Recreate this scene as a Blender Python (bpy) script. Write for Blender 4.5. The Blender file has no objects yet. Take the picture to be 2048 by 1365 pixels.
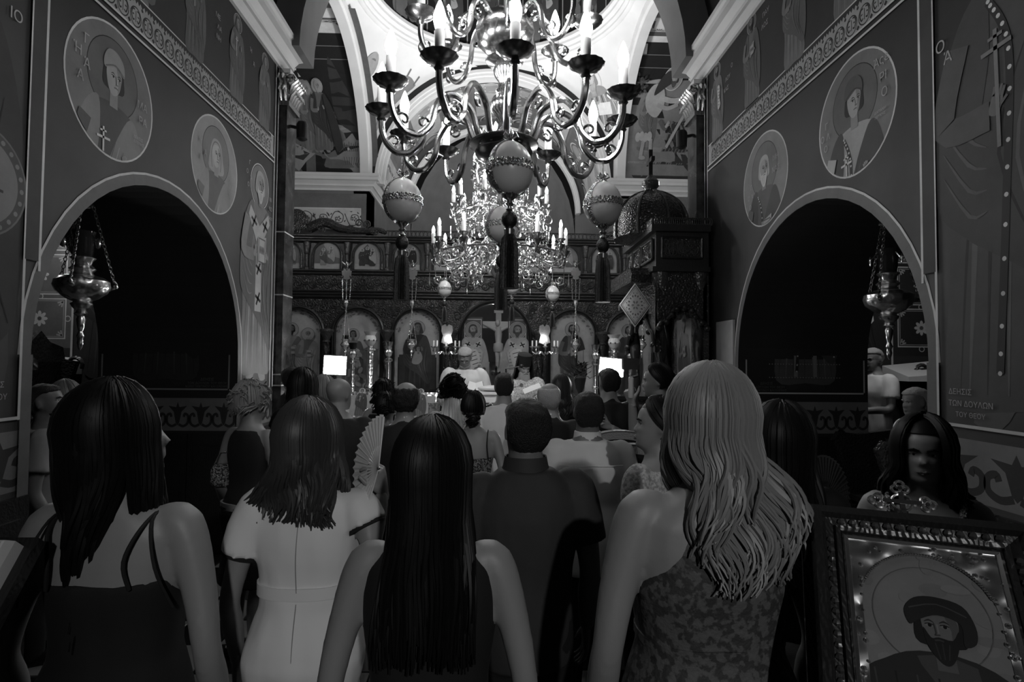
import bpy, bmesh, math, random
import numpy as np
from mathutils import Vector, Matrix, noise
R_ = math.radians
PI = math.pi
rnd = random.Random(7)
SC = bpy.context.scene
COL = SC.collection

# ------------------------------------------------------------ camera
FPX = 1150.0
CAM_Z = 1.8
CAM_ROT = (Matrix.Rotation(R_(-1.99), 3, 'Z') @ Matrix.Rotation(R_(90 + 1.97), 3, 'X')
           @ Matrix.Rotation(R_(0.5), 3, 'Z'))
cam_data = bpy.data.cameras.new('camera')
cam = bpy.data.objects.new('camera', cam_data)
COL.objects.link(cam)
cam.location = (0, 0, CAM_Z)
cam.rotation_euler = CAM_ROT.to_euler()
cam_data.sensor_width = 36.0
cam_data.lens = FPX / 2048 * 36.0
cam_data.clip_start = 0.02
SC.camera = cam

def P(px, py, Y):
    """the point of the church at nave depth Y that the photograph shows at pixel (px, py)"""
    d = CAM_ROT @ Vector(((px - 1024) / FPX, (682.5 - py) / FPX, -1.0))
    return Vector((0, 0, CAM_Z)) + d * (Y / d.y)

# ------------------------------------------------------------ world, lights, exposure
w = bpy.data.worlds.new('world')
SC.world = w
w.use_nodes = True
w.node_tree.nodes['Background'].inputs[0].default_value = (1, 1, 1, 1)
w.node_tree.nodes['Background'].inputs[1].default_value = 0.006
SC.view_settings.view_transform = 'Standard'
SC.view_settings.look = 'None'
SC.view_settings.gamma = 1.0
SC.view_settings.exposure = 0.0
SC.view_settings.use_curve_mapping = False
SC.cycles.use_denoising = True
SC.cycles.max_bounces = 6
SC.cycles.diffuse_bounces = 3
SC.cycles.glossy_bounces = 3
SC.cycles.transmission_bounces = 4
SC.cycles.caustics_reflective = False
SC.cycles.caustics_refractive = False
SC.cycles.sample_clamp_indirect = 3.0

def lamp(name, kind, loc, power, size=0.1, target=None, parent=None):
    d = bpy.data.lights.new(name, kind)
    d.energy = power
    o = bpy.data.objects.new(name, d)
    COL.objects.link(o)
    o.location = loc
    if kind == 'AREA':
        d.shape = 'SQUARE'
        d.size = size
    elif kind == 'POINT':
        d.shadow_soft_size = size
    elif kind == 'SPOT':
        d.shadow_soft_size = size
    if target is not None:
        o.rotation_euler = (Vector(target) - Vector(loc)).to_track_quat('-Z', 'Y').to_euler()
    if parent is not None:
        o.parent = parent
    return o

# the video light behind the photographer, and an added flood in mid-air brightening the dome
sp_ = lamp('video_light', 'SPOT', (0.95, -3.6, 3.5), 300.0, 0.07, (-0.1, 2.3, 1.2)).data
sp_.spot_size = R_(31); sp_.spot_blend = 0.8
lamp('dome_fill', 'AREA', (0.0, 8.9, 5.35), 135.0, 0.6, (0.0, 8.9, 9.0))
lamp('sanctuary_fill', 'POINT', (0.1, 11.35, 2.75), 7.0, 0.06)  # unseen lamp added to brighten the crucifix
lamp('transept_fill', 'POINT', (-3.6, 8.2, 4.6), 34.0, 0.1)  # a pair of unseen lamps added to lift the painted vaults
lamp('transept_fill', 'POINT', (3.6, 8.2, 4.6), 42.0, 0.1)
lamp('sanctuary_flood', 'AREA', (0.0, 11.6, 4.4), 45.0, 0.5, (0.0, 12.6, 7.0))
lamp('solea_fill', 'SPOT', (0.2, 4.0, 5.0), 420.0, 0.08, (0.1, 7.6, 1.5)).data.spot_size = R_(48)  # unseen spot added over the nave to brighten priests and icons
lamp('aisle_fill', 'POINT', (-4.5, 5.9, 3.2), 26.0, 0.1)  # unseen lamp added past the arch to brighten the aisle wall
lamp('aisle_fill', 'POINT', (3.88, 5.62, 3.0), 26.0, 0.1)  # likewise added, set to brighten the man in the polo shirt

# ------------------------------------------------------------ materials (everything neutral grey: a black and white picture)
def mat(name, base, rough=0.6, metal=0.0, emit=0.0, bump=None, noise_mix=None, spec=None, trans=0.0, alpha=None, coord='Object'):
    """bump=(scale, strength, kind); noise_mix=(scale, other grey, sharp)"""
    m = bpy.data.materials.new(name)
    m.use_nodes = True
    nt = m.node_tree
    b = nt.nodes['Principled BSDF']
    b.inputs['Base Color'].default_value = (base, base, base, 1)
    b.inputs['Roughness'].default_value = rough
    b.inputs['Metallic'].default_value = metal
    if spec is not None:
        b.inputs['Specular IOR Level'].default_value = spec
    if emit:
        b.inputs['Emission Color'].default_value = (1, 1, 1, 1)
        b.inputs['Emission Strength'].default_value = emit
    if trans:
        b.inputs['Transmission Weight'].default_value = trans
    if alpha is not None:
        b.inputs['Alpha'].default_value = alpha
    if bump or noise_mix:
        tc = nt.nodes.new('ShaderNodeTexCoord')
    if noise_mix:
        n = nt.nodes.new('ShaderNodeTexNoise')
        n.inputs['Scale'].default_value = noise_mix[0]
        n.inputs['Detail'].default_value = 5
        r = nt.nodes.new('ShaderNodeValToRGB')
        k = noise_mix[2]
        r.color_ramp.elements[0].position = 0.5 - k
        r.color_ramp.elements[1].position = 0.5 + k
        r.color_ramp.elements[0].color = (base, base, base, 1)
        o = noise_mix[1]
        r.color_ramp.elements[1].color = (o, o, o, 1)
        nt.links.new(tc.outputs[coord], n.inputs['Vector'])
        nt.links.new(n.outputs['Fac'], r.inputs['Fac'])
        nt.links.new(r.outputs['Color'], b.inputs['Base Color'])
    if bump:
        if bump[2] == 'noise':
            n = nt.nodes.new('ShaderNodeTexNoise')
            n.inputs['Detail'].default_value = 4
            out = n.outputs['Fac']
        elif bump[2] == 'voronoi':
            n = nt.nodes.new('ShaderNodeTexVoronoi')
            n.feature = 'SMOOTH_F1'
            out = n.outputs['Distance']
        else:
            n = nt.nodes.new('ShaderNodeTexWave')
            n.inputs['Distortion'].default_value = 9
            n.inputs['Detail'].default_value = 2
            out = n.outputs['Fac']
        n.inputs['Scale'].default_value = bump[0]
        bp = nt.nodes.new('ShaderNodeBump')
        bp.inputs['Strength'].default_value = bump[1]
        bp.inputs['Distance'].default_value = 0.01
        nt.links.new(tc.outputs[coord], n.inputs['Vector'])
        nt.links.new(out, bp.inputs['Height'])
        nt.links.new(bp.outputs['Normal'], b.inputs['Normal'])
    return m

def paint_mat(name, rough=0.6, gain=1.0, metal=0.0):
    """base colour comes from the mesh attribute 'g' (the painter's grey), with a little wear"""
    m = bpy.data.materials.new(name)
    m.use_nodes = True
    nt = m.node_tree
    b = nt.nodes['Principled BSDF']
    b.inputs['Roughness'].default_value = rough
    b.inputs['Metallic'].default_value = metal
    b.inputs['Specular IOR Level'].default_value = 0.25
    at = nt.nodes.new('ShaderNodeAttribute')
    at.attribute_name = 'g'
    tc = nt.nodes.new('ShaderNodeTexCoord')
    n = nt.nodes.new('ShaderNodeTexNoise')
    n.inputs['Scale'].default_value = 3.0
    n.inputs['Detail'].default_value = 8
    n.inputs['Roughness'].default_value = 0.7
    mr = nt.nodes.new('ShaderNodeMapRange')
    mr.inputs['From Min'].default_value = 0.25
    mr.inputs['From Max'].default_value = 0.75
    mr.inputs['To Min'].default_value = 0.72 * gain
    mr.inputs['To Max'].default_value = 1.22 * gain
    mx = nt.nodes.new('ShaderNodeVectorMath')
    mx.operation = 'MULTIPLY'
    nt.links.new(tc.outputs['Object'], n.inputs['Vector'])
    nt.links.new(n.outputs['Fac'], mr.inputs['Value'])
    nt.links.new(at.outputs['Color'], mx.inputs[0])
    nt.links.new(mr.outputs['Result'], mx.inputs[1])
    nt.links.new(mx.outputs[0], b.inputs['Base Color'])
    return m

M = {}
M['paint'] = paint_mat('fresco_paint', 0.65, 1.25)
M['icon'] = paint_mat('icon_paint', 0.35)
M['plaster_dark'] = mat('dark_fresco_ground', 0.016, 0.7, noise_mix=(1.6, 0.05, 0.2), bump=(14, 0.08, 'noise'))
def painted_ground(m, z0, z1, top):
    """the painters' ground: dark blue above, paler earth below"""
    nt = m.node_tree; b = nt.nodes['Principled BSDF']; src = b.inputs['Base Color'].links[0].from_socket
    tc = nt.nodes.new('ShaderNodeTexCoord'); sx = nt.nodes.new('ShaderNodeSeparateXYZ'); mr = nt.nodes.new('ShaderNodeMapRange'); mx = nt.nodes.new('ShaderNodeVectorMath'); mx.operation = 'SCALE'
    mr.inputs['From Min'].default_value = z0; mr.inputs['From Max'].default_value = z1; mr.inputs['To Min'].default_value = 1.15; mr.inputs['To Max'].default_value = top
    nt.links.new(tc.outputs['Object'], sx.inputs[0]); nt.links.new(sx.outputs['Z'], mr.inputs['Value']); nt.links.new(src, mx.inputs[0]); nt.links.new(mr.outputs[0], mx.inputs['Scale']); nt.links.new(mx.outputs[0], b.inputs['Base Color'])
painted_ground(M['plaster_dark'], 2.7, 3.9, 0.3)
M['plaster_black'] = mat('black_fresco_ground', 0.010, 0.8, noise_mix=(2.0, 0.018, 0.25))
M['plaster_mid'] = mat('grey_plaster', 0.14, 0.7, noise_mix=(3.0, 0.18, 0.2), bump=(20, 0.05, 'noise'))
M['plaster_white'] = mat('white_plaster', 0.72, 0.55, noise_mix=(2.5, 0.6, 0.3), bump=(16, 0.05, 'noise'))
M['marble_dark'] = mat('dark_marble', 0.02, 0.18, noise_mix=(9, 0.09, 0.18))
M['marble_pale'] = mat('pale_marble', 0.5, 0.15, noise_mix=(4, 0.4, 0.2))
M['wood_dark'] = mat('dark_walnut', 0.012, 0.32, noise_mix=(5, 0.022, 0.3), bump=(30, 0.15, 'wave'))
M['wood_carved'] = mat('carved_walnut', 0.016, 0.26, noise_mix=(10, 0.03, 0.3), bump=(52, 1.0, 'voronoi'))
M['wood_brown'] = mat('carved_walnut_brown', 0.035, 0.3, noise_mix=(8, 0.06, 0.3), bump=(40, 0.8, 'voronoi'))  # paler brown walnut for scrolls, ribs and capitals
M['brass'] = mat('polished_brass', 0.88, 0.2, 1.0)
M['brass_dark'] = mat('aged_brass', 0.42, 0.24, 1.0)
M['silver'] = mat('chased_silver', 0.8, 0.27, 1.0, bump=(24, 0.9, 'voronoi'))
M['silver_plain'] = mat('polished_silver', 0.82, 0.22, 1.0)
M['iron'] = mat('black_iron', 0.015, 0.4)
M['bulb'] = mat('lit_bulb', 1.0, 0.4, emit=70.0)
M['flame'] = mat('small_flame', 1.0, 0.4, emit=14.0)
M['led'] = mat('lit_panel', 1.0, 0.4, emit=45.0)
M['candle'] = mat('candle_sleeve', 0.55, 0.5)
M['wax'] = mat('wax', 0.75, 0.45)
M['eggshell'] = mat('eggshell', 0.62, 0.3)
M['egg_trim'] = mat('beaded_trim', 0.4, 0.3, 0.8, bump=(150, 1.0, 'voronoi'))
M['tassel'] = mat('black_silk', 0.006, 0.5, bump=(120, 0.4, 'noise'))
M['glass'] = mat('clear_glass', 1.0, 0.03, trans=1.0)
M['glass_dark'] = mat('dark_glass_cup', 0.02, 0.08)
M['tile_white'] = mat('white_floor_marble', 0.30, 0.22, noise_mix=(3, 0.2, 0.3))
M['tile_black'] = mat('black_floor_marble', 0.012, 0.2)
M['skin'] = mat('skin', 0.24, 0.5, bump=(60, 0.04, 'noise'))
M['skin_dark'] = mat('tanned_skin', 0.15, 0.5, bump=(60, 0.04, 'noise'))
M['lip'] = mat('lip', 0.13, 0.4)
M['eye_white'] = mat('eye_white', 0.6, 0.15)
M['iris'] = mat('dark_iris', 0.01, 0.1)
M['hair_black'] = mat('black_hair', 0.004, 0.5, spec=0.22)
M['hair_brown'] = mat('brown_hair', 0.035, 0.45, spec=0.35)
M['hair_blonde'] = mat('blonde_hair', 0.19, 0.48)
M['hair_grey'] = mat('grey_hair', 0.36, 0.42)
M['hair_short_black'] = mat('cropped_black_hair', 0.008, 0.55, bump=(220, 0.8, 'noise'))
M['hair_short_grey'] = mat('cropped_grey_hair', 0.34, 0.5, bump=(220, 0.8, 'noise'))
M['cloth_black'] = mat('black_cloth', 0.006, 0.85, bump=(40, 0.05, 'noise'))
M['cloth_suit'] = mat('dark_suit_wool', 0.009, 0.8)
M['cloth_charcoal'] = mat('charcoal_shirt_cloth', 0.028, 0.75, bump=(25, 0.1, 'noise'))
M['cloth_white'] = mat('white_dress_cloth', 0.74, 0.7, bump=(18, 0.06, 'noise'))
M['cloth_linen'] = mat('white_linen', 0.62, 0.8, bump=(300, 0.15, 'noise'))
M['cloth_pale'] = mat('pale_shirt_cotton', 0.30, 0.8, bump=(22, 0.12, 'noise'))
M['vestment'] = mat('white_vestment', 0.6, 0.6, bump=(30, 0.1, 'noise'))
M['veil'] = mat('bridal_tulle', 0.8, 0.6)
M['cloth_lace'] = mat('dark_lace_dress', 0.03, 0.7, noise_mix=(48, 0.085, 0.035), bump=(60, 0.4, 'noise'))
M['lace_white'] = mat('white_lace', 0.55, 0.7, noise_mix=(70, 0.3, 0.06), bump=(60, 0.5, 'noise'))
M['sequin'] = mat('dark_sequins', 0.03, 0.25, noise_mix=(90, 0.25, 0.05), bump=(160, 1.0, 'voronoi'))
M['shoe'] = mat('black_leather', 0.008, 0.3)
M['paper'] = mat('paper', 0.7, 0.7)
M['velvet'] = mat('dark_velvet', 0.006, 0.9)
M['fringe'] = mat('pale_fringe', 0.17, 0.5, bump=(120, 0.8, 'noise'))

# ------------------------------------------------------------ mesh building
class MB:
    def __init__(s):
        s.v = []; s.f = []; s.m = []; s.g = []; s.n = 0
    def add(s, verts, faces, m=0, g=0.5):
        b = s.n
        s.v.extend([tuple(p) for p in verts])
        s.n += len(verts)
        for f in faces:
            s.f.append([i + b for i in f]); s.m.append(m); s.g.append(g)
        return s
    def box(s, x0, x1, y0, y1, z0, z1, m=0, X=None):
        vs = [(x0, y0, z0), (x1, y0, z0), (x1, y1, z0), (x0, y1, z0), (x0, y0, z1), (x1, y0, z1), (x1, y1, z1), (x0, y1, z1)]
        if X is not None:
            vs = [X @ Vector(p) for p in vs]
        return s.add(vs, [(0, 3, 2, 1), (4, 5, 6, 7), (0, 1, 5, 4), (1, 2, 6, 5), (2, 3, 7, 6), (3, 0, 4, 7)], m)
    def rings(s, rings, m=0, closed=True, cap=True, X=None):
        k = len(rings[0])
        vs = [p for r in rings for p in r]
        if X is not None:
            vs = [X @ Vector(p) for p in vs]
        fs = []
        for i in range(len(rings) - 1):
            for j in range(k if closed else k - 1):
                a, b = i * k + j, i * k + (j + 1) % k
                fs.append((a, b, b + k, a + k))
        if cap and closed:
            fs.append(tuple(range(k - 1, -1, -1)))
            fs.append(tuple(range((len(rings) - 1) * k, len(rings) * k)))
        return s.add(vs, fs, m)
    def tube(s, pts, r, n=6, m=0, cap=True, X=None):
        pts = [Vector(p) for p in pts]
        if not hasattr(r, '__len__'):
            r = [r] * len(pts)
        t = (pts[1] - pts[0]).normalized()
        up = Vector((0, 0, 1)) if abs(t.z) < 0.9 else Vector((1, 0, 0))
        a = t.cross(up).normalized()
        rings = []
        for i, p in enumerate(pts):
            if i == 0: d = pts[1] - pts[0]
            elif i == len(pts) - 1: d = pts[-1] - pts[-2]
            else: d = pts[i + 1] - pts[i - 1]
            if d.length < 1e-9: d = t
            d.normalize()
            a = a - d * a.dot(d)
            if a.length < 1e-6: a = d.orthogonal()
            a.normalize()
            b = d.cross(a)
            rings.append([p + (a * math.cos(2 * PI * j / n) + b * math.sin(2 * PI * j / n)) * r[i] for j in range(n)])
        return s.rings(rings, m, True, cap, X)
    def lathe(s, prof, n=16, at=(0, 0, 0), m=0, X=None):
        at = Vector(at)
        rings = [[at + Vector((r * math.cos(2 * PI * j / n), r * math.sin(2 * PI * j / n), z)) for j in range(n)] for r, z in prof]
        return s.rings(rings, m, True, True, X)
    def ball(s, c, rx, ry=None, rz=None, n=12, m=0, X=None):
        ry = ry or rx; rz = rz or rx
        k = max(4, n // 2)
        rings = []
        for i in range(k + 1):
            a = -PI / 2 + PI * i / k
            q = max(0.02, math.cos(a))
            rings.append([Vector(c) + Vector((rx * q * math.cos(2 * PI * j / n), ry * q * math.sin(2 * PI * j / n), rz * math.sin(a))) for j in range(n)])
        return s.rings(rings, m, True, True, X)
    def prism(s, poly, place, d0, d1, m=0):
        """poly: 2-D outline; place(u, v, d) -> point"""
        n = len(poly)
        vs = [place(u, v, d0) for u, v in poly] + [place(u, v, d1) for u, v in poly]
        fs = [tuple(range(n - 1, -1, -1)), tuple(range(n, 2 * n))]
        fs += [(i, (i + 1) % n, n + (i + 1) % n, n + i) for i in range(n)]
        return s.add(vs, fs, m)
    def arr(s):
        return s.v, s.f
    def mesh(s, name, mats, smooth=True, grey=False, fix=True):
        me = bpy.data.meshes.new(name)
        me.from_pydata(s.v, [], s.f)
        mats = mats if isinstance(mats, (list, tuple)) else [mats]
        for q in mats:
            me.materials.append(M[q] if isinstance(q, str) else q)
        if len(mats) > 1:
            me.polygons.foreach_set('material_index', s.m)
        if grey:
            at = me.attributes.new('g', 'FLOAT_COLOR', 'FACE')
            c = np.ones((len(s.f), 4), np.float32)
            c[:, :3] = np.array(s.g, np.float32)[:, None]
            at.data.foreach_set('color', c.ravel())
        if fix:
            bm = bmesh.new(); bm.from_mesh(me)
            bmesh.ops.recalc_face_normals(bm, faces=bm.faces)
            bm.to_mesh(me); bm.free()
        if smooth:
            me.polygons.foreach_set('use_smooth', [True] * len(me.polygons))
            try:
                me.set_sharp_from_angle(angle=R_(38))
            except Exception:
                pass
        me.update()
        return me
    def build(s, name, mats, parent=None, smooth=True, grey=False, fix=True):
        o = bpy.data.objects.new(name, s.mesh(name, mats, smooth, grey, fix))
        COL.objects.link(o)
        if parent is not None:
            o.parent = parent
        return o

ROOTS = {}
def tag(o, label, cat, group=None, kind=None):
    if label: o['label'] = label
    if cat: o['category'] = cat
    if group: o['group'] = group
    if kind: o['kind'] = kind
    return o
def thing(name, label, cat, loc=(0, 0, 0), rz=0.0, group=None):
    o = bpy.data.objects.new(name, None)
    COL.objects.link(o)
    o.location = loc
    o.rotation_euler = (0, 0, rz)
    o.empty_display_size = 0.05
    return tag(o, label, cat, group)
def struct(o):
    o['kind'] = 'structure'
    return o
def kids(o):
    return [c for c in bpy.data.objects if c.parent == o]
def dup(root, loc=None, rz=None, label=None, group=None, scale=None):
    r = root.copy(); COL.objects.link(r)
    if loc is not None: r.location = loc
    if rz is not None: r.rotation_euler = (0, 0, rz)
    if scale is not None: r.scale = (scale,) * 3
    if label: r['label'] = label
    if group: r['group'] = group
    for ch in KID.get(root.name, []):
        c = ch.copy(); COL.objects.link(c); c.parent = r
        for g in KID.get(ch.name, []):
            d = g.copy(); COL.objects.link(d); d.parent = c
    return r
KID = {}
def index_kids():
    KID.clear()
    for o in bpy.data.objects:
        if o.parent is not None:
            KID.setdefault(o.parent.name, []).append(o)

def spline(pts, k=6, closed=False):
    """Catmull-Rom through points of any dimension"""
    n = len(pts)
    out = []
    pts = [np.array(p, float) for p in pts]
    seg = n if closed else n - 1
    for i in range(seg):
        if closed:
            p0, p1, p2, p3 = pts[(i - 1) % n], pts[i], pts[(i + 1) % n], pts[(i + 2) % n]
        else:
            p0, p1, p2, p3 = pts[max(i - 1, 0)], pts[i], pts[i + 1], pts[min(i + 2, n - 1)]
        for j in range(k):
            t = j / k
            out.append(tuple(0.5 * (2 * p1 + (p2 - p0) * t + (2 * p0 - 5 * p1 + 4 * p2 - p3) * t * t + (3 * p1 - p0 - 3 * p2 + p3) * t ** 3)))
    if not closed:
        out.append(tuple(pts[-1]))
    return out
# ------------------------------------------------------------ painting: flat coloured outlines laid on a wall, vault or board
def circle_pts(cx, cy, rx, ry=None, n=40, a0=0.0):
    ry = rx if ry is None else ry
    return [(cx + rx * math.cos(a0 + 2 * PI * i / n), cy + ry * math.sin(a0 + 2 * PI * i / n)) for i in range(n)]

class Paint:
    def __init__(s, clip=None):
        s.p = []; s.clip = clip; s.T = None
    def _put(s, pts, g):
        if s.T is not None:
            pts = [s.T(u, v) for u, v in pts]
        if s.clip is not None:
            pts = clip_convex(pts, s.clip)
        if len(pts) >= 3:
            s.p.append((pts, g))
    def poly(s, pts, g, smooth=0):
        s._put(spline(pts, smooth, True) if smooth else list(pts), g); return s
    def ell(s, cx, cy, rx, ry, g, n=20, rot=0.0):
        c, d = math.cos(rot), math.sin(rot)
        s._put([(cx + c * x - d * y, cy + d * x + c * y) for x, y in circle_pts(0, 0, rx, ry, n)], g); return s
    def ring(s, cx, cy, r, wd, g, n=40, ry=None):
        k = 1.0 if ry is None else ry / r
        a = circle_pts(cx, cy, r, r * k, n); b = circle_pts(cx, cy, r - wd, (r - wd) * k, n)
        for i in range(n):
            j = (i + 1) % n
            s._put([a[i], a[j], b[j], b[i]], g)
        return s
    def stroke(s, pts, wd, g, smooth=0, taper=False):
        if smooth: pts = spline(pts, smooth)
        n = len(pts)
        L = []
        for i in range(n):
            x0, y0 = pts[max(0, i - 1)]; x1, y1 = pts[min(n - 1, i + 1)]
            dx, dy = x1 - x0, y1 - y0
            q = math.hypot(dx, dy) or 1.0
            h = wd / 2 * ((1 - 0.8 * abs(2 * i / (n - 1) - 1)) if taper else 1)
            L.append(((pts[i][0] - dy / q * h, pts[i][1] + dx / q * h), (pts[i][0] + dy / q * h, pts[i][1] - dx / q * h)))
        for i in range(n - 1):
            s._put([L[i][0], L[i + 1][0], L[i + 1][1], L[i][1]], g)
        return s
    def rect(s, x0, y0, x1, y1, g):
        s._put([(x0, y0), (x1, y0), (x1, y1), (x0, y1)], g); return s
    def frame(s, x0, y0, x1, y1, wd, g):
        s.rect(x0, y0, x1, y0 + wd, g); s.rect(x0, y1 - wd, x1, y1, g)
        s.rect(x0, y0 + wd, x0 + wd, y1 - wd, g); s.rect(x1 - wd, y0 + wd, x1, y1 - wd, g); return s
    def build(s, name, place, parent=None, mats='paint', eps=0.0002, base=0.001, cut=None, group_layers=True):
        """place(u, v, d) -> world point, d = height off the surface; cut = largest cell on curved surfaces"""
        mb = MB()
        lay = 0
        prev = None
        for i, (pts, g) in enumerate(s.p):
            if g != prev: lay += 1
            prev = g
            d = base + lay * eps
            if cut is None:
                mb.add([place(u, v, d) for u, v in pts], [list(range(len(pts)))], 0, g)
            else:
                for q in slice_poly(pts, cut):
                    mb.add([place(u, v, d) for u, v in q], [list(range(len(q)))], 0, g)
        o = mb.build(name, mats, parent, smooth=False, grey=True, fix=False)
        return o

def clip_half(pts, nx, ny, c):
    out = []
    n = len(pts)
    for i in range(n):
        a, b = pts[i], pts[(i + 1) % n]
        da = nx * a[0] + ny * a[1] - c; db = nx * b[0] + ny * b[1] - c
        if da <= 0: out.append(a)
        if (da < 0 < db) or (db < 0 < da):
            t = da / (da - db)
            out.append((a[0] + t * (b[0] - a[0]), a[1] + t * (b[1] - a[1])))
    return out

def clip_convex(pts, hull):
    n = len(hull)
    for i in range(n):
        if len(pts) < 3: return []
        (x0, y0), (x1, y1) = hull[i], hull[(i + 1) % n]
        nx, ny = y1 - y0, -(x1 - x0)
        pts = clip_half(pts, nx, ny, nx * x0 + ny * y0)
    return pts

def slice_poly(pts, cut):
    """triangulate an outline, then cut it along a grid so it can follow a curved wall"""
    from mathutils.geometry import tessellate_polygon
    tr = tessellate_polygon([[Vector((u, v, 0)) for u, v in pts]])
    out = []
    for t in tr:
        P3 = [pts[i] for i in t]
        lo = math.floor(min(p[1] for p in P3) / cut); hi = math.floor(max(p[1] for p in P3) / cut)
        for k in range(lo, hi + 1):
            q = P3
            if k > lo: q = clip_half(q, 0, -1, -k * cut)
            if k < hi: q = clip_half(q, 0, 1, (k + 1) * cut)
            if len(q) < 3: continue
            l2 = math.floor(min(p[0] for p in q) / cut); h2 = math.floor(max(p[0] for p in q) / cut)
            for j in range(l2, h2 + 1):
                r = q
                if j > l2: r = clip_half(r, -1, 0, -j * cut)
                if j < h2: r = clip_half(r, 1, 0, (j + 1) * cut)
                if len(r) >= 3: out.append(r)
    return out

def face(p, x, y, s, look=0.15, hair=0.03, skin=0.26, beard=None, cap=None, veil=None, dark=0.5):
    """an icon painter's face: s = head height; look shifts the features sideways"""
    if veil is not None:
        p.poly([(x - .62 * s, y - .7 * s), (x - .56 * s, y + .1 * s), (x - .34 * s, y + .62 * s), (x + .02 * s, y + .74 * s), (x + .38 * s, y + .6 * s), (x + .58 * s, y + .05 * s), (x + .66 * s, y - .7 * s)], veil, 4)
        p.stroke([(x - .36 * s, y - .6 * s), (x - .46 * s, y), (x - .25 * s, y + .5 * s), (x + .05 * s, y + .6 * s), (x + .3 * s, y + .45 * s), (x + .44 * s, y - .1 * s), (x + .4 * s, y - .6 * s)], .05 * s, veil * .45, 4)
    else:
        p.poly([(x - .42 * s, y - .35 * s), (x - .5 * s, y + .1 * s), (x - .34 * s, y + .55 * s), (x, y + .68 * s), (x + .36 * s, y + .54 * s), (x + .5 * s, y + .08 * s), (x + .44 * s, y - .35 * s)], hair, 4)
    p.poly([(x - .17 * s, y - .9 * s), (x - .17 * s, y - .2 * s), (x + .2 * s, y - .2 * s), (x + .22 * s, y - .9 * s)], skin * .7)
    p.poly([(x, y - .52 * s), (x - .22 * s, y - .36 * s), (x - .34 * s, y), (x - .33 * s, y + .3 * s), (x - .12 * s, y + .46 * s), (x + .16 * s, y + .46 * s), (x + .36 * s, y + .28 * s), (x + .36 * s, y), (x + .24 * s, y - .36 * s)], skin, 4)
    k = look * s
    p.poly([(x + .12 * s, y + .4 * s), (x + .34 * s, y + .26 * s), (x + .35 * s, y - .05 * s), (x + .2 * s, y - .38 * s), (x + .22 * s, y)], skin * .62, 3)
    for sx in (-1, 1):
        ex = x + k + sx * .15 * s
        p.stroke([(ex - .1 * s, y + .15 * s), (ex, y + .2 * s), (ex + .1 * s, y + .15 * s)], .045 * s, skin * .2, 3, True)
        p.ell(ex, y + .08 * s, .085 * s, .042 * s, skin * 1.25, 12)
        p.ell(ex + .01 * s, y + .082 * s, .04 * s, .042 * s, .006, 10)
        p.stroke([(ex - .09 * s, y + .1 * s), (ex, y + .125 * s), (ex + .09 * s, y + .09 * s)], .022 * s, .01, 2)
    p.stroke([(x + k * 1.2 - .05 * s, y + .14 * s), (x + k * 1.35 - .02 * s, y - .08 * s), (x + k * 1.4 - .05 * s, y - .13 * s), (x + k * 1.4 + .06 * s, y - .12 * s)], .03 * s, skin * .35, 3)
    p.stroke([(x + k * 1.2 + .01 * s, y + .12 * s), (x + k * 1.35 + .03 * s, y - .09 * s)], .03 * s, skin * 1.45)
    if beard is not None:
        p.poly([(x - .33 * s, y + .02 * s), (x - .3 * s, y - .35 * s), (x - .12 * s, y - .68 * s), (x + .05 * s, y - .78 * s), (x + .2 * s, y - .64 * s), (x + .33 * s, y - .3 * s), (x + .36 * s, y + .02 * s), (x + .22 * s, y - .2 * s), (x + k, y - .17 * s), (x - .2 * s, y - .2 * s)], beard, 3)
        for q in (-.14, 0, .14):
            p.stroke([(x + q * s, y - .3 * s), (x + q * .6 * s, y - .65 * s)], .025 * s, beard * .5 if beard > .1 else beard * 2.2)
    p.stroke([(x + k - .09 * s, y - .255 * s), (x + k, y - .235 * s), (x + k + .09 * s, y - .255 * s)], .035 * s, skin * .3, 3)
    if cap is not None:
        p.poly([(x - .42 * s, y + .22 * s), (x - .5 * s, y + .5 * s), (x - .3 * s, y + .85 * s), (x + .1 * s, y + .9 * s), (x + .44 * s, y + .66 * s), (x + .47 * s, y + .24 * s), (x + .1 * s, y + .42 * s)], cap, 4)
        p.stroke([(x - .42 * s, y + .26 * s), (x + .05 * s, y + .46 * s), (x + .46 * s, y + .28 * s)], .05 * s, cap * .5, 4)

def hand(p, x, y, s, g, rot=0.0):
    c, d = math.cos(rot), math.sin(rot)
    q = lambda a, b: (x + (c * a - d * b) * s, y + (d * a + c * b) * s)
    p.poly([q(-.35, -.8), q(.35, -.8), q(.45, .2), q(.3, .5), q(-.3, .5), q(-.45, .1)], g, 3)
    for i, (a, l) in enumerate(((-.34, .75), (-.12, .95), (.12, .95), (.33, .75))):
        p.stroke([q(a, .35), q(a * 1.15, .5 + l * .6)], .2 * s, g)
        p.stroke([q(a + .11, .3), q(a * 1.15 + .11, .5 + l * .5)], .04 * s, g * .35)
    p.stroke([q(.4, -.2), q(.75, .35)], .2 * s, g * .9)

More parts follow.
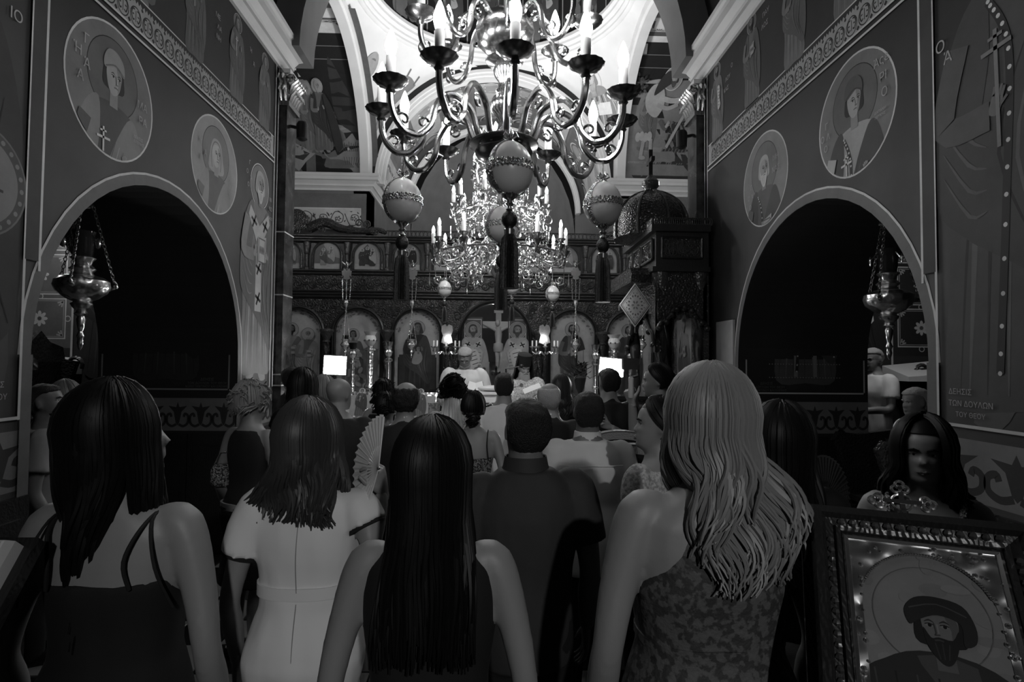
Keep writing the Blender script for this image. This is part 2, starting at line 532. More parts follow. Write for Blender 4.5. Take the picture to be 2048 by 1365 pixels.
def saint(p, ox, oz, h, robe=.10, cloak=.06, halo=.12, hair=.02, skin=.2, beard=None, cap=None, veil=None, holds='cross', flip=1, rim=.4, pale=None, feet=True, pearl=False, stripes=False, seed=0, cg=.45):
    """a standing saint h tall, feet at (ox, oz)"""
    r = random.Random(seed)
    old = p.T
    p.T = lambda u, v: (ox + u * h * flip, oz + v * h)
    if halo:
        p.ell(0, .885, .105, .105, rim, 40); p.ell(0, .885, .1, .1, .02, 40); p.ell(0, .885, .096, .096, halo, 40)
    if feet:
        for sx in (-1, 1):
            p.poly([(sx * .02, .03), (sx * .08, .035), (sx * .11, -.015), (sx * .05, -.02)], skin * .8, 3)
    p.poly([(-.05, .8), (-.12, .765), (-.165, .66), (-.175, .5), (-.16, .3), (-.165, .03), (0, .015), (.165, .03), (.16, .3), (.18, .5), (.165, .66), (.12, .765), (.05, .8)], robe, 4)
    for i in range(9):
        u = -.14 + .035 * i + r.uniform(-.008, .008)
        p.stroke([(u * .75, .52 + r.uniform(-.05, .1)), (u * .9, .3), (u * 1.05, .04)], .007 + .006 * (i % 2), robe * (1.7 if i % 2 else .5), 3, True)
    if stripes:
        for u in (-.05, .05):
            p.stroke([(u * .6, .76), (u, .45), (u * 1.1, .05)], .02, robe * 2.4, 3)
    p.poly([(-.07, .8), (-.13, .76), (-.18, .62), (-.19, .42), (-.12, .34), (-.06, .3), (.03, .24), (.15, .12), (.2, .28), (.19, .55), (.14, .74), (.09, .785), (.03, .7), (-.02, .6), (-.08, .55), (-.06, .68)], cloak, 4)
    for i in range(7):
        a = r.uniform(0, .05)
        p.stroke([(.02 + .02 * i, .68 - .01 * i), (.0 + .022 * i - a, .48 - .02 * i), (.05 + .02 * i, .25 - .015 * i)], .008, cloak * (1.8 if i % 2 else .45), 4, True)
    for i in range(4):
        p.stroke([(-.17, .62 - .05 * i), (-.11, .53 - .05 * i), (-.07, .5 - .04 * i)], .008, cloak * 1.7, 3, True)
    if pearl:
        pts = spline([(-.06, .77), (-.02, .66), (-.03, .4), (-.05, .08)], 12) + spline([(.17, .6), (.19, .4), (.16, .15)], 12)
        p.stroke([(-.06, .77), (-.02, .66), (-.03, .4), (-.05, .08)], .016, cloak * .5, 6)
        for q in pts[::2]:
            p.ell(q[0], q[1], .0045, .0045, .4, 8)
    if pale is not None:   # a bishop's stole with crosses
        p.poly([(-.1, .775), (0, .7), (.1, .775), (.12, .73), (.03, .62), (.035, .3), (-.035, .3), (-.03, .62), (-.12, .73)], pale)
        for cx, cz in ((-.06, .71), (.065, .71), (0, .5), (0, .36)):
            p.stroke([(cx - .018, cz - .03), (cx + .018, cz + .03)], .014, .012); p.stroke([(cx - .03, cz + .012), (cx + .03, cz - .012)], .014, .012)
    face(p, 0, .885, .105, .1 * flip, hair, skin, beard, cap, veil)
    # arms
    p.stroke([(-.13, .72), (-.165, .57), (-.06, .555)], .055, robe * 1.2, 5)
    hand(p, -.045, .575, .028, skin, -.3)
    if holds == 'cross':
        p.stroke([(-.04, .49), (-.045, .71)], .008, cg); p.stroke([(-.075, .672), (-.012, .676)], .008, cg); p.stroke([(-.06, .695), (-.03, .697)], .006, cg)
        hand(p, .07, .62, .028, skin * .95, .25)
    elif holds == 'book':
        p.poly([(-.02, .52), (.075, .54), (.075, .66), (-.02, .64)], .3); p.frame(-.012, .53, .066, .645, .006, .08)
        for i in range(4): p.ell(.005 + .014 * i, .59, .006, .02, .06, 8)
        hand(p, .08, .57, .026, skin, 1.2)
    elif holds == 'scroll':
        p.poly([(.03, .66), (.11, .64), (.1, .5), (.13, .4), (.05, .36), (.04, .5)], .4, 3)
        for i in range(6): p.stroke([(.05, .62 - .04 * i), (.1, .61 - .04 * i)], .007, .08)
        hand(p, .03, .64, .026, skin, .6)
    else:
        hand(p, .06, .6, .03, skin * .95, .4)
    p.T = old

FONT_CACHE = {}
def text_mesh(txt, size):
    """(vertices, faces) of flat lettering, centred"""
    k = (txt, size)
    if k in FONT_CACHE: return FONT_CACHE[k]
    c = bpy.data.curves.new('lettering', 'FONT')
    c.body = txt; c.size = size; c.align_x = 'CENTER'; c.align_y = 'CENTER'; c.fill_mode = 'FRONT'; c.resolution_u = 2
    o = bpy.data.objects.new('lettering', c)
    COL.objects.link(o)
    dg = bpy.context.evaluated_depsgraph_get()
    me = bpy.data.meshes.new_from_object(o.evaluated_get(dg))
    v = [tuple(q.co) for q in me.vertices]; f = [list(q.vertices) for q in me.polygons]
    bpy.data.objects.remove(o); bpy.data.curves.remove(c); bpy.data.meshes.remove(me)
    FONT_CACHE[k] = (v, f)
    return v, f

def inscription(items, place, parent, g=.35, d=.012, flipu=1):
    """items: (text, u, v, size); one lettering object laid on the surface"""
    mb = MB()
    for t, u, v, sz in items:
        vs, fs = text_mesh(t, sz)
        mb.add([place(u + x * flipu, v + y, d) for x, y, _ in vs], fs, 0, g)
    return mb.build('inscription', 'paint', parent, smooth=False, grey=True, fix=False)
# ------------------------------------------------------------ the church
XW, TH = 2.4, 1.27            # half width of the nave, thickness of its walls
YA0, YA1 = 3.08, 5.5          # the arches in the nave walls
ZS, RA = 1.81, 1.21
YM = (YA0 + YA1) / 2
Y0, Y1 = -4.2, 6.7            # nave walls run from behind the camera to the crossing
ZC = 5.05                     # underside of the cornice
ZV = 5.2                      # springing of the big arches
YB, YC, HX, HY = 11.1, 8.9, 2.4, 2.2
NS = 28
SOL_Y, SOL_Z = 6.95, 0.17     # the raised floor in front of the icon screen

# floor: black and white marble squares, each tile its own piece near the walls where the photograph shows them
mb = MB(); mb.box(-7, 7, Y0, 15.5, -0.2, -0.012)
floor = struct(mb.build('floor', 'tile_black', smooth=False))
TS = 0.34
tile_me = {}
for k, mname in enumerate(('tile_white', 'tile_black')):
    q = MB(); hs = TS / 2 - 0.003
    q.rings([[(-hs, -hs, -0.012), (hs, -hs, -0.012), (hs, hs, -0.012), (-hs, hs, -0.012)], [(-hs, -hs, -0.002), (hs, -hs, -0.002), (hs, hs, -0.002), (-hs, hs, -0.002)],
             [(-hs + .003, -hs + .003, 0), (hs - .003, -hs + .003, 0), (hs - .003, hs - .003, 0), (-hs + .003, hs - .003, 0)]])
    tile_me[k] = q.mesh('floor_tile', mname, smooth=False)
rot45 = Matrix.Rotation(R_(0), 3, 'Z')
rest = MB()
cand = []
for i in range(-21, 21):
    for j in range(-12, 21):
        x, y = (i + .5) * TS, (j + .5) * TS
        if y > SOL_Y - TS / 2 or abs(x) > 6.9: continue
        if XW - TS / 2 < abs(x) < XW + TH + TS / 2 and not (YA0 + TS / 2 < y < YA1 - TS / 2): continue
        cand.append((abs(x + 1.4) + abs(y - 3.6), x, y, (i + j) % 2))
cand.sort()
for n, (dist, x, y, k) in enumerate(cand):
    if n < 300:
        o = bpy.data.objects.new('tile', tile_me[k]); COL.objects.link(o); o.location = (x, y, 0); o.parent = floor
    elif k == 0:
        hs = TS / 2 - .003
        rest.box(x - hs, x + hs, y - hs, y + hs, -.012, 0)
tag(rest.build('tile', 'tile_white', floor, smooth=False), None, None, kind='stuff')
mb = MB()
mb.box(-6.0, 6.0, SOL_Y, 15.0, -0.01, SOL_Z); mb.box(-1.3, 1.3, SOL_Y - .32, SOL_Y, -0.01, SOL_Z * .5)
struct(mb.build('trim_1', 'marble_pale', smooth=False))

def nave_wall(sx):
    """sx = -1 left, +1 right; the wall with its arch, built in the plane x = sx * XW"""
    side = 'left' if sx < 0 else 'right'
    mb = MB()
    xf, xb = sx * XW, sx * (XW + TH)
    arc = [(YM - RA * math.cos(PI * i / NS), ZS + RA * math.sin(PI * i / NS)) for i in range(NS + 1)]
    for x in (xf, xb):
        mb.add([(x, Y0, 0), (x, YA0, 0), (x, YA0, ZC + .3), (x, Y0, ZC + .3)], [(0, 1, 2, 3)], 0)
        mb.add([(x, YA1, 0), (x, Y1, 0), (x, Y1, ZC + .3), (x, YA1, ZC + .3)], [(0, 1, 2, 3)], 0)
        vs = [(x, y, z) for y, z in arc] + [(x, y, ZC + .3) for y, z in arc]
        mb.add(vs, [(i, i + 1, NS + 2 + i, NS + 1 + i) for i in range(NS)], 0)
    path = [(YA0, 0)] + arc + [(YA1, 0)]
    vs = [(xf, y, z) for y, z in path] + [(xb, y, z) for y, z in path]
    n = len(path)
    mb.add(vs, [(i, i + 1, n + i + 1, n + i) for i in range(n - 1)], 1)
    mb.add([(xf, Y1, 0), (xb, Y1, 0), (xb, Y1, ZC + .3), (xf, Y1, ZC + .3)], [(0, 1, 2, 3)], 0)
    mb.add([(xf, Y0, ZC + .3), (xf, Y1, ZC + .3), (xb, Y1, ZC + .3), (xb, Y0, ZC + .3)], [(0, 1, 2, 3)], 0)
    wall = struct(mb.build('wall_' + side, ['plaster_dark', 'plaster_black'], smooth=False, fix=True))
    on = lambda u, v, d: (sx * (XW - d), u * -sx, v)          # u runs left to right as seen from the nave
    U = lambda y: y * -sx
    fl = -sx
    lit = .42
    # ruled white lines, band round the arch
    p = Paint()
    def vline(y, z0, z1, wd, g): p.rect(min(U(y - wd / 2), U(y + wd / 2)), z0, max(U(y - wd / 2), U(y + wd / 2)), z1, g)
    def hline(y0, y1, z, wd, g): p.rect(min(U(y0), U(y1)), z - wd / 2, max(U(y0), U(y1)), z + wd / 2, g)
    for i in range(NS):                                       # grey band, then the white line outside it
        for (ra, rb, g) in ((RA, RA + .07, .10), (RA + .07, RA + .085, lit)):
            q = []
            for (r, k) in ((ra, i), (rb, i), (rb, i + 1), (ra, i + 1)):
                a = PI * k / NS
                q.append((U(YM - r * math.cos(a)), ZS + r * math.sin(a)))
            p._put(q, g)
    for y, s in ((YA0, -1), (YA1, 1)):
        a, b = y, y + s * .07
        p.rect(min(U(a), U(b)), 0.95, max(U(a), U(b)), ZS, .10)
        vline(y + s * .0775, 1.5, ZS, .015, lit)
    vline(YA0 - .0775, 1.48, ZC, .016, lit)
    vline(YA0 + .02, 2.25, ZC, .016, lit)
    p.rect(min(U(YA0 - .076), U(YA0 + .012)), 2.3, max(U(YA0 - .076), U(YA0 + .012)), ZC, .035)
    hline(Y0, YA0 - .085, 1.49, .016, lit)
    vline(6.28, 1.5, ZC, .014, lit); vline(6.36, 1.5, ZC, .018, lit)
    hline(YA1 + .0775, 6.28, 1.5, .014, lit)
    hline(YA0, 6.28, 3.935, .016, lit); hline(YA0, 6.28, 3.985, .014, lit)
    p.build('painted_line', on, wall)
    # the frieze: split leaves in rings, a toothed row above
    p = Paint()
    p.rect(min(U(YA0 + .03), U(6.27)), 4.0, max(U(YA0 + .03), U(6.27)), 4.215, .24)
    k = 0; y = YA0 + .1
    dk = .018
    while y < 6.2:
        u = U(y)
        p.ring(u, 4.075, .062, .008, dk, 18, .068)
        for s in (-1, 1):
            p.stroke([(u + s * .012, 4.12), (u + s * .035, 4.115), (u + s * .045, 4.08), (u + s * .03, 4.045), (u + s * .014, 4.055)], .011, dk, 3)
            p.stroke([(u + s * .02, 4.085), (u + s * .036, 4.082)], .01, dk)
            p.poly([(u + s * .05, 4.02), (u + s * .067, 4.04), (u + s * .067, 4.005)], dk)
        p.rect(u - .0035, 4.04, u + .0035, 4.115, dk)
        p.poly([(u - .067, 4.215), (u - .067, 4.165), (u - .045, 4.19), (u - .03, 4.165), (u - .016, 4.19), (u, 4.165), (u + .016, 4.19), (u + .03, 4.165), (u + .045, 4.19), (u + .067, 4.165), (u + .067, 4.215)], dk)
        p.ell(u + .067, 4.155, .012, .012, dk, 8)
        y += .134
    p.rect(min(U(YA0), U(6.28)), 4.215, max(U(YA0), U(6.28)), 4.225, lit)
    p.build('painted_frieze', on, wall)
    # the dado: fleurs on a pale band over dark boards
    def fleur(p, u0, u1, z0, z1, stepu):
        p.rect(u0, z0, u1, z1, .14)
        n = max(1, round((u1 - u0) / stepu)); st = (u1 - u0) / n
        h = z1 - z0
        for i in range(n):
            u = u0 + st * (i + .5); dk = .028; q = st
            p.poly([(u, z0 + .88 * h), (u - .07 * q, z0 + .72 * h), (u - .4 * q, z0 + .76 * h), (u - .17 * q, z0 + .58 * h), (u - .08 * q, z0 + .25 * h), (u, z0 + .16 * h), (u + .08 * q, z0 + .25 * h), (u + .17 * q, z0 + .58 * h), (u + .4 * q, z0 + .76 * h), (u + .07 * q, z0 + .72 * h)], dk)
            for s in (-1, 1):
                p.stroke([(u + s * .05 * q, z0 + .2 * h), (u + s * .25 * q, z0 + .14 * h), (u + s * .44 * q, z0 + .24 * h), (u + s * .45 * q, z0 + .45 * h), (u + s * .32 * q, z0 + .52 * h), (u + s * .27 * q, z0 + .42 * h)], .11 * q, dk, 4)
    p = Paint()
    a, b = sorted((U(Y0), U(YA0))); fleur(p, a, b, 1.12, 1.425, .34)
    a, b = sorted((U(YA1), U(Y1))); fleur(p, a, b, 1.12, 1.425, .22)
    p.build('painted_dado', on, wall)
    mb = MB()
    for y0_, y1_ in ((Y0, YA0), (YA1, Y1)):
        n = max(1, round((y1_ - y0_) / .42))
        for i in range(n):
            c = MB(); a = y0_ + (y1_ - y0_) * i / n; b = y0_ + (y1_ - y0_) * (i + 1) / n
            x0 = sx * XW; x1 = sx * (XW - .025)
            c.box(min(x0, x1), max(x0, x1), a + .004, b - .004, 0, 1.09)
            x1 = sx * (XW - .035)
            c.box(min(x0, x1), max(x0, x1), a + .06, b - .06, .2, .98)
            c.build('dado_panel', 'wood_dark', wall, smooth=False)
    # the far reveal: a big dark saint in a white lined panel, dado below
    rv = lambda u, v, d: (u, YA1 - d, v)
    xa, xb_ = sorted((sx * XW, sx * (XW + TH)))
    p = Paint()
    wln = .2 if sx < 0 else .4
    L0, L1 = (xa + .03, xb_ - .06) if sx < 0 else (xa + .06, xb_ - .03)
    p.rect(L0, 1.5, L1, 1.515, wln); p.rect(L0, 1.5, L0 + .014, 2.7, wln); p.rect(L1 - .014, 1.5, L1, 2.7, wln)
    saint(p, (L0 + L1) / 2, 1.58, 1.75, robe=.03 if sx < 0 else .07, cloak=.018 if sx < 0 else .045, halo=None, skin=.03, holds='book', pearl=sx > 0, pale=None, seed=3, rim=.05, stripes=sx > 0)
    if sx > 0:
        for zz, n in ((1.66, 26), (1.79, 26)):
            for i in range(n): p.ell(-.36 + (L0 + L1) / 2 + .72 * i / n, zz, .006, .006, .2, 6)
    p.build('painted_saint', rv, wall)
    inscription([('ΔΕΗΣΙΣ', (L1 - .2) if sx < 0 else L0 + .2, 1.60, .035), ('ΤΩΝ ΔΟΥΛΩΝ ΤΟΥ ΘΕΟΥ', (L1 - .2) if sx < 0 else L0 + .2, 1.565, .03), ('ΚΩΝΣΤΑΝΤΙΝΟΥ ΚΑΙ ΕΛΕΝΗΣ', (L1 - .2) if sx < 0 else L0 + .2, 1.535, .028)], rv, wall, .10)
    p = Paint(); fleur(p, xa, xb_, 1.12, 1.425, .21); p.build('painted_dado', rv, wall)
    n = 3
    for i in range(n):
        c = MB(); a = xa + (xb_ - xa) * i / n; b = xa + (xb_ - xa) * (i + 1) / n
        c.box(a + .004, b - .004, YA1 - .025, YA1, 0, 1.09); c.box(a + .06, b - .06, YA1 - .035, YA1, .2, .98)
        c.build('dado_panel', 'wood_dark', wall, smooth=False)
    # medallions
    def medallion(yc, zc, rr, ground, **kw):
        hull = circle_pts(U(yc), zc, rr - .012, rr - .012, 48)
        p = Paint()
        p.ell(U(yc), zc, rr, rr, lit, 48); p.ell(U(yc), zc, rr - .013, rr - .013, ground, 48)
        p.clip = hull
        h = rr * 4.5
        hx, hz = U(yc), zc + rr * .2 - h * .885
        p.ell(hx, zc + rr * .22, rr * .58, rr * .58, .012, 40); p.ell(hx, zc + rr * .22, rr * .565, rr * .565, ground * .66, 40)
        saint(p, hx, hz, h, halo=None, feet=False, **kw)
        p.build('painted_medallion', on, wall)
    txt = lambda items: inscription([(t, U(y), z, s) for t, y, z, s in items], on, wall, .26, .0115)
    if sx < 0:
        medallion(3.65, 3.465, .42, .12, robe=.05, cloak=.15, hair=.012, skin=.24, cap=.2, holds='cross', seed=11)
        txt([('Γ', 3.39, 3.66, .085), ('Ἡ', 3.32, 3.57, .085), ('Ά', 3.4, 3.52, .085), ('Α', 3.35, 3.43, .085), ('ΜΑ', 3.935, 3.5, .07), ('ΡΑ', 3.945, 3.4, .07), ('ΔΕΗΣΙΣ', 3.9, 3.27, .028), ('ΕΛΕΝΗΣ', 3.91, 3.24, .028)])
        medallion(5.0, 3.465, .415, .22, robe=.09, cloak=.2, veil=.26, skin=.32, holds='hand', seed=12)
        txt([('Η', 4.72, 3.58, .07), ('Ά', 4.8, 3.5, .07), ('Α', 4.73, 3.44, .07), ('ΜΕ', 5.27, 3.43, .06), ('ΛΑ', 5.28, 3.35, .06), ('ΝΗ', 5.28, 3.27, .06)])
    else:
        medallion(3.70, 3.46, .41, .12, robe=.24, cloak=.04, hair=.012, skin=.24, cap=.06, holds='cross', pearl=True, seed=13)
        txt([('Ἀςϵ', 3.42, 3.68, .08), ('ΡΙ', 3.4, 3.57, .08), ('Ο', 3.39, 3.47, .08), ('Γ', 4.0, 3.5, .065), ('Ο', 4.05, 3.42, .065), ('Λ', 3.98, 3.42, .065), ('Ο', 4.01, 3.34, .065), ('ΔΑΠΑΝΗ', 3.43, 3.37, .025), ('ΛΕΥΚΗΣ', 3.43, 3.34, .025)])
        medallion(4.97, 3.43, .415, .17, robe=.07, cloak=.045, hair=.3, skin=.25, beard=.4, holds='book', pearl=True, seed=14)
        txt([('ΜΗ', 4.74, 3.55, .065), ('ΝΑΣ', 4.74, 3.45, .065), ('Γ', 5.2, 3.42, .06), ('Ο', 5.25, 3.33, .06), ('Ά', 5.18, 3.33, .06), ('Ο', 5.22, 3.24, .06)])
    # saints on the wall: one beside the arch, three above the frieze, one on the near pier
    def wall_saint(yc, z0, h, **kw):
        if z0 > 4:
            for q_ in ('robe', 'cloak', 'halo', 'skin'):
                if kw.get(q_): kw[q_] *= 1.7
        p = Paint(); saint(p, U(yc), z0, h, **kw); p.build('painted_saint', on, wall)
    if sx < 0:
        wall_saint(5.94, 1.62, 2.2, robe=.13, cloak=.09, halo=.13, hair=.24, skin=.2, beard=.36, holds='book', pale=.3, seed=5)
        txt([('Γ', 5.66, 3.72, .06), ('Ο', 5.61, 3.62, .06), ('Ά', 5.7, 3.58, .06), ('Ο', 5.64, 3.5, .06), ('ΝΙ', 6.2, 3.5, .06), ('ΚΟ', 6.2, 3.4, .06), ('ΛΑΟΣ', 6.2, 3.3, .04)])
        wall_saint(3.85, 3.35 + .9, 1.25, robe=.05, cloak=.03, halo=None, hair=.02, skin=.09, pearl=True, seed=6, holds='cross')
        wall_saint(4.6, 4.2, .82, robe=.05, cloak=.05, halo=.06, hair=.02, skin=.09, veil=.06, holds='cross', seed=7, feet=False)
        wall_saint(5.35, 4.2, .82, robe=.06, cloak=.045, halo=.07, skin=.1, veil=.07, holds='cross', seed=8, feet=False)
        wall_saint(6.0, 4.2, .8, robe=.06, cloak=.05, halo=.08, skin=.11, veil=.08, holds='hand', seed=9, feet=False)
        txt([('ΜΕ', 4.95, 4.75, .06), ('ΛΑ', 4.98, 4.66, .06), ('ΝΗ', 4.97, 4.57, .06), ('Ἡ', 5.62, 4.82, .06), ('Ά', 5.7, 4.72, .06)])
        # near pier: a soldier saint with a round shield
        p = Paint()
        saint(p, U(2.52), 1.58, 2.4, robe=.05, cloak=.03, halo=.06, hair=.02, skin=.1, holds='cross', seed=21, cg=.1)
        p.ell(U(2.73), 2.63, .27, .27, .1, 40); p.ell(U(2.73), 2.63, .26, .26, .05, 40); p.ell(U(2.73), 2.63, .215, .215, .13, 40)
        for i in range(24):
            a = 2 * PI * i / 24; p.ell(U(2.73) + .238 * math.cos(a), 2.63 + .238 * math.sin(a), .013, .013, .14, 8)
        p.stroke([(U(2.6), 2.72), (U(2.76), 2.62), (U(2.86), 2.6)], .014, .03, 4); p.stroke([(U(2.6), 2.66), (U(2.72), 2.56), (U(2.78), 2.46)], .014, .03, 4)
        p.build('painted_saint', on, wall)
        txt([('ΙΟ', 2.9, 3.5, .08), ('ΔΕΗΣΙΣ', 2.84, 1.66, .04), ('ΤΟΥ ΔΟΥΛΟΥ', 2.8, 1.6, .04)])
    else:
        wall_saint(6.02, 4.2, .84, robe=.07, cloak=.06, halo=.06, hair=.03, skin=.1, beard=.03, holds='scroll', seed=15, feet=False)
        wall_saint(5.2, 4.2, .88, robe=.06, cloak=.045, halo=.06, hair=.02, skin=.1, beard=.02, holds='book', seed=16, feet=False)
        wall_saint(4.45, 4.0 + .2, .9, robe=.07, cloak=.05, halo=.05, hair=.02, skin=.09, holds='hand', seed=17, feet=False)
        wall_saint(3.75, 4.2, .95, robe=.06, cloak=.04, halo=None, hair=.02, skin=.08, holds='cross', seed=18, feet=False)
        txt([('ΠΑΥ', 4.9, 4.9, .06), ('ΛΟΣ', 4.92, 4.8, .06), ('Ο', 5.62, 4.8, .06), ('ΛΟΥ', 5.72, 4.72, .06), ('ΚΑΣ', 5.76, 4.62, .06)])
        p = Paint()
        saint(p, U(2.5), 1.55, 2.62, robe=.05, cloak=.042, halo=.03, hair=.015, skin=.09, holds='cross', pearl=True, seed=22, rim=.1, cg=.13)
        p.build('painted_saint', on, wall)
        txt([('Ο', 2.95, 3.5, .09), ('Ά', 2.9, 3.42, .09), ('ΔΕΗΣΙΣ', 2.86, 1.66, .04), ('ΤΩΝ ΔΟΥΛΩΝ', 2.8, 1.6, .04), ('ΤΟΥ ΘΕΟΥ', 2.8, 1.545, .035)])
    return wall

WALL_L = nave_wall(-1)
WALL_R = nave_wall(1)

def sweep(profile, path, name, mats, parent=None, m=0):
    """profile (out, z) swept along a horizontal path of (x, y, nx, ny)"""
    mb = MB()
    rings = [[(x + nx * o, y + ny * o, z) for o, z in profile] for x, y, nx, ny in path]
    mb.rings(rings, 0, True, True)
    return mb.build(name, mats, parent, smooth=False)

CORN = [(0, ZC - .02), (.03, ZC - .02), (.03, ZC + .02), (.07, ZC + .05), (.1, ZC + .05), (.1, ZC + .09), (.15, ZC + .14), (.2, ZC + .15), (.2, ZC + .2), (.22, ZC + .22), (.22, ZC + .27), (0, ZC + .27)]
for sx, n in ((-1, 2), (1, 3)):
    struct(sweep(CORN, [(sx * XW, Y0, -sx, 0), (sx * XW, Y1 - .12, -sx, 0)], 'trim_%d' % n, 'plaster_white'))

# marble pilasters with gilt capitals at the end of the nave walls
def pilaster(sx):
    side = 'left' if sx < 0 else 'right'
    root = bpy.data.objects.new('trim_%d' % (15 if sx < 0 else 16), None); COL.objects.link(root); root.location = (sx * XW, 6.55, 0); struct(root)
    mb = MB(); mb.box(-.09, .09, -.14, .15, 0, 4.62); mb.box(-.1, .1, -.15, .16, 0, .3)
    mb.build('shaft', 'marble_dark', root, smooth=False)
    for z in (1.5, 1.62, 2.5, 3.2):
        q = MB(); q.box(-.094, .094, -.143, .153, z, z + .014); q.build('inlay_strip', 'plaster_white', root, smooth=False)
    mb = MB()
    mb.box(-.12, .12, -.17, .18, 4.62, 4.67); mb.box(-.13, .13, -.18, .19, 4.98, 5.03)
    mb.rings([[(-.09, -.14, 4.67), (.09, -.14, 4.67), (.09, .15, 4.67), (-.09, .15, 4.67)], [(-.12, -.17, 4.98), (.12, -.17, 4.98), (.12, .18, 4.98), (-.12, .18, 4.98)]])
    mb.build('capital', 'brass_dark', root, smooth=False)
    for row, (z, h, o) in enumerate(((4.67, .14, .03), (4.78, .15, .05))):
        for i in range(5):
            for s in (-1, 1):
                q = MB(); y = -.11 + .06 * i
                x = -sx * (.1)
                q.tube([(x, y, z), (x - sx * .03, y, z + h * .6), (x - sx * (.05 + o), y, z + h), (x - sx * (.06 + o), y, z + h - .05)], [.016, .022, .018, .006], 6)
                if s > 0: q.build('leaf', 'brass', root)
        for i in range(4):
            q = MB(); x = -.075 + .05 * i
            q.tube([(x, -.15, z), (x, -.18, z + h * .6), (x, -.2 - o, z + h), (x, -.22 - o, z + h - .05)], [.016, .022, .018, .006], 6)
            q.build('leaf', 'brass', root)
    for s in (-1, 1):
        q = MB(); pts = [(-sx * .12 + .0, -.16 + s * 0, 4.9)]
        pts = [(-sx * .13 + .05 * (1 - t) * math.cos(6 * t * 2) , -.18 + .0 * t, 4.92 + s * .0 + .05 * (1 - t) * math.sin(6 * t * 2)) for t in [i / 14 for i in range(15)]]
        q.tube(pts, .014, 6); q.build('volute', 'brass', root)
    # a black floodlight on a bracket
    q = MB(); q.tube([(-sx * .09, 0, 4.45), (-sx * .2, -.02, 4.42)], .02, 8); q.lathe([(.03, -.12), (.06, -.1), (.065, .06), (.05, .09)], 14, (-sx * .22, -.02, 4.4), X=None)
    q.build('floodlight', 'iron', root)
    return root
pilaster(-1); pilaster(1)

# vault of the nave
def arc_pts(c, r, z, n=24):
    return [(c + r * math.cos(PI - PI * i / n), z + r * math.sin(PI * i / n)) for i in range(n + 1)]
mb = MB()
rows = []
for y in np.linspace(Y0, Y1, 10):
    rows.append([(x, y, z) for x, z in arc_pts(0, 2.4, ZC + .27, 28)])
mb.rings(rows, 0, False, False)
mb2 = [[(x, y, z) for x, z in arc_pts(0, 2.2, ZC + .25, 28)] for y in (Y1 - .7, Y1)]
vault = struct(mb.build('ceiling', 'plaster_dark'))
mb = MB()   # the flat rib that closes the nave vault at the crossing
a = arc_pts(0, 2.42, ZV, 32); b = arc_pts(0, 2.12, ZV, 32)
ring = lambda y: [(x, y, z) for x, z in a]
for y0_, y1_ in ((Y1 - .5, Y1),):
    R4 = []
    for i in range(33):
        R4.append([(a[i][0], y0_, a[i][1]), (a[i][0], y1_, a[i][1]), (b[i][0], y1_, b[i][1]), (b[i][0], y0_, b[i][1])])
    mb.rings(R4, 0, True, True)
struct(mb.build('trim_4', 'plaster_mid'))

# east wall of the crossing on both sides of the sanctuary arch, cornice and ornament strip
for sx, side in ((-1, 'east_left'), (1, 'east_right')):
    mb = MB()
    x0, x1 = sorted((sx * HX, sx * 6.0))
    mb.box(x0, x1, YB, YB + .5, 0, ZV + .05)
    wl = struct(mb.build('wall_' + side, 'plaster_mid', smooth=False))
    on = lambda u, v, d: (u, YB - d, v)
    p = Paint()
    a, b = (-4.05, -2.55) if sx < 0 else (2.55, 4.05)
    p.rect(a - .3, 3.9, b + .1, 5.0, .12)
    p.rect(a, 4.3, b, 4.72, .5); p.rect(a + .02, 4.32, b - .02, 4.7, .42)
    dk = .05
    n = 5
    for i in range(n):
        u = a + .15 + (b - a - .3) * i / (n - 1); s = 1 if i % 2 else -1
        p.stroke([(u - .16, 4.51 - s * .1), (u - .05, 4.51 + s * .13), (u + .1, 4.51 + s * .08), (u + .09, 4.51 - s * .06), (u - .02, 4.51 - s * .07), (u - .04, 4.51 + s * .03)], .016, dk, 5)
        for k in range(5):
            t = 2 * PI * k / 5; p.ell(u + .02 + .035 * math.cos(t), 4.51 + .035 * math.sin(t), .022, .016, .09, 8, t)
        for k in range(5):
            t = rnd.uniform(0, 6.28); p.poly([(u + .13 * math.cos(t), 4.51 + .13 * math.sin(t)), (u + .17 * math.cos(t + .2), 4.51 + .16 * math.sin(t + .2)), (u + .16 * math.cos(t - .2), 4.51 + .15 * math.sin(t - .2))], dk)
    p.build('painted_ornament', on, wl)
CE = [(o, z + .02) for o, z in CORN]
for sx, n in ((-1, 5), (1, 6)):
    pth = [(sx * 6.0, YB, 0, -1), (sx * HX, YB, -sx, -1), (sx * HX, 13.6, -sx, 0)]
    struct(sweep(CE, pth, 'trim_%d' % n, 'plaster_white'))

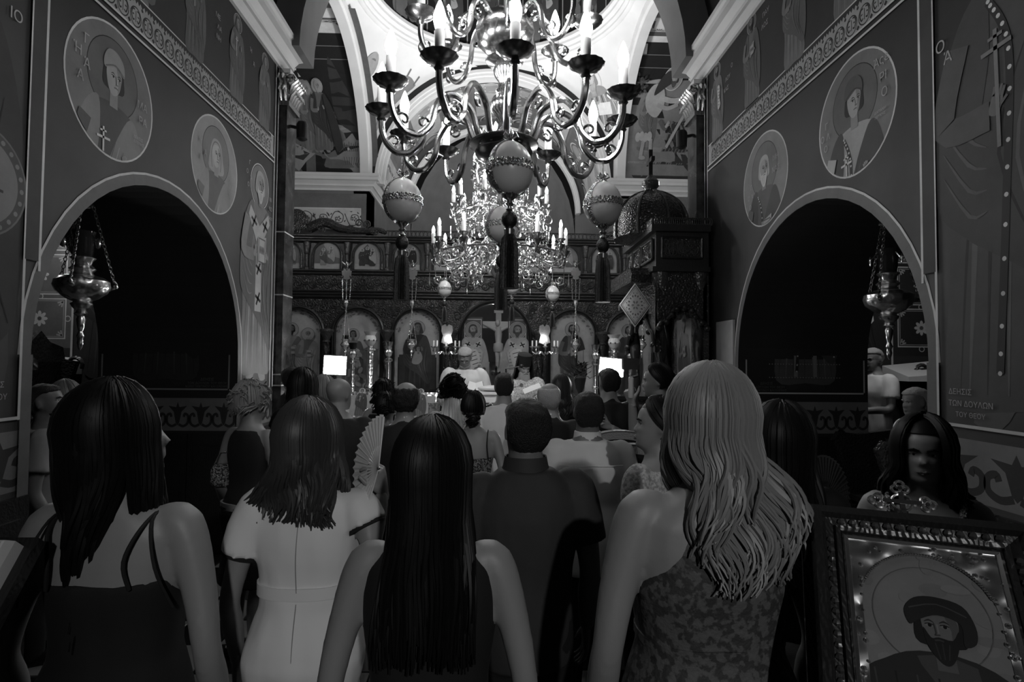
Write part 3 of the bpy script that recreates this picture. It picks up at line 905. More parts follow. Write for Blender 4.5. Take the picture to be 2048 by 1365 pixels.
# transept arms: barrel vaults painted with scenes
def transept(sx):
    mb = MB()
    rows = []
    for x in (sx * HX, sx * 4.0, sx * 6.0):
        rows.append([(x, y, z) for y, z in arc_pts(YC, HY, ZV, 32)])
    mb.rings(rows, 0, False, False)
    v = struct(mb.build('ceiling_' + ('left' if sx < 0 else 'right'), 'plaster_mid'))
    q = MB(); q.box(*sorted((sx * 6.0, sx * 6.2)), Y1, YB, 0, ZV + HY + .1); q.box(*sorted((sx * (XW + TH), sx * 6.0)), Y1, Y1 + .2, 0, ZV + .05)
    struct(q.build('wall_transept_' + ('left' if sx < 0 else 'right'), 'plaster_mid', smooth=False))
    # scene on the east half of the vault: u = x, v = arc length up from the cornice
    ua, ka = (-2.52, .72) if sx < 0 else (2.52, .74)
    on = lambda u, v, d: (ua + (u - sx * 2.6) * ka, YC + (HY - d) * math.cos(v / HY), ZV + (HY - d) * math.sin(v / HY))
    p = Paint()
    a, b = sorted((sx * 2.6, sx * 4.6))
    p.rect(a - .2, .12, b + .4, 3.3, .075)
    p.rect(a - .015, .2, b + .015, 3.3, .45); p.rect(a, .215, b, 2.75, .012)
    p.rect(a, 2.78, b, 3.2, .06); p.rect(a + .1, 2.84, b - .1, 3.14, .3)
    for i in range(4):
        u = a + .3 + .48 * i
        for k in range(8):
            t = 2 * PI * k / 8
            p.poly([(u, 2.99), (u + .09 * math.cos(t - .2), 2.99 + .07 * math.sin(t - .2)), (u + .17 * math.cos(t), 2.99 + .11 * math.sin(t)), (u + .09 * math.cos(t + .2), 2.99 + .07 * math.sin(t + .2))], .05)
    if sx < 0:
        # rocky land, an open tomb, two apostles walking, dark hill and cypress
        p.poly([(a, .215), (a, 1.5), (a + .45, 1.62), (a + .8, 1.6), (a + .95, 1.4), (a + 1.3, 1.05), (b - .2, .85), (b, .7), (b, .215)], .10)
        p.poly([(a + .2, 1.9), (a + .75, 1.92), (a + 1.0, 1.55), (a + 1.35, 1.15), (b - .25, .95), (b, .72), (b, .55), (a + .6, .55), (a + .3, 1.2)], .16)
        p.poly([(a + 1.15, 1.05), (a + 1.35, 1.35), (a + 1.42, 1.2), (a + 1.6, 1.0)], .2, 3)
        p.poly([(a + 1.42, 2.3), (a + 1.33, 1.6), (a + 1.4, 1.15), (b - .1, .95), (b - .1, 1.4), (b - .35, 1.9)], .03, 3)
        p.poly([(a + .9, .5), (a + 1.0, .3), (a + 1.5, .3), (a + 1.7, .215), (a + .4, .215), (a + .5, .5)], .008, 3)
        p.poly([(a + .95, .62), (a + 1.1, .48), (a + 1.3, .5), (a + 1.5, .6), (b, .7), (b, .215), (a + 1.75, .215), (a + 1.5, .4), (a + 1.2, .42), (a + 1.0, .52)], .17)
        p.poly([(a, .75), (a + .05, .8), (a + .75, .55), (a + .5, .4), (a + .3, .215), (a, .4)], .22); p.poly([(a + .04, .74), (a + .6, .55), (a + .42, .42), (a + .05, .5)], .03); p.poly([(a + .5, .4), (a + .75, .55), (a + .75, .215), (a + .5, .215)], .09)
        for q in range(8):
            p.stroke([(a + 1.5 + .05 * q, .6), (a + 1.5 + .06 * q - .03, .78 - .02 * (q % 3))], .014, .04)
            p.stroke([(a + 1.55 + .05 * q, .35), (a + 1.5 + .07 * q, .5)], .012, .05)
        saint(p, a + .72, .6, 1.25, robe=.12, cloak=.09, halo=.22, hair=.2, skin=.2, beard=.2, holds='hand', seed=31, rim=.4)
        saint(p, a + 1.02, .6, 1.33, robe=.1, cloak=.03, halo=.24, hair=.22, skin=.22, beard=.25, holds='hand', seed=32, rim=.4)
        p.poly([(a + 1.12, 1.6), (a + 1.27, 1.5), (a + 1.45, 1.0), (a + 1.5, .68), (a + 1.34, .6), (a + 1.24, .95)], .025, 4)
    else:
        # rocks beside a river, a bowing haloed figure in camel skin, tree
        p.poly([(a, .215), (a, 1.75), (a + .5, 1.85), (a + .9, 2.0), (b, 2.1), (b, .215)], .16)
        p.poly([(a, 1.95), (a + .6, 1.85), (a + 1.1, 2.02), (b, 2.2), (b, 2.45), (a + 1.2, 2.15), (a + .7, 2.05)], .26, 3)
        p.poly([(a + .3, .215), (a + .55, .45), (a + .9, .55), (a + 1.1, .9), (a + 1.25, 1.4), (a + 1.5, 1.62), (b, 1.9), (b, .215)], .03, 3)
        for i in range(13):
            o = .12 * i
            p.stroke([(a + .5 + o, .25 + .02 * i), (a + .8 + o * .8, .4 + .05 * (i % 3)), (a + 1.02 + o * .75, .75), (a + 1.18 + o * .75, 1.2), (a + 1.4 + o * .6, 1.5)], .022, .12, 5)
        p.poly([(a, .6), (a + .35, .5), (a + .9, .62), (a + 1.05, .95), (a + .8, .9), (a + .4, .72)], .2, 3)
        saint(p, a + .55, .72, 1.25, robe=.12, cloak=.1, halo=None, hair=.03, skin=.25, holds='none', seed=33, feet=False)
        for q, (x0, y0, x1, y1) in enumerate(((.45, .62, .5, .95), (.7, .62, .68, .95))):
            p.stroke([(a + x0, y0), (a + x1, y1)], .09, .25); p.ell(a + x0 + .04, y0 - .02, .09, .04, .27, 12)
        for i in range(4): p.ell(a + .34 + .1 * i, .98 + .02 * (i % 2), .07, .09, .3, 12)
        p.poly([(a + .4, 1.7), (a + .55, 1.95), (a + .8, 1.9), (a + .9, 1.6), (a + .75, 1.35), (a + .5, 1.45)], .3, 4)
        p.stroke([(a + .75, 1.72), (a + 1.05, 1.66), (a + 1.3, 1.68)], .1, .32, 4); p.stroke([(a + .72, 1.58), (a + 1.0, 1.52), (a + 1.25, 1.6)], .08, .26, 4)
        p.ell(a + .98, 2.08, .235, .235, .45, 36); p.ell(a + .98, 2.08, .222, .222, .2, 36)
        p.poly([(a + .68, 2.05), (a + .85, 2.22), (a + 1.05, 2.2), (a + 1.06, 2.05), (a + .85, 1.9), (a + .6, 1.75)], .03, 4)
        face(p, a + 1.02, 2.07, .21, .1, .03, .27, .05)
        p.stroke([(a + .85, 1.3), (a + 1.0, 1.15), (a + 1.05, 1.2)], .09, .08, 4); hand(p, a + 1.06, 1.22, .07, .28, -.6)
        for i in range(26):
            t = rnd.uniform(0, 6.28); q = rnd.uniform(0, .2)
            p.ell(a + .22 + q * math.cos(t), 1.95 + 1.3 * q * math.sin(t), .05, .03, rnd.choice((.02, .035, .06)), 7, t)
        p.stroke([(a + 1.5, 1.5), (a + 1.25, 1.05), (a + 1.1, .8)], .07, .3, 4)
    p.build('painted_scene', on, v, cut=.25, eps=.0004)
    if sx > 0:
        inscription([('ΦΩΝΗ ΒΟΩΝΤΟΣ ΕΝ ΤΗ ΕΡΗΜΩ', a + .5, .5, .05)], on, v, .3, .05)
    # the moulded rib of the crossing arch on this side
    mb = MB()
    R4 = []
    for i in range(37):
        t = PI * i / 36
        yy = lambda r: YC - r * math.cos(t); zz = lambda r: ZV + r * math.sin(t)
        o = []
        for r, x in ((HY + .02, HX + .16), (HY + .02, HX - .06), (HY - .05, HX - .06), (HY - .05, HX - .02), (HY - .1, HX + .0), (HY - .1, HX + .16)):
            o.append((sx * x, yy(r), zz(r)))
        R4.append(o)
    mb.rings(R4, 0, True, True)
    struct(mb.build('trim_%d' % (7 if sx < 0 else 8), 'plaster_white'))
transept(-1); transept(1)

# pendentives carrying the dome
RS = math.hypot(HX, HY)
def pend(qx, qy):
    mb = MB()
    rows = []
    for k in range(15):
        z = 2.4 * k / 14
        rho = math.sqrt(RS * RS - z * z)
        f0 = math.acos(min(1, HX / rho)); f1 = math.asin(min(1, HY / rho))
        rows.append([(qx * rho * math.cos(f0 + (f1 - f0) * j / 12), YC + qy * rho * math.sin(f0 + (f1 - f0) * j / 12), ZV + z) for j in range(13)])
    mb.rings(rows, 0, False, False)
    return mb
EVANG = {(-1, 1): 'ox', (1, 1): 'old'}
for i, (qx, qy) in enumerate(((-1, 1), (1, 1), (-1, -1), (1, -1))):
    o = pend(qx, qy).build('dome_pendentive', 'plaster_white')
    o.name = 'wall_pendentive_%s' % ('east_left', 'east_right', 'west_left', 'west_right')[i]
    struct(o)
    if qy > 0:
        # u: angle along the quadrant as arc, v: height
        def on(u, v, d, qx=qx):
            z = v; rho = math.sqrt(max(.01, (RS - d) ** 2 - z * z))
            f0 = math.acos(min(1, HX / rho)) + .04; f1 = math.asin(min(1, HY / rho)) - .04
            a = max(f0, min(f1, R_(42.5) + u / 2.6))
            return (qx * rho * math.cos(a), YC + rho * math.sin(a), ZV + z)
        p = Paint()
        f = qx
        for (x, y, r) in ((-.1, .9, .16), (.15, .8, .18), (.35, .95, .14), (-.3, 1.05, .13), (.02, .65, .12), (.5, 1.2, .1), (-.45, 1.3, .12)):
            p.ell(x * f, y, r, r * .8, .5, 20); p.ell(x * f + .02, y + .02, r * .8, r * .6, .62, 20)
        if qx < 0:
            p.poly([(-.1, 1.0), (-.18, 1.35), (-.05, 1.7), (.12, 1.85), (.3, 1.75), (.42, 1.3), (.3, 1.0)], .2, 4)
            for i2 in range(6): p.stroke([(-.06 + .06 * i2, 1.65), (-.04 + .05 * i2, 1.35), (-.08 + .07 * i2, 1.05)], .018, .1, 3)
            p.poly([(.15, 1.6), (.45, 1.55), (.6, 1.8), (.42, 2.0), (.2, 1.95)], .17, 4); p.stroke([(.3, 1.95), (.34, 2.12)], .03, .12); p.stroke([(.48, 1.9), (.56, 2.06)], .03, .12)
            face(p, -.12, 1.98, .2, .1, .1, .45, .25)
            p.ell(-.5, 1.9, .14, .2, .25, 16); p.ell(-.5, 1.9, .08, .14, .12, 16)
        else:
            p.ring(.12, 1.95, .22, .012, .45, 30)
            p.poly([(-.3, .95), (-.38, 1.25), (-.2, 1.55), (-.1, 1.8), (.1, 1.85), (.3, 1.7), (.35, 1.3), (.3, .95), (0, .85)], .22, 4)
            for i2 in range(9): p.stroke([(-.2 + .05 * i2, 1.7), (-.28 + .07 * i2, 1.35), (-.15 + .05 * i2, .95)], .022, .42 if i2 % 2 else .08, 4)
            p.poly([(-.12, 1.35), (.14, 1.4), (.12, 1.6), (-.14, 1.55)], .6); hand(p, .1, 1.55, .07, .4)
            face(p, .12, 1.95, .26, .1, .2, .4, .3)
        p.build('painted_evangelist', on, o, cut=.2, eps=.0004)

# dome: moulded ring, dark painted drum, cupola
ZR = ZV + 2.4
ringp = [(2.24, ZR - .03), (2.2, ZR - .03), (2.16, ZR), (2.16, ZR + .04), (2.11, ZR + .06), (2.11, ZR + .1), (2.05, ZR + .13), (2.05, ZR + .18), (2.0, ZR + .2), (2.0, ZR + .26), (2.3, ZR + .26), (2.3, ZR)]
mb = MB()
n = 64
mb.rings([[(r * math.cos(2 * PI * j / n), YC + r * math.sin(2 * PI * j / n), z) for r, z in ringp] for j in range(n + 1)], 0, True, False)
struct(mb.build('trim_9', 'plaster_white'))
mb = MB()
rows = [[(r * math.cos(2 * PI * j / 48), YC + r * math.sin(2 * PI * j / 48), z) for j in range(48)] for r, z in [(2.08, ZR + .2), (2.08, ZR + 2.2)] + [(2.08 * math.cos(PI / 2 * k / 8), ZR + 2.2 + 2.0 * math.sin(PI / 2 * k / 8)) for k in range(1, 9)]]
mb.rings(rows, 0, True, False)
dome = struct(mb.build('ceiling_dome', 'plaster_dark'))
on = lambda u, v, d: ((2.08 - d) * math.sin(u / 2.08), YC + (2.08 - d) * math.cos(u / 2.08), v)
for k in range(-3, 4):
    p = Paint()
    u = k * .95
    p.frame(u - .42, ZR + .3, u + .42, ZR + 2.0, .02, .3)
    saint(p, u, ZR + .34, 1.6, robe=.12, cloak=.07, halo=.2, hair=.05, skin=.2, beard=.1 if k % 2 else None, holds='scroll', seed=40 + k)
    p.build('painted_prophet', on, dome, cut=.3, eps=.0004)

# sanctuary: moulded arch, painted barrel, east wall with apse
def arch_band(y0_, y1_, r1, r0, name, mtl, n=40):
    mb = MB(); R4 = []
    for i in range(n + 1):
        t = PI * i / n
        c, s = -math.cos(t), math.sin(t)
        w_ = r1 - r0
        prof = [(r1, y1_), (r1, y0_), (r0 + .66 * w_, y0_), (r0 + .6 * w_, y0_ + .03), (r0 + .33 * w_, y0_ + .03), (r0 + .27 * w_, y0_ + .06), (r0, y0_ + .06), (r0, y1_)]
        R4.append([(r * c, y, ZV + r * s) for r, y in prof])
    mb.rings(R4, 0, True, True)
    return struct(mb.build(name, mtl))
mb = MB(); R4 = []
for i in range(41):
    t = PI * i / 40; c, s = -math.cos(t), math.sin(t)
    R4.append([(2.42 * c, YB - .03, ZV + 2.42 * s), (2.28 * c, YB - .03, ZV + 2.28 * s)])
mb.rings(R4, 0, False, False)
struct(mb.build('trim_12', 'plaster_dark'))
arch_band(YB - .06, YB + .14, 2.30, 2.12, 'trim_10', 'plaster_white')
arch_band(13.0, 13.2, 2.0, 1.9, 'trim_11', 'plaster_white')
mb = MB()
mb.rings([[(x, y, z) for x, z in arc_pts(0, 2.2, ZV, 32)] for y in (YB + .05, 12.0, 13.2)], 0, False, False)
mb.box(-HX - .3, -HX, YB, 13.6, 0, ZV + .1); mb.box(HX, HX + .3, YB, 13.6, 0, ZV + .1)
bema = struct(mb.build('wall_sanctuary', 'plaster_mid'))
on = lambda u, v, d: (-(2.2 - d) * math.cos(u / 2.2), v, ZV + (2.2 - d) * math.sin(u / 2.2))
p = Paint()
for k in range(9):
    u = .35 + k * .76
    p.rect(u - .34, YB + .3, u + .34, 12.9, .12 if k % 2 else .35)
    for j in range(3):
        y = YB + .55 + .75 * j
        p.ring(u, y, .27, .03, .5, 20); p.ell(u, y, .2, .2, .25, 16)
        p.stroke([(u - .2, y + .38), (u - .05, y + .3), (u + .1, y + .38), (u + .2, y + .3)], .03, .45, 4)
        for q in range(5): p.ell(u + .12 * math.cos(q * 1.26), y + .12 * math.sin(q * 1.26), .05, .04, .5, 8)
p.build('painted_ornament', on, bema, cut=.25, eps=.0004)
# the apse
YE = 13.2
mb = MB()
rows = []
for k in range(0, 9):
    a = PI / 2 * k / 8
    rows.append([(1.9 * math.cos(a) * -math.cos(PI * j / 24), YE + 1.9 * math.cos(a) * math.sin(PI * j / 24), ZV - .6 + 1.9 * math.sin(a) * 1.3) for j in range(25)])
rows.insert(0, [(1.9 * -math.cos(PI * j / 24), YE + 1.9 * math.sin(PI * j / 24), 0) for j in range(25)])
mb.rings(rows, 0, False, False)
apse = struct(mb.build('wall_apse', 'plaster_mid'))
mb = MB()
mb.add([(-2.4, YE, 0), (-1.9, YE, 0), (-1.9, YE, ZV), (-2.4, YE, ZV)], [(0, 1, 2, 3)])
mb.add([(2.4, YE, 0), (1.9, YE, 0), (1.9, YE, ZV), (2.4, YE, ZV)], [(0, 1, 2, 3)])
for i in range(40):
    t0, t1 = PI * i / 40, PI * (i + 1) / 40
    f = lambda r, t: (-r * math.cos(t), YE, ZV + r * math.sin(t))
    mb.add([f(1.9, t0), f(2.3, t0), f(2.3, t1), f(1.9, t1)], [(0, 1, 2, 3)])
struct(mb.build('wall_east', 'plaster_mid', smooth=False))
on = lambda u, v, d: ((1.9 - d) * math.sin(u / 1.9), YE + (1.9 - d) * math.cos(u / 1.9), v)
p = Paint()
p.rect(-2.9, 4.95, 2.9, 5.15, .4); p.rect(-2.9, 5.0, 2.9, 5.06, .2); p.rect(-2.9, 4.3, 2.9, 4.95, .17); p.rect(-2.9, 3.8, 2.9, 4.25, .45)
for sx in (-1, 1):
    for i in range(4):
        u = sx * (.55 + .42 * i)
        p.rect(u - .17, 5.15, u + .17, 5.95, .42); p.rect(u - .09, 5.2, u + .09, 5.65, .1); p.ell(u, 5.65, .09, .09, .1, 14)
    p.rect(sx * 1.25 - .95, 5.95, sx * 1.25 + .95, 6.08, .5)
p.poly([(-.75, 5.15), (-.55, 6.0), (-.3, 6.45), (0, 6.6), (.3, 6.45), (.55, 6.0), (.75, 5.15)], .1, 4)
for i in range(9): p.stroke([(-.5 + .12 * i, 6.1), (-.55 + .14 * i, 5.2)], .03, .22 if i % 2 else .05)
p.poly([(.3, 6.3), (1.0, 6.1), (1.4, 5.7), (.9, 5.8), (.45, 5.85)], .35, 3); p.poly([(-.3, 6.3), (-1.0, 6.1), (-1.4, 5.7), (-.9, 5.8), (-.45, 5.85)], .35, 3)
p.ell(0, 6.75, .3, .3, .4, 30); face(p, 0, 6.7, .36, .05, .05, .3, veil=.15)
p.build('painted_scene', on, apse, cut=.25, eps=.0004)
inscription([('ΔΕΗΣΙΣ', -1.0, 4.75, .09), ('ΑΘΑΝΑΣΙΟΥ', -1.0, 4.62, .08), ('ΙΕΡΕΩΣ ΣΟΦΙΑΣ', -1.0, 4.5, .08)], on, apse, .5, .06)

# side aisles: outer walls, east wall with strapwork painting, flat ceiling
for sx in (-1, 1):
    side = 'left' if sx < 0 else 'right'
    mb = MB(); mb.box(*sorted((sx * 7.0, sx * 7.2)), Y0, Y1, 0, 3.6)
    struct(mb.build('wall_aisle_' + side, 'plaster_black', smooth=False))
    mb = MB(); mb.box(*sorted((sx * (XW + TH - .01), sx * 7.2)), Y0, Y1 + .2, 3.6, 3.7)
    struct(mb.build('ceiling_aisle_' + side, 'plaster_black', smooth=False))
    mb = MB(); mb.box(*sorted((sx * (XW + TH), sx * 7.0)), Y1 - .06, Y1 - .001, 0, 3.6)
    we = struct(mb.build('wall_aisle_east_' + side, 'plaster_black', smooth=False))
    on = lambda u, v, d: (u, Y1 - .06 - d, v)
    p = Paint()
    x_in = sx * 4.72
    x_out = sx * 6.0
    a, b = sorted((x_in, x_out))
    g0, gl = (.075, .3) if sx < 0 else (.015, .3)
    p.rect(a, 1.9, b, 3.6, g0)
    cw, chh = .62, .46
    k = 0
    for i in range(3):
        xc = x_in + sx * (.06 + cw * (i + .5))
        for j in range(4):
            z0 = 2.0 + .5 * j
            p.frame(xc - cw / 2 + .02, z0, xc + cw / 2 - .02, z0 + chh, .014, gl); p.frame(xc - cw / 2 + .045, z0 + .025, xc + cw / 2 - .045, z0 + chh - .025, .008, gl * .6)
            zc = z0 + chh / 2
            for q in range(8):
                t = 2 * PI * q / 8
                p.ell(xc + .055 * math.cos(t), zc + .055 * math.sin(t), .035, .02, gl, 10, t)
            p.ell(xc, zc, .02, .02, .05, 10)
            p.ring(xc, z0 - .02, .035, .01, gl, 16); p.ring(xc + cw / 2, zc, .035, .01, gl, 16)
            for qx in (-1, 1):
                for qz in (-1, 1):
                    for t in (-.6, 0, .6):
                        ang = math.atan2(-qz, -qx) + t
                        p.stroke([(xc + qx * (cw / 2 - .06), zc + qz * (chh / 2 - .04)), (xc + qx * (cw / 2 - .06) + .06 * math.cos(ang), zc + qz * (chh / 2 - .04) + .06 * math.sin(ang))], .016, gl * .7, 0)
    p.rect(x_in - .012, 1.6, x_in + .012, 3.6, gl)
    saint(p, sx * 4.25, 1.55, 1.9, robe=.02, cloak=.014, halo=None, skin=.03, holds='scroll', seed=3)
    p.build('painted_strapwork', on, we)
    mb = MB()
    z_ = 1.86
    mb.rings([[(sx * 4.6, Y1 - .07, z_ - .08), (sx * 4.6, Y1 - .5, z_ - .2), (sx * 4.6, Y1 - .5, z_ - .25), (sx * 4.6, Y1 - .07, z_ - .25)],
              [(sx * 6.6, Y1 - .07, z_ + .12), (sx * 6.6, Y1 - .5, z_ - .02), (sx * 6.6, Y1 - .5, z_ - .25), (sx * 6.6, Y1 - .07, z_ - .25)]], 0, True, True)
    struct(mb.build('trim_%d' % (13 if sx < 0 else 14), 'plaster_white', smooth=False))
mb = MB(); mb.box(-7.2, 7.2, Y0 - .3, Y0, 0, 8.0)
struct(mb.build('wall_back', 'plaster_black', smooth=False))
# ------------------------------------------------------------ the big brass chandelier
def polar(ax, ay, r, th, z):
    """th = 0 towards the camera"""
    return (ax + r * math.sin(th), ay - r * math.cos(th), z)

C1 = P(1008, 240, 2.5); C1X, C1Y = C1.x, 2.5
ch1 = thing('brass_chandelier', 'large polished brass chandelier with two tiers of curved arms and lit candle bulbs, nearest', 'chandelier', (C1X, C1Y, 0))
BULB_LIGHTS = []
def bulb_prof(r, h):
    return [(r * .45, 0), (r * .75, h * .12), (r, h * .34), (r * .92, h * .5), (r * .62, h * .72), (r * .3, h * .9), (r * .06, h)]
def cup_prof(s):
    return [(.012 * s, -.03 * s), (.02 * s, -.02 * s), (.014 * s, -.008 * s), (.03 * s, 0), (.052 * s, .008 * s), (.064 * s, .022 * s), (.069 * s, .026 * s), (.062 * s, .027 * s), (.04 * s, .016 * s), (.02 * s, .014 * s)]
def fluted(mb, prof, n, at, flute, amp, X=None):
    at = Vector(at)
    k = n * 2
    rings = [[at + Vector((r * (1 + (amp if j % 2 else -amp) * flute(i)) * math.cos(2 * PI * j / k), r * (1 + (amp if j % 2 else -amp) * flute(i)) * math.sin(2 * PI * j / k), z)) for j in range(k)] for i, (r, z) in enumerate(prof)]
    mb.rings(rings, 0)
def sp(pts, k=5):
    return [Vector(p) for p in spline(pts, k)]

TIER = [[(.10, 2.72), (.137, 2.78), (.169, 2.862), (.235, 2.9), (.288, 2.894), (.336, 2.832), (.358, 2.753), (.404, 2.702), (.44, 2.695), (.473, 2.703), (.51, 2.741), (.528, 2.79), (.532, 2.84)],
        [(.06, 3.2), (.09, 3.27), (.12, 3.32), (.165, 3.33), (.2, 3.28), (.215, 3.2), (.25, 3.14), (.3, 3.125), (.345, 3.16), (.368, 3.22), (.37, 3.28)]]
arm_me = []
for ti, prof in enumerate(TIER):
    mb = MB()
    mb.tube(sp([(r, 0, z) for r, z in prof], 5), .0135 if ti == 0 else .012, 9)
    arm_me.append(mb.mesh('arm', 'brass'))
    re, ze = prof[-1]
    # scroll ornaments that ride in the bend
    def spiral(cr, cz, r0, turns, a0, dr, th=.006):
        mb = MB(); pts = []
        N = 26
        for i in range(N + 1):
            t = i / N; a = a0 + dr * turns * 2 * PI * t; q = r0 * (1 - .8 * t)
            pts.append((cr + q * math.cos(a), 0, cz + q * math.sin(a)))
        mb.tube(pts, [th * (1.1 - .5 * i / N) for i in range(N + 1)], 6)
        return mb.mesh('scroll', 'brass')
    lo = min(prof, key=lambda q: q[1]) if ti else (.43, 2.695)
    arm_me.append([spiral(lo[0] + .045, lo[1] + .05, .034, 1.1, -1.2, 1),
                   spiral(lo[0] - .04, lo[1] + .055, .034, 1.1, -1.9, -1),
                   spiral(prof[3][0] + .005, prof[3][1] - .055, .03, 1.2, 1.6, -1)])
cupm = MB(); fluted(cupm, cup_prof(1.0), 14, (0, 0, 0), lambda i: 1 if 3 <= i <= 7 else 0, .025); cup_me = cupm.mesh('drip_cup', 'brass_dark')
q = MB(); q.lathe([(.0185, 0), (.019, .004), (.019, .1), (.017, .104)], 14); sleeve_me = q.mesh('candle_sleeve', 'candle')
q = MB(); q.lathe(bulb_prof(.0235, .115), 14); bulb_me = q.mesh('candle_bulb', 'bulb')
def put(name, me, parent, loc, rz=0.0):
    o = bpy.data.objects.new(name, me); COL.objects.link(o); o.parent = parent; o.location = loc; o.rotation_euler = (0, 0, rz)
    return o
def chand_arm(root, ti, th, prof, off):
    a = put('arm', arm_me[ti * 2], root, (0, 0, 0), th - PI / 2)
    for sm in arm_me[ti * 2 + 1]: put('scroll', sm, a, (0, 0, 0))
    re, ze = prof[-1]
    put('drip_cup', cup_me, a, (re, 0, ze + .02))
    put('candle_sleeve', sleeve_me, a, (re, 0, ze + .036))
    put('candle_bulb', bulb_me, a, (re, 0, ze + .138))
    x, y, z = polar(0, 0, re, th, ze + .19)
    return Vector((x, y, z))
for i in range(12):
    th = R_(3 + 30 * i)
    v = chand_arm(ch1, 0, th, TIER[0], 0)
    if i % 2 == 0:
        BULB_LIGHTS.append((ch1, v))
for i in range(8):
    th = R_(45 * i + 2)
    v = chand_arm(ch1, 1, th, TIER[1], 0)
    if i % 4 == 0: BULB_LIGHTS.append((ch1, v))
mb = MB()
mb.lathe([(.008, 2.60), (.02, 2.62), (.012, 2.64), (.03, 2.655), (.075, 2.67), (.115, 2.69), (.128, 2.715), (.12, 2.73), (.15, 2.742), (.153, 2.75), (.145, 2.758), (.09, 2.77), (.05, 2.79), (.03, 2.82), (.026, 2.85)], 32)
mb.build('lower_bowl', 'brass_dark', ch1)
mb = MB(); mb.lathe([(.026, 2.84), (.04, 2.86), (.03, 2.87), (.055, 2.895), (.062, 2.925), (.055, 2.955), (.03, 2.98), (.038, 2.99), (.028, 3.0), (.026, 3.03), (.045, 3.06), (.05, 3.085), (.03, 3.1), (.075, 3.115), (.085, 3.125), (.06, 3.14), (.035, 3.16)], 24)
mb.build('column', 'brass', ch1)
mb = MB(); prof = [(.035, 3.15), (.08, 3.165), (.115, 3.2), (.13, 3.245), (.12, 3.29), (.09, 3.325), (.045, 3.35)]
fluted(mb, prof, 12, (0, 0, 0), lambda i: 1 if 0 < i < 6 else .3, .03); mb.build('melon_ball', 'brass', ch1)
mb = MB(); mb.lathe([(.045, 3.34), (.03, 3.37), (.024, 3.5), (.06, 3.54), (.07, 3.6), (.03, 3.66), (.02, 3.7), (.018, 4.6)], 18); mb.build('stem', 'brass', ch1)
for i, (root, v) in enumerate(BULB_LIGHTS):
    lamp('bulb_glow', 'POINT', v, 6.0, .03, parent=root)

# ------------------------------------------------------------ the ornate candle chandelier further in
C2 = P(1000, 440, 7.6); C2X, C2Y = C2.x, 7.6
ch2 = thing('filigree_chandelier', 'ornate pale filigree chandelier crowded with lit candles and hanging scrolls, behind the brass one', 'chandelier', (C2X, C2Y, 0))
T2 = [(.88, 3.33, 12, 0.0), (.62, 3.88, 10, .3), (.38, 4.38, 6, .1)]
q = MB(); q.lathe([(.025, 0), (.027, .005), (.027, .14), (.023, .15)], 10); sleeve2_me = q.mesh('candle_sleeve', 'wax')
q = MB(); q.lathe(bulb_prof(.021, .1), 10); flame2_me = q.mesh('candle_bulb', 'bulb')
q = MB(); q.lathe([(.005, -.16), (.02, -.13), (.05, -.08), (.055, -.06), (.02, -.045), (.03, -.02), (.06, 0), (.062, .008), (.02, .006)], 12); cup2_me = q.mesh('drip_cup', 'brass_dark')
def scroll_tube(mb, c, r0, turns, a0, dr, th, plane):
    pts = []
    N = max(8, int(14 * turns))
    for i in range(N + 1):
        t = i / N; a = a0 + dr * turns * 2 * PI * t; q = r0 * (1 - .78 * t)
        pts.append(plane(c[0] + q * math.cos(a), c[1] + q * math.sin(a)))
    mb.tube(pts, [th * (1.2 - .6 * i / N) for i in range(N + 1)], 4, cap=False)
def fil_arm(re, ze, seed, hang):
    r = random.Random(seed)
    mb = MB()
    pl = lambda a, b: (a, 0, b)
    mb.tube(sp([(.06, 0, ze - .1), (re * .4, 0, ze + .02), (re * .65, 0, ze - .2), (re * .9, 0, ze - .28), (re, 0, ze - .12)], 6), .012, 6)
    for i in range(9):
        c = (re * r.uniform(.25, 1.05), ze - r.uniform(.05, hang))
        scroll_tube(mb, c, r.uniform(.05, .1), r.uniform(1, 1.6), r.uniform(0, 6.3), r.choice((-1, 1)), .007, pl)
    for i in range(4):     # side scrolls that turn out of the arm's plane
        c = (re * r.uniform(.5, 1.0), ze - r.uniform(.0, hang))
        tt = r.uniform(-1.2, 1.2)
        scroll_tube(mb, (0, c[1]), r.uniform(.05, .09), 1.2, r.uniform(0, 6.3), 1, .0065, lambda a, b: (c[0] + a * math.cos(tt), a * math.sin(tt), b))
    for i in range(3):
        a = re * (.55 + .25 * i); z1 = ze - hang * (.75 + .1 * i)
        mb.tube([(a, 0, z1 + .1), (a, 0, z1)], .004, 4); mb.lathe([(.002, z1 - .09), (.016, z1 - .05), (.004, z1)], 6, (a, 0, 0))
    return mb
for k, (re, ze, n, a0) in enumerate(T2):
    me = [fil_arm(re, ze, 100 + k * 5 + j, .5 if k == 0 else .42).mesh('filigree_arm', 'silver_plain' if j % 2 else 'brass') for j in range(3)]
    for i in range(n):
        th = a0 + 2 * PI * i / n
        a = put('filigree_arm', me[i % 3], ch2, (0, 0, 0), th - PI / 2)
        put('drip_cup', cup2_me, a, (re, 0, ze)); put('candle_sleeve', sleeve2_me, a, (re, 0, ze + .004)); put('candle_bulb', flame2_me, a, (re, 0, ze + .15))
        if k < 2 and i % 3 == 0:
            lamp('candle_glow', 'POINT', polar(0, 0, re + .0, th, ze + .3), 12.0, .03, parent=ch2)
mb = MB(); mb.lathe([(.01, 2.74), (.05, 2.8), (.02, 2.86), (.12, 2.95), (.16, 3.05), (.06, 3.15), (.04, 3.3), (.13, 3.4), (.05, 3.55), (.035, 3.75), (.11, 3.85), (.04, 4.0), (.03, 4.3), (.09, 4.4), (.03, 4.6), (.02, 4.8), (.015, 7.5)], 16)
mb.build('column', 'brass', ch2)
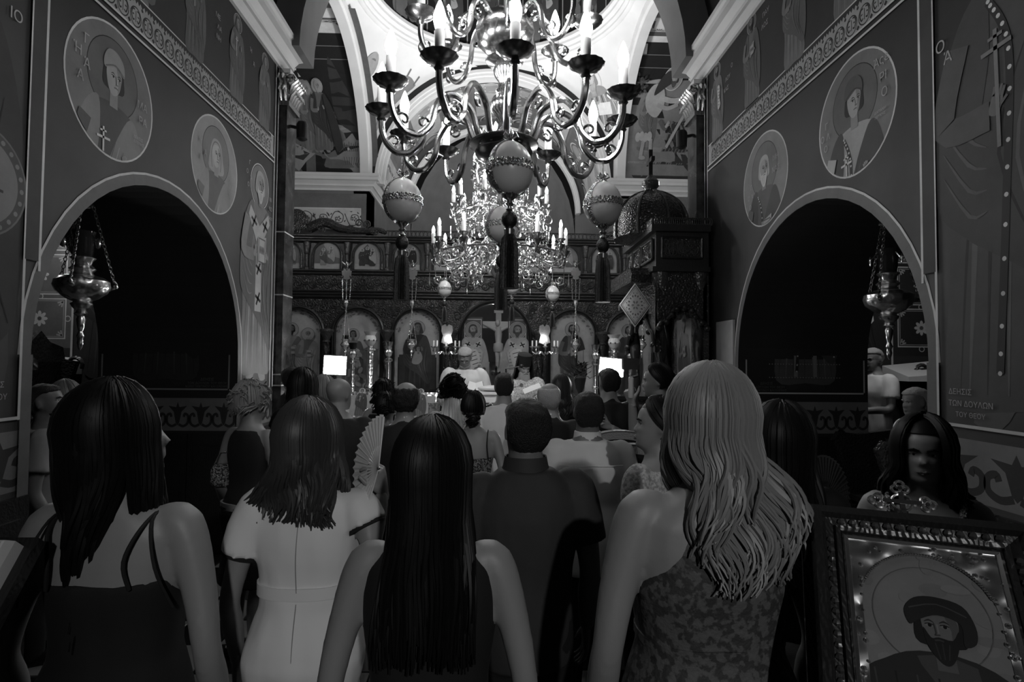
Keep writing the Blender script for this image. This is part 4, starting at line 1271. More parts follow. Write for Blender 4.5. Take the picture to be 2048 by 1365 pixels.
for z, rr in ((3.18, .84), (3.72, .58), (4.25, .34)):
    mb = MB(); mb.tube([(rr * math.cos(t), rr * math.sin(t), z) for t in np.linspace(0, 2 * PI, 40)], .014, 6)
    for i in range(22):
        t = 2 * PI * i / 22
        scroll_tube(mb, (0, z + .06), .05, 1.2, 0 if i % 2 else PI, 1 if i % 2 else -1, .007, lambda a, b: (rr * math.cos(t) - a * math.sin(t), rr * math.sin(t) + a * math.cos(t), b))
        scroll_tube(mb, (0, z - .07), .06, 1.3, 1.5, 1 if i % 2 else -1, .007, lambda a, b: (rr * math.cos(t) - a * math.sin(t), rr * math.sin(t) + a * math.cos(t), b))
    mb.build('filigree_ring', 'silver_plain', ch2)

# ------------------------------------------------------------ the decorated eggs with black tassels
def egg(name_label, loc, top, s=1.0, group=None, tassel=.2):
    root = thing('ornament_egg', name_label, 'egg', loc, 0, group)
    rx, rz = .085 * s, .1 * s
    E = lambda a: (rx * math.cos(a) * (1 - .06 * math.sin(a)), rz * math.sin(a))
    mb = MB(); prof = [(max(.001, E(-PI / 2 + PI * i / 20)[0]), E(-PI / 2 + PI * i / 20)[1]) for i in range(21)]
    mb.lathe(prof, 28); mb.build('shell', 'eggshell', root)
    mb = MB()
    for band in range(2):
        rings = []
        N = 40
        for i in range(N + 1):
            t = 2 * PI * i / N
            o = []
            for wv, dd in ((-.012 * s, .0), (-.012 * s, .003 * s), (.012 * s, .003 * s), (.012 * s, 0)):
                if band == 0:
                    r_, z_ = E(math.asin(max(-1, min(1, wv / rz))) + .0)
                    o.append(((r_ + dd) * math.cos(t), (r_ + dd) * math.sin(t), wv))
                else:
                    r_, z_ = E(t); sgn = 1
                    k = math.hypot(r_, z_); f = (k + dd) / k
                    o.append((r_ * f, wv, z_ * f))
            rings.append(o)
        mb.rings(rings, 0, True, False)
    o = mb.build('trim_band', 'egg_trim', root)
    o.rotation_euler = (0, 0, R_(35))
    mb = MB(); N = 30
    for i in range(N):
        t = 2 * PI * i / N; r_, z_ = E(0.0)
        for dz in (-.013 * s, .013 * s): mb.ball((r_ * math.cos(t), r_ * math.sin(t), dz), .0042 * s, n=6)
        r_, z_ = E(t + .05); mb.ball((r_ * math.cos(R_(35)), r_ * math.sin(R_(35)), z_), .0042 * s, n=6)
    mb.build('beading', 'silver_plain', root)
    mb = MB(); zt = rz
    mb.lathe([(.022 * s, zt - .008 * s), (.02 * s, zt), (.008 * s, zt + .012 * s), (.01 * s, zt + .02 * s), (.003, zt + .03 * s)], 12)
    for a in range(5):
        t = 2 * PI * a / 5
        mb.tube([(0, 0, zt + .02 * s), (.02 * s * math.cos(t), .02 * s * math.sin(t), zt + .035 * s), (.028 * s * math.cos(t), .028 * s * math.sin(t), zt + .02 * s), (.01 * s * math.cos(t), .01 * s * math.sin(t), zt + .01 * s)], .004 * s, 5)
    mb.tube([(0, 0, zt + .02 * s), (0, 0, max(zt + .03 * s, top - loc[2]))], .0025, 5)
    mb.build('top_fitting', 'silver_plain', root)
    mb = MB(); zb = -rz
    mb.lathe([(.004, zb - .055 * s), (.014 * s, zb - .05 * s), (.008 * s, zb - .038 * s), (.018 * s, zb - .028 * s), (.009 * s, zb - .018 * s), (.026 * s, zb - .004 * s), (.03 * s, zb + .006 * s)], 12)
    for i in range(10):
        t = 2 * PI * i / 10; mb.ball((.03 * s * math.cos(t), .03 * s * math.sin(t), zb + .01 * s), .005 * s, n=6)
    mb.build('lower_fitting', 'silver_plain', root)
    mb = MB(); zk = zb - .055 * s
    mb.ball((0, 0, zk - .03 * s), .029 * s, .029 * s, .034 * s, 14); mb.build('knot', 'tassel', root)
    mb = MB(); mb.lathe([(.018 * s, zk - .085 * s), (.02 * s, zk - .066 * s), (.014 * s, zk - .058 * s)], 12); mb.build('collar', 'silver_plain', root)
    mb = MB(); L = tassel
    k = 40
    rg = []
    for (r, z) in ((.014, zk - .08 * s), (.026, zk - .1 * s), (.03, zk - .14 * s), (.033, zk - .08 * s - L)):
        rg.append([(r * s * (1 + (.09 if j % 2 else -.09)) * math.cos(2 * PI * j / k), r * s * (1 + (.09 if j % 2 else -.09)) * math.sin(2 * PI * j / k), z) for j in range(k)])
    mb.rings(rg); mb.build('tassel', 'tassel', root)
    return root
GE = 'large eggs hung from the brass chandelier'
for th, lab in ((2, 'large decorated egg with black tassel hanging at the front of the brass chandelier, centre'),
                (90, 'large decorated egg with black tassel hanging on the throne side of the brass chandelier'),
                (180, 'large decorated egg with black tassel hanging at the back of the brass chandelier, half hidden'),
                (-91, 'large decorated egg with black tassel hanging on the shield-painting side of the brass chandelier')):
    egg(lab, polar(C1X, C1Y, .44, R_(th), 2.495), 2.69, group=GE)
for px, py, Y, lab in ((889, 578, 7.0, 'small pale egg with black tassel under the filigree chandelier, above the bowing priest'),
                       (1024, 573, 7.3, 'small pale egg with black tassel under the filigree chandelier, above the black hooded priest'),
                       (1105, 588, 7.0, 'small pale egg with black tassel under the filigree chandelier, nearest the diamond cloth')):
    v = min((P(px, py, 6.6 + .01 * k) for k in range(160)), key=lambda a: abs(math.hypot(a.x - C2X, a.y - C2Y) - .84) + (.0 if a.y < C2Y else .5))
    egg(lab, v, 3.18, s=1.02, group='small eggs under the filigree chandelier', tassel=.17)

# ------------------------------------------------------------ the two big silver oil lamps in the side arches
def chain(mb, a, b, link=.03, w=.011, th=.0032, sag=0.0):
    a, b = Vector(a), Vector(b)
    L = (b - a).length; n = max(2, int(L / (link * .78)))
    d = (b - a).normalized(); s1 = d.orthogonal().normalized(); s2 = d.cross(s1)
    for i in range(n):
        t = (i + .5) / n; c = a.lerp(b, t) + Vector((0, 0, -sag * 4 * t * (1 - t)))
        s = s1 if i % 2 else s2
        pts = [c + d * (link / 2 * math.cos(q)) + s * (w * math.sin(q)) for q in np.linspace(0, 2 * PI, 9)]
        mb.tube(pts, th, 4, cap=False)
def oil_lamp(label, loc, zt, rz):
    root = thing('oil_lamp', label, 'lamp', loc, rz, 'big silver oil lamps in the side arches')
    mb = MB()
    k = 48
    prof = [(.012, -.33), (.02, -.3), (.03, -.24), (.022, -.22), (.045, -.2), (.03, -.18), (.06, -.15), (.07, -.13), (.05, -.115), (.1, -.09), (.155, -.045), (.172, 0), (.165, .035), (.13, .062), (.08, .075)]
    mb.lathe(prof, 40); mb.build('bowl', 'silver', root)
    mb = MB(); mb.lathe([(.075, .07), (.06, .1), (.085, .12), (.055, .15), (.06, .18), (.08, .2), (.068, .21)], 28); mb.build('neck', 'silver', root)
    mb = MB(); mb.lathe([(.055, .2), (.065, .26), (.062, .34), (.075, .39), (.07, .39), (.055, .34), (.05, .22)], 20); mb.build('glass_cup', 'glass_dark', root)
    mb = MB(); mb.lathe([(.004, -.46), (.014, -.44), (.02, -.41), (.016, -.38), (.026, -.36), (.018, -.34), (.012, -.32)], 14); mb.build('finial', 'silver', root)
    for i in range(3):
        th = 2 * PI * i / 3 + .5
        x, y = .172 * math.cos(th), .172 * math.sin(th)
        q = MB(); q.tube([(x * .96, y * .96, -.01), (x * 1.12, y * 1.12, .0), (x * 1.22, y * 1.22, .03), (x * 1.1, y * 1.1, .05)], [.016, .014, .008, .012], 7)
        q.ball((x * 1.18, y * 1.18, .01), .018, n=8); b = q.build('bracket', 'silver_plain', root)
        q = MB(); chain(q, (x * 1.12, y * 1.12, .05), (x * .3, y * .3, zt - loc[2] - .12), .034, .0105, .0034)
        q.build('chain', 'silver_plain', root)
    q = MB(); q.lathe([(.06, 0), (.055, .02), (.02, .05), (.03, .07), (.01, .1), (.006, .13)], 14, (0, 0, zt - loc[2] - .13)); q.build('canopy_ring', 'silver', root)
    for i in range(3):
        th = 2 * PI * i / 3 + 1.6; q = MB()
        x, y = .12 * math.cos(th), .12 * math.sin(th)
        q.ball((x, y, .3), .022, .01, .04, 8); q.tube([(x, y, .3), (x * .6, y * .6, .36)], .006, 5); q.tube([(x - .03, y, .32), (x + .03, y, .3)], .008, 5)
        q.build('eagle_drop', 'silver_plain', root)
    return root
v = P(164, 572, 4.2); oil_lamp('big chased silver oil lamp on three chains in the shield-painting side arch', v, ZS + RA - .01, .3)
v = P(1777, 600, 4.3); oil_lamp('big chased silver oil lamp on three chains above the man in white polo', v, ZS + RA - .01, 1.2)
# ------------------------------------------------------------ the carved icon screen
YI, XI = 10.8, 0.06
ico = thing('icon_screen', 'dark carved walnut icon screen with arched icons across the front of the sanctuary', 'icon screen', (XI, YI, SOL_Z))
ZB = SOL_Z
def ibox(name, m, x0, x1, y0, y1, z0, z1, parent=ico):
    q = MB(); q.box(x0, x1, y0, y1, z0 - ZB, z1 - ZB); return q.build(name, m, parent, smooth=False)
BAYS = [(-3.66, .42), (-2.56, .42), (-1.46, .42), (0, .63), (1.46, .42), (2.56, .42), (3.66, .42)]
def arched_front(xc, r, zs, z0, z1, x0, x1, y0, y1, name, m, n=20):
    """a board with an arched opening"""
    q = MB()
    arc = [(xc - r * math.cos(PI * i / n), zs + r * math.sin(PI * i / n)) for i in range(n + 1)]
    out = [(x0, z0)] + [(x0 + (x1 - x0) * i / n, z1) for i in range(n + 1)] + [(x1, z0)]
    inn = [(xc - r, z0)] + arc + [(xc + r, z0)]
    k = len(out)
    vs = []
    for y in (y0, y1):
        vs += [(a, y, b - ZB) for a, b in out] + [(a, y, b - ZB) for a, b in inn]
    fs = []
    for i in range(k - 1):
        fs.append((i, i + 1, k + i + 1, k + i)); fs.append((2 * k + i, 3 * k + i, 3 * k + i + 1, 2 * k + i + 1))
        fs.append((k + i, k + i + 1, 3 * k + i + 1, 3 * k + i)); fs.append((i, 2 * k + i, 2 * k + i + 1, i + 1))
    q.add(vs, fs)
    return q.build(name, m, ico, smooth=False)
def arch_mould(xc, r, zs, z0, y, w_, d, name, m, n=24):
    q = MB(); R4 = []
    path = [(xc - r, z0, -1, 0)] + [(xc - r * math.cos(PI * i / n), zs + r * math.sin(PI * i / n), -math.cos(PI * i / n), math.sin(PI * i / n)) for i in range(n + 1)] + [(xc + r, z0, 1, 0)]
    for x, z, nx, nz in path:
        R4.append([(x + nx * o, y - dd, z + nz * o - ZB) for o, dd in ((0, 0), (0, d), (w_ * .3, d * .6), (w_ * .6, d), (w_, d * .7), (w_, 0))])
    q.rings(R4, 0, True, True)
    return q.build(name, m, ico, smooth=False)
edges = [-4.25, -3.11, -2.01, -.83, .83, 2.01, 3.11, 4.25]
for i, (xc, r) in enumerate(BAYS):
    x0, x1 = edges[i], edges[i + 1]
    zs = 2.30 if r < .5 else 2.24
    arched_front(xc, r, zs, 1.12 if r < .5 else .17, 2.95, x0, x1, -.0, .12, 'arcade_panel', 'wood_carved')
    arch_mould(xc, r, zs, 1.12 if r < .5 else .17, 0, .07, .05, 'arch_moulding', 'wood_dark')
    # carved scrolls in the spandrels
    for s in (-1, 1):
        q = MB()
        for k in range(9):
            cx = xc + s * (r + rnd.uniform(-.25, .1)); cz = rnd.uniform(zs + .32, 2.86)
            if math.hypot(cx - xc, cz - zs) < r + .11 or abs(cx - xc) > (x1 - x0) / 2 - .03: continue
            scroll_tube(q, (cx, cz - ZB), rnd.uniform(.05, .09), 1.4, rnd.uniform(0, 6), s, .012, lambda a, b: (a, -.01, b))
        if q.n: tag(q.build('carved_scroll', 'wood_brown', ico), None, None, kind='stuff')
for x in edges:
    q = MB()
    if abs(x) < 4.2:
        N = 36; rg = []
        for i in range(25):
            z = 1.12 + (2.12 - 1.12) * i / 24
            rg.append([((.052 + .012 * math.cos(3 * (2 * PI * j / N) + i * .9)) * math.cos(2 * PI * j / N) + x, -.09 + (.052 + .012 * math.cos(3 * (2 * PI * j / N) + i * .9)) * math.sin(2 * PI * j / N), z - ZB) for j in range(N)])
        q.rings(rg); c = q.build('column', 'wood_carved', ico)
        q = MB(); q.lathe([(.05, 2.10 - ZB), (.075, 2.12 - ZB), (.055, 2.15 - ZB), (.07, 2.2 - ZB), (.12, 2.31 - ZB), (.13, 2.31 - ZB), (.13, 2.35 - ZB), (.05, 2.36 - ZB)], 16, (x, -.09, 0)); q.build('capital', 'wood_brown', c)
        q = MB(); q.box(x - .1, x + .1, -.17, 0, 1.02 - ZB, 1.12 - ZB); q.build('base', 'wood_dark', c, smooth=False)
    ibox('pier', 'wood_dark', x - .09, x + .09, -.06, .1, .17, 1.12)
for i in range(7):
    if i == 3: continue
    x0, x1 = edges[i] + .1, edges[i + 1] - .1
    ibox('plinth_panel', 'wood_carved', x0, x1, -.02, .1, .17, 1.12)
    q = MB(); q.rings([[(x0 + .08, -.02, .3 - ZB), (x1 - .08, -.02, .3 - ZB), (x1 - .08, -.02, 1.0 - ZB), (x0 + .08, -.02, 1.0 - ZB)], [(x0 + .14, -.05, .36 - ZB), (x1 - .14, -.05, .36 - ZB), (x1 - .14, -.05, .94 - ZB), (x0 + .14, -.05, .94 - ZB)]])
    q.build('raised_field', 'wood_dark', ico, smooth=False)
ibox('lower_rail', 'wood_dark', -4.25, -.75, -.08, .1, 1.09, 1.15); ibox('lower_rail', 'wood_dark', .75, 4.25, -.08, .1, 1.09, 1.15)
def moulding(z0, z1, d0, d1, name, m, steps=3):
    q = MB(); pts = [(0.1, z0)]
    for i in range(steps):
        a = d0 + (d1 - d0) * (i + 1) / steps; z = z0 + (z1 - z0) * i / steps
        pts += [(-(d0 + (d1 - d0) * i / steps), z), (-a, z + (z1 - z0) / steps * .6)]
    pts += [(-d1, z1), (.1, z1)]
    q.rings([[(x, y, z - ZB) for y, z in pts] for x in (-4.25, 4.25)], 0, True, True)
    return q.build(name, m, ico, smooth=False)
moulding(2.93, 3.08, .02, .14, 'middle_cornice', 'wood_dark')
ibox('carved_frieze', 'wood_carved', -4.25, 4.25, -.03, .1, 3.08, 3.36)
q = MB()
for i in range(64):
    x = -4.2 + 8.4 * i / 63
    scroll_tube(q, (x, 3.22 - ZB + (.03 if i % 2 else -.03)), .075, 1.5, PI * (i % 2), 1 if i % 2 else -1, .013, lambda a, b: (a, -.04, b))
tag(q.build('carved_scroll', 'wood_brown', ico), None, None, kind='stuff')
moulding(3.36, 3.46, .03, .1, 'upper_sill', 'wood_dark', 2)
ibox('upper_panel', 'wood_dark', -4.25, 4.25, .02, .1, 3.46, 4.0)
moulding(3.98, 4.1, .02, .13, 'top_cornice', 'wood_dark')
for i in range(62):          # pierced cresting
    q = MB(); x = -1.98 + 4.45 * i / 61
    q.tube([(x + .034 * math.cos(t), -.08, 4.15 - ZB + .045 * math.sin(t)) for t in np.linspace(0, 2 * PI, 13)], .0095, 5, cap=False)
    q.build('crest_ring', 'wood_brown', ico)
ibox('crest_rail', 'wood_dark', -2.05, 2.5, -.1, -.06, 4.195, 4.21)
# carved crest with medallion and dragon at the ends
for s in (-1, 1):
    q = MB(); q.lathe([(.01, 0), (.16, .0), (.2, .02), (.2, .05), (.01, .055)], 24, X=Matrix.Translation((s * 3.7, -.06, 4.38 - ZB)) @ Matrix.Rotation(PI / 2, 4, 'X')); q.build('crest_medallion', 'wood_carved', ico)
    q = MB(); q.tube(sp([(s * 3.5, -.05, 4.22 - ZB), (s * 3.2, -.05, 4.35 - ZB), (s * 2.9, -.05, 4.24 - ZB), (s * 2.5, -.05, 4.2 - ZB), (s * 2.2, -.05, 4.22 - ZB), (s * 2.05, -.05, 4.16 - ZB)]), [.09, .1, .1, .1, .1, .09, .09, .09, .08, .08, .08, .07, .07, .07, .06, .06, .06, .06, .06, .05, .05, .05, .05, .04, .04, .02], 8)
    q.build('crest_dragon', 'wood_carved', ico)
    q = MB()
    for k in range(14):
        scroll_tube(q, (s * rnd.uniform(2.2, 4.0), rnd.uniform(4.18, 4.34) - ZB), rnd.uniform(.05, .08), 1.4, rnd.uniform(0, 6), 1, .012, lambda a, b: (a, -.08, b))
    tag(q.build('carved_scroll', 'wood_brown', ico), None, None, kind='stuff')
onI = lambda u, v, d: (u, .07 - d, v - ZB)
# the large icons
for i, (xc, r) in enumerate(BAYS):
    if r > .5: continue
    z0, zt, zs = 1.13, 2.72, 2.30
    p = Paint()
    hull = [(xc - r, z0), (xc + r, z0)] + [(xc + r * math.cos(PI * k / 20), zs + r * math.sin(PI * k / 20)) for k in range(21)]
    p.poly(hull, .4)
    p.clip = hull
    for k in range(60):
        t = rnd.uniform(0, PI); q_ = rnd.uniform(.8, .99) * r
        p.ell(xc + q_ * math.cos(t), zs + q_ * math.sin(t), .025, .018, rnd.choice((.16, .2, .36)), 7)
    p.stroke([(xc + .9 * r * math.cos(PI * k / 20), zs + .9 * r * math.sin(PI * k / 20)) for k in range(21)], .012, .42)
    if i == 0:
        saint(p, xc - .14, 1.2, 1.3, robe=.2, cloak=.12, halo=.3, hair=.02, skin=.16, beard=.02, holds='book', pale=None, seed=51, rim=.3); saint(p, xc + .17, 1.2, 1.2, robe=.13, cloak=.22, halo=.3, hair=.3, skin=.16, beard=.35, holds='book', seed=52, rim=.3)
    elif i == 1:
        saint(p, xc - .1, 1.2, 1.2, robe=.2, cloak=.1, halo=.3, skin=.15, holds='scroll', seed=53); p.rect(xc + .1, 1.3, xc + .4, 2.0, .15)
        for k in range(30): p.ell(xc + rnd.uniform(-.3, .3), rnd.uniform(1.3, 2.0), .07, .04, rnd.choice((.14, .2, .3)), 8, rnd.uniform(0, 3))
    elif i == 2:
        p.rect(xc - .36, 1.2, xc + .36, 1.85, .025); p.rect(xc - .34, 1.25, xc - .2, 1.9, .05); p.rect(xc + .2, 1.25, xc + .34, 1.9, .05)
        saint(p, xc, 1.18, 1.38, robe=.035, cloak=.06, halo=.3, skin=.16, veil=.05, holds='none', seed=54, rim=.32)
        p.poly([(xc - .1, 1.75), (xc + .02, 1.72), (xc + .1, 1.82), (xc + .06, 1.95), (xc - .04, 1.96)], .22, 3); face(p, xc + .02, 2.0, .1, .1, .03, .17)
    elif i == 4:
        saint(p, xc, 1.18, 1.38, robe=.1, cloak=.04, halo=.3, hair=.02, skin=.17, beard=.03, holds='book', seed=55, rim=.32)
        p.poly([(xc + .1, 1.75), (xc + .32, 1.8), (xc + .32, 2.05), (xc + .1, 1.98)], .4); p.stroke([(xc + .21, 1.78), (xc + .21, 2.02)], .01, .1)
    elif i == 5:
        saint(p, xc - .02, 1.18, 1.36, robe=.07, cloak=.05, halo=.3, hair=.03, skin=.16, beard=.05, holds='scroll', seed=56, rim=.3)
    else:
        saint(p, xc, 1.18, 1.36, robe=.1, cloak=.08, halo=.3, hair=.03, skin=.16, holds='cross', seed=57, rim=.3)
    p.clip = None
    for k in range(4):
        zz = 1.2 + .3 * k
        for s in (-1, 1): p.ell(xc + s * (r - .03), zz + .1, .02, .12, .34, 10)
    p.build('icon', onI, ico, 'icon', eps=.0003)
# the small icons of the upper row
xs = [-3.9 + .745 * k for k in range(11)]
for k, xc in enumerate(xs):
    r = .24; z0, zs = 3.49, 3.74
    hull = [(xc - r, z0), (xc + r, z0)] + [(xc + r * math.cos(PI * j / 14), zs + r * math.sin(PI * j / 14)) for j in range(15)]
    p = Paint(); p.poly(hull, rnd.choice((.16, .2, .25))); p.clip = hull
    p.rect(xc - r, z0, xc + r, z0 + .1, rnd.choice((.3, .38, .22)))
    if k % 3 == 1: p.poly([(xc - r, z0 + .1), (xc - r, z0 + .3), (xc - .1, z0 + .5), (xc + .05, z0 + .25), (xc + r, z0 + .2), (xc + r, z0 + .1)], .1)
    if k % 3 == 2: p.poly([(xc - .15, z0 + .1), (xc - .12, z0 + .35), (xc, z0 + .48), (xc + .08, z0 + .3), (xc + .1, z0 + .1)], .07)
    nn = (4, 2, 3)[k % 3]
    for j in range(nn):
        u = xc - .15 + .3 * (j + .5) / nn
        saint(p, u, z0 + .06 + .03 * (j % 2), .34, robe=rnd.choice((.03, .1, .2)), cloak=rnd.choice((.02, .05, .3)), halo=.4, rim=.5, hair=.03, skin=.22, holds='none', feet=False, seed=60 + k * 5 + j)
    p.build('small_icon', lambda u, v, d: (u, .018 - d, v - ZB), ico, 'icon', eps=.0003)
    arch_mould(xc, r, zs, z0, .02, .045, .04, 'small_arch', 'wood_brown', 14)
for k in range(12):
    x = -4.27 + .745 * k
    q = MB(); q.lathe([(.05, 3.46 - ZB), (.05, 3.5 - ZB), (.03, 3.52 - ZB), (.032, 3.75 - ZB), (.05, 3.77 - ZB), (.04, 3.79 - ZB), (.06, 3.9 - ZB), (.065, 3.98 - ZB), (.02, 3.99 - ZB)], 12, (x, -.03, 0)); q.build('small_column', 'wood_brown', ico)
# the holy doors: two painted bishops either side of a dark gap
for s in (-1, 1):
    x0, x1 = sorted((s * .24, s * .6))
    q = MB(); q.box(x0, x1, .04, .08, .2 - ZB, 2.62 - ZB); d = q.build('door_leaf', 'wood_dark', ico, smooth=False)
    p = Paint(); p.rect(x0 + .01, .3, x1 - .01, 2.6, .07); p.frame(x0 + .02, .32, x1 - .02, 2.58, .012, .4)
    saint(p, (x0 + x1) / 2, 1.0, 1.55, robe=.3, cloak=.32, halo=.2, rim=.42, hair=.03, skin=.2, beard=.04, holds='scroll', pale=.4, seed=70 + s, flip=-s)
    p.poly([((x0 + x1) / 2 - .14, 1.95), ((x0 + x1) / 2 + .06, 2.02), ((x0 + x1) / 2 + .14, 1.8), ((x0 + x1) / 2 - .02, 1.6)], .5, 2)
    for k in range(5): p.stroke([((x0 + x1) / 2 - .09 + .03 * k, 1.93 - .07 * k), ((x0 + x1) / 2 + .05 + .02 * k, 1.97 - .07 * k)], .016, .1)
    p.build('painted_bishop', lambda u, v, dd: (u, .04 - dd, v - ZB), d, 'icon')

# ------------------------------------------------------------ behind the doors: holy table, glass reliquary case, crucifix
al = thing('altar_table', 'cloth covered altar table inside the sanctuary behind the open doors', 'table', (.08, 12.0, SOL_Z))
q = MB(); q.box(-.55, .55, -.4, .4, 0, 1.02); q.build('cloth_base', 'vestment', al, smooth=False)
q = MB(); q.box(-.6, .6, -.45, .45, 1.02, 1.08); q.build('top', 'marble_pale', al, smooth=False)
v = P(992, 772, 11.75); gz = SOL_Z + 1.08
gc = thing('reliquary_case', 'small glass case holding a pale turreted reliquary on the altar table', 'case', (v.x, 11.75, gz))
q = MB()
for x in (-.145, .145):
    for y in (-.1, .1): q2 = MB(); q2.box(x - .006, x + .006, y - .006, y + .006, 0, .52); q2.build('edge_rod', 'brass', gc, smooth=False)
for (a, b, c, d) in ((-.145, .145, -.101, -.099), (-.145, .145, .099, .101), (-.146, -.144, -.1, .1), (.144, .146, -.1, .1)):
    q = MB(); q.box(a, b, c, d, 0, .52); q.build('glass_pane', 'glass', gc, smooth=False)
q = MB(); q.box(-.15, .15, -.105, .105, .52, .527); q.build('glass_pane', 'glass', gc, smooth=False)
rq = thing('reliquary', 'pale turreted church shaped reliquary inside the glass case', 'reliquary', (v.x, 11.75, gz + .002))
q = MB(); q.box(-.09, .09, -.06, .06, 0, .05); q.box(-.08, .08, -.05, .05, .1, .25); q.build('body', 'wax', rq, smooth=False)
for x in (-.075, -.025, .025, .075):
    q = MB(); q.lathe([(.012, .05), (.008, .06), (.008, .1)], 8, (x, -.045, 0)); q.build('foot', 'wax', rq)
for x, h in ((-.07, .33), (0, .44), (.07, .33)):
    q = MB(); q.lathe([(.025, .25), (.022, h - .06), (.03, h - .05), (.018, h - .02), (.003, h)], 12, (x, 0, 0)); q.build('turret', 'wax', rq)
v = P(997, 650, 12.7)
cr = thing('crucifix', 'tall wooden crucifix with pale carved figure standing behind the altar table', 'crucifix', (v.x, 12.7, SOL_Z))
zb = v.z - SOL_Z
q = MB(); q.box(-.06, .06, 0, .05, 0, zb + .42); q.build('upright', 'candle', cr, smooth=False)
q = MB(); q.box(-.44, .44, -.001, .049, zb - .075, zb + .075); q.build('beam', 'wax', cr, smooth=False)
q = MB(); q.box(-.1, .1, -.01, .0, zb + .26, zb + .36); q.build('title_board', 'paper', cr, smooth=False)
q = MB()
for s in (-1, 1): q.tube([(0, -.06, zb - .16), (s * .1, -.06, zb - .1), (s * .25, -.05, zb - .03), (s * .38, -.03, zb + .03)], [.05, .034, .026, .018], 8)
q.tube([(0, -.06, zb - .05), (0, -.07, zb - .2), (0, -.065, zb - .38), (.02, -.07, zb - .5)], [.05, .085, .065, .08], 12)
for s in (-1, 1): q.tube([(s * .04, -.07, zb - .48), (s * .05 + .03, -.12, zb - .72), (s * .03 + .01, -.06, zb - .98), (s * .02, -.08, zb - 1.05)], [.06, .042, .03, .026], 8)
q.ball((-.02, -.09, zb + .03), .05, .055, .068, 12); q.ball((-.02, -.05, zb + .04), .055, .04, .07, 10)
tag(q.build('carved_figure', 'wax', cr), None, None)
q = MB(); q.lathe([(.1, zb - .6), (.115, zb - .52), (.105, zb - .42), (.08, zb - .41)], 16, (.0, -.07, 0)); q.build('loincloth', 'paper', cr)

# ------------------------------------------------------------ hanging icon lamps, candelabra, candle stands
def icon_lamp(px, label, Y=10.35):
    v = P(px, 690, Y); t = P(px, 527, Y)
    root = thing('hanging_lamp', label, 'lamp', v, 0, 'silver lamps hung before the icons')
    zt = t.z - v.z
    pl = zt - .2; bl = P(px, 606, Y).z - v.z
    q = MB(); q.tube(sp([(0, YI - Y - .14, zt - .0), (0, .1, zt + .03), (0, 0, zt + .05), (0, -.02, zt - .02), (0, 0, zt - .08)]), .012, 6); q.build('bracket', 'brass_dark', root)
    q = MB(); q.ball((0, 0, zt - .03), .03, .02, .06, 10); q.tube([(-.09, 0, zt + .03), (-.04, 0, zt - .02), (0, 0, zt - .04), (.04, 0, zt - .02), (.09, 0, zt + .03)], [.006, .016, .02, .016, .006], 6); q.build('winged_finial', 'silver_plain', root)
    q = MB(); q.prism([(-.02, .09), (-.05, .11), (-.06, .07), (-.09, .06), (-.08, -.02), (-.05, -.03), (-.06, -.08), (0, -.1), (.06, -.08), (.05, -.03), (.08, -.02), (.09, .06), (.06, .07), (.05, .11), (.02, .09), (0, .06)], lambda u, w, d: (u, d, pl + w), -.008, .008); q.build('eagle_plaque', 'silver_plain', root, smooth=False)
    for x in (-.075, 0, .075):
        q = MB(); chain(q, (x, 0, pl - .08), (x * .8, 0, bl + .05), .04, .007, .0035); q.build('chain', 'silver_plain', root)
    q = MB(); q.lathe([(.01, bl - .1), (.02, bl - .07), (.035, bl - .05), (.055, bl), (.04, bl + .04), (.06, bl + .05), (.01, bl + .06)], 14); q.build('smoke_ball', 'silver_plain', root)
    for k in range(3):
        t_ = 2 * PI * k / 3 + .4
        q = MB(); chain(q, (0, 0, bl - .1), (.09 * math.cos(t_), .09 * math.sin(t_), .03), .04, .007, .0035); q.build('chain', 'silver_plain', root)
    q = MB(); q.lathe([(.004, -.24), (.016, -.2), (.008, -.17), (.03, -.13), (.02, -.1), (.06, -.05), (.095, 0), (.07, .04), (.05, .06), (.075, .1), (.06, .1)], 18); q.build('bowl', 'silver', root)
    q = MB(); q.lathe([(.04, .08), (.05, .1), (.052, .17), (.045, .17), (.04, .1)], 12); q.build('glass_cup', 'glass_dark', root)
icon_lamp(691, 'silver hanging lamp before the second arched icon, over the glowing panel beside the bald man')
icon_lamp(823, 'silver hanging lamp before the enthroned icon of the veiled mother')
icon_lamp(1151, 'silver hanging lamp before the enthroned icon with open book')
icon_lamp(1283, 'silver hanging lamp behind the hanging diamond cloth')

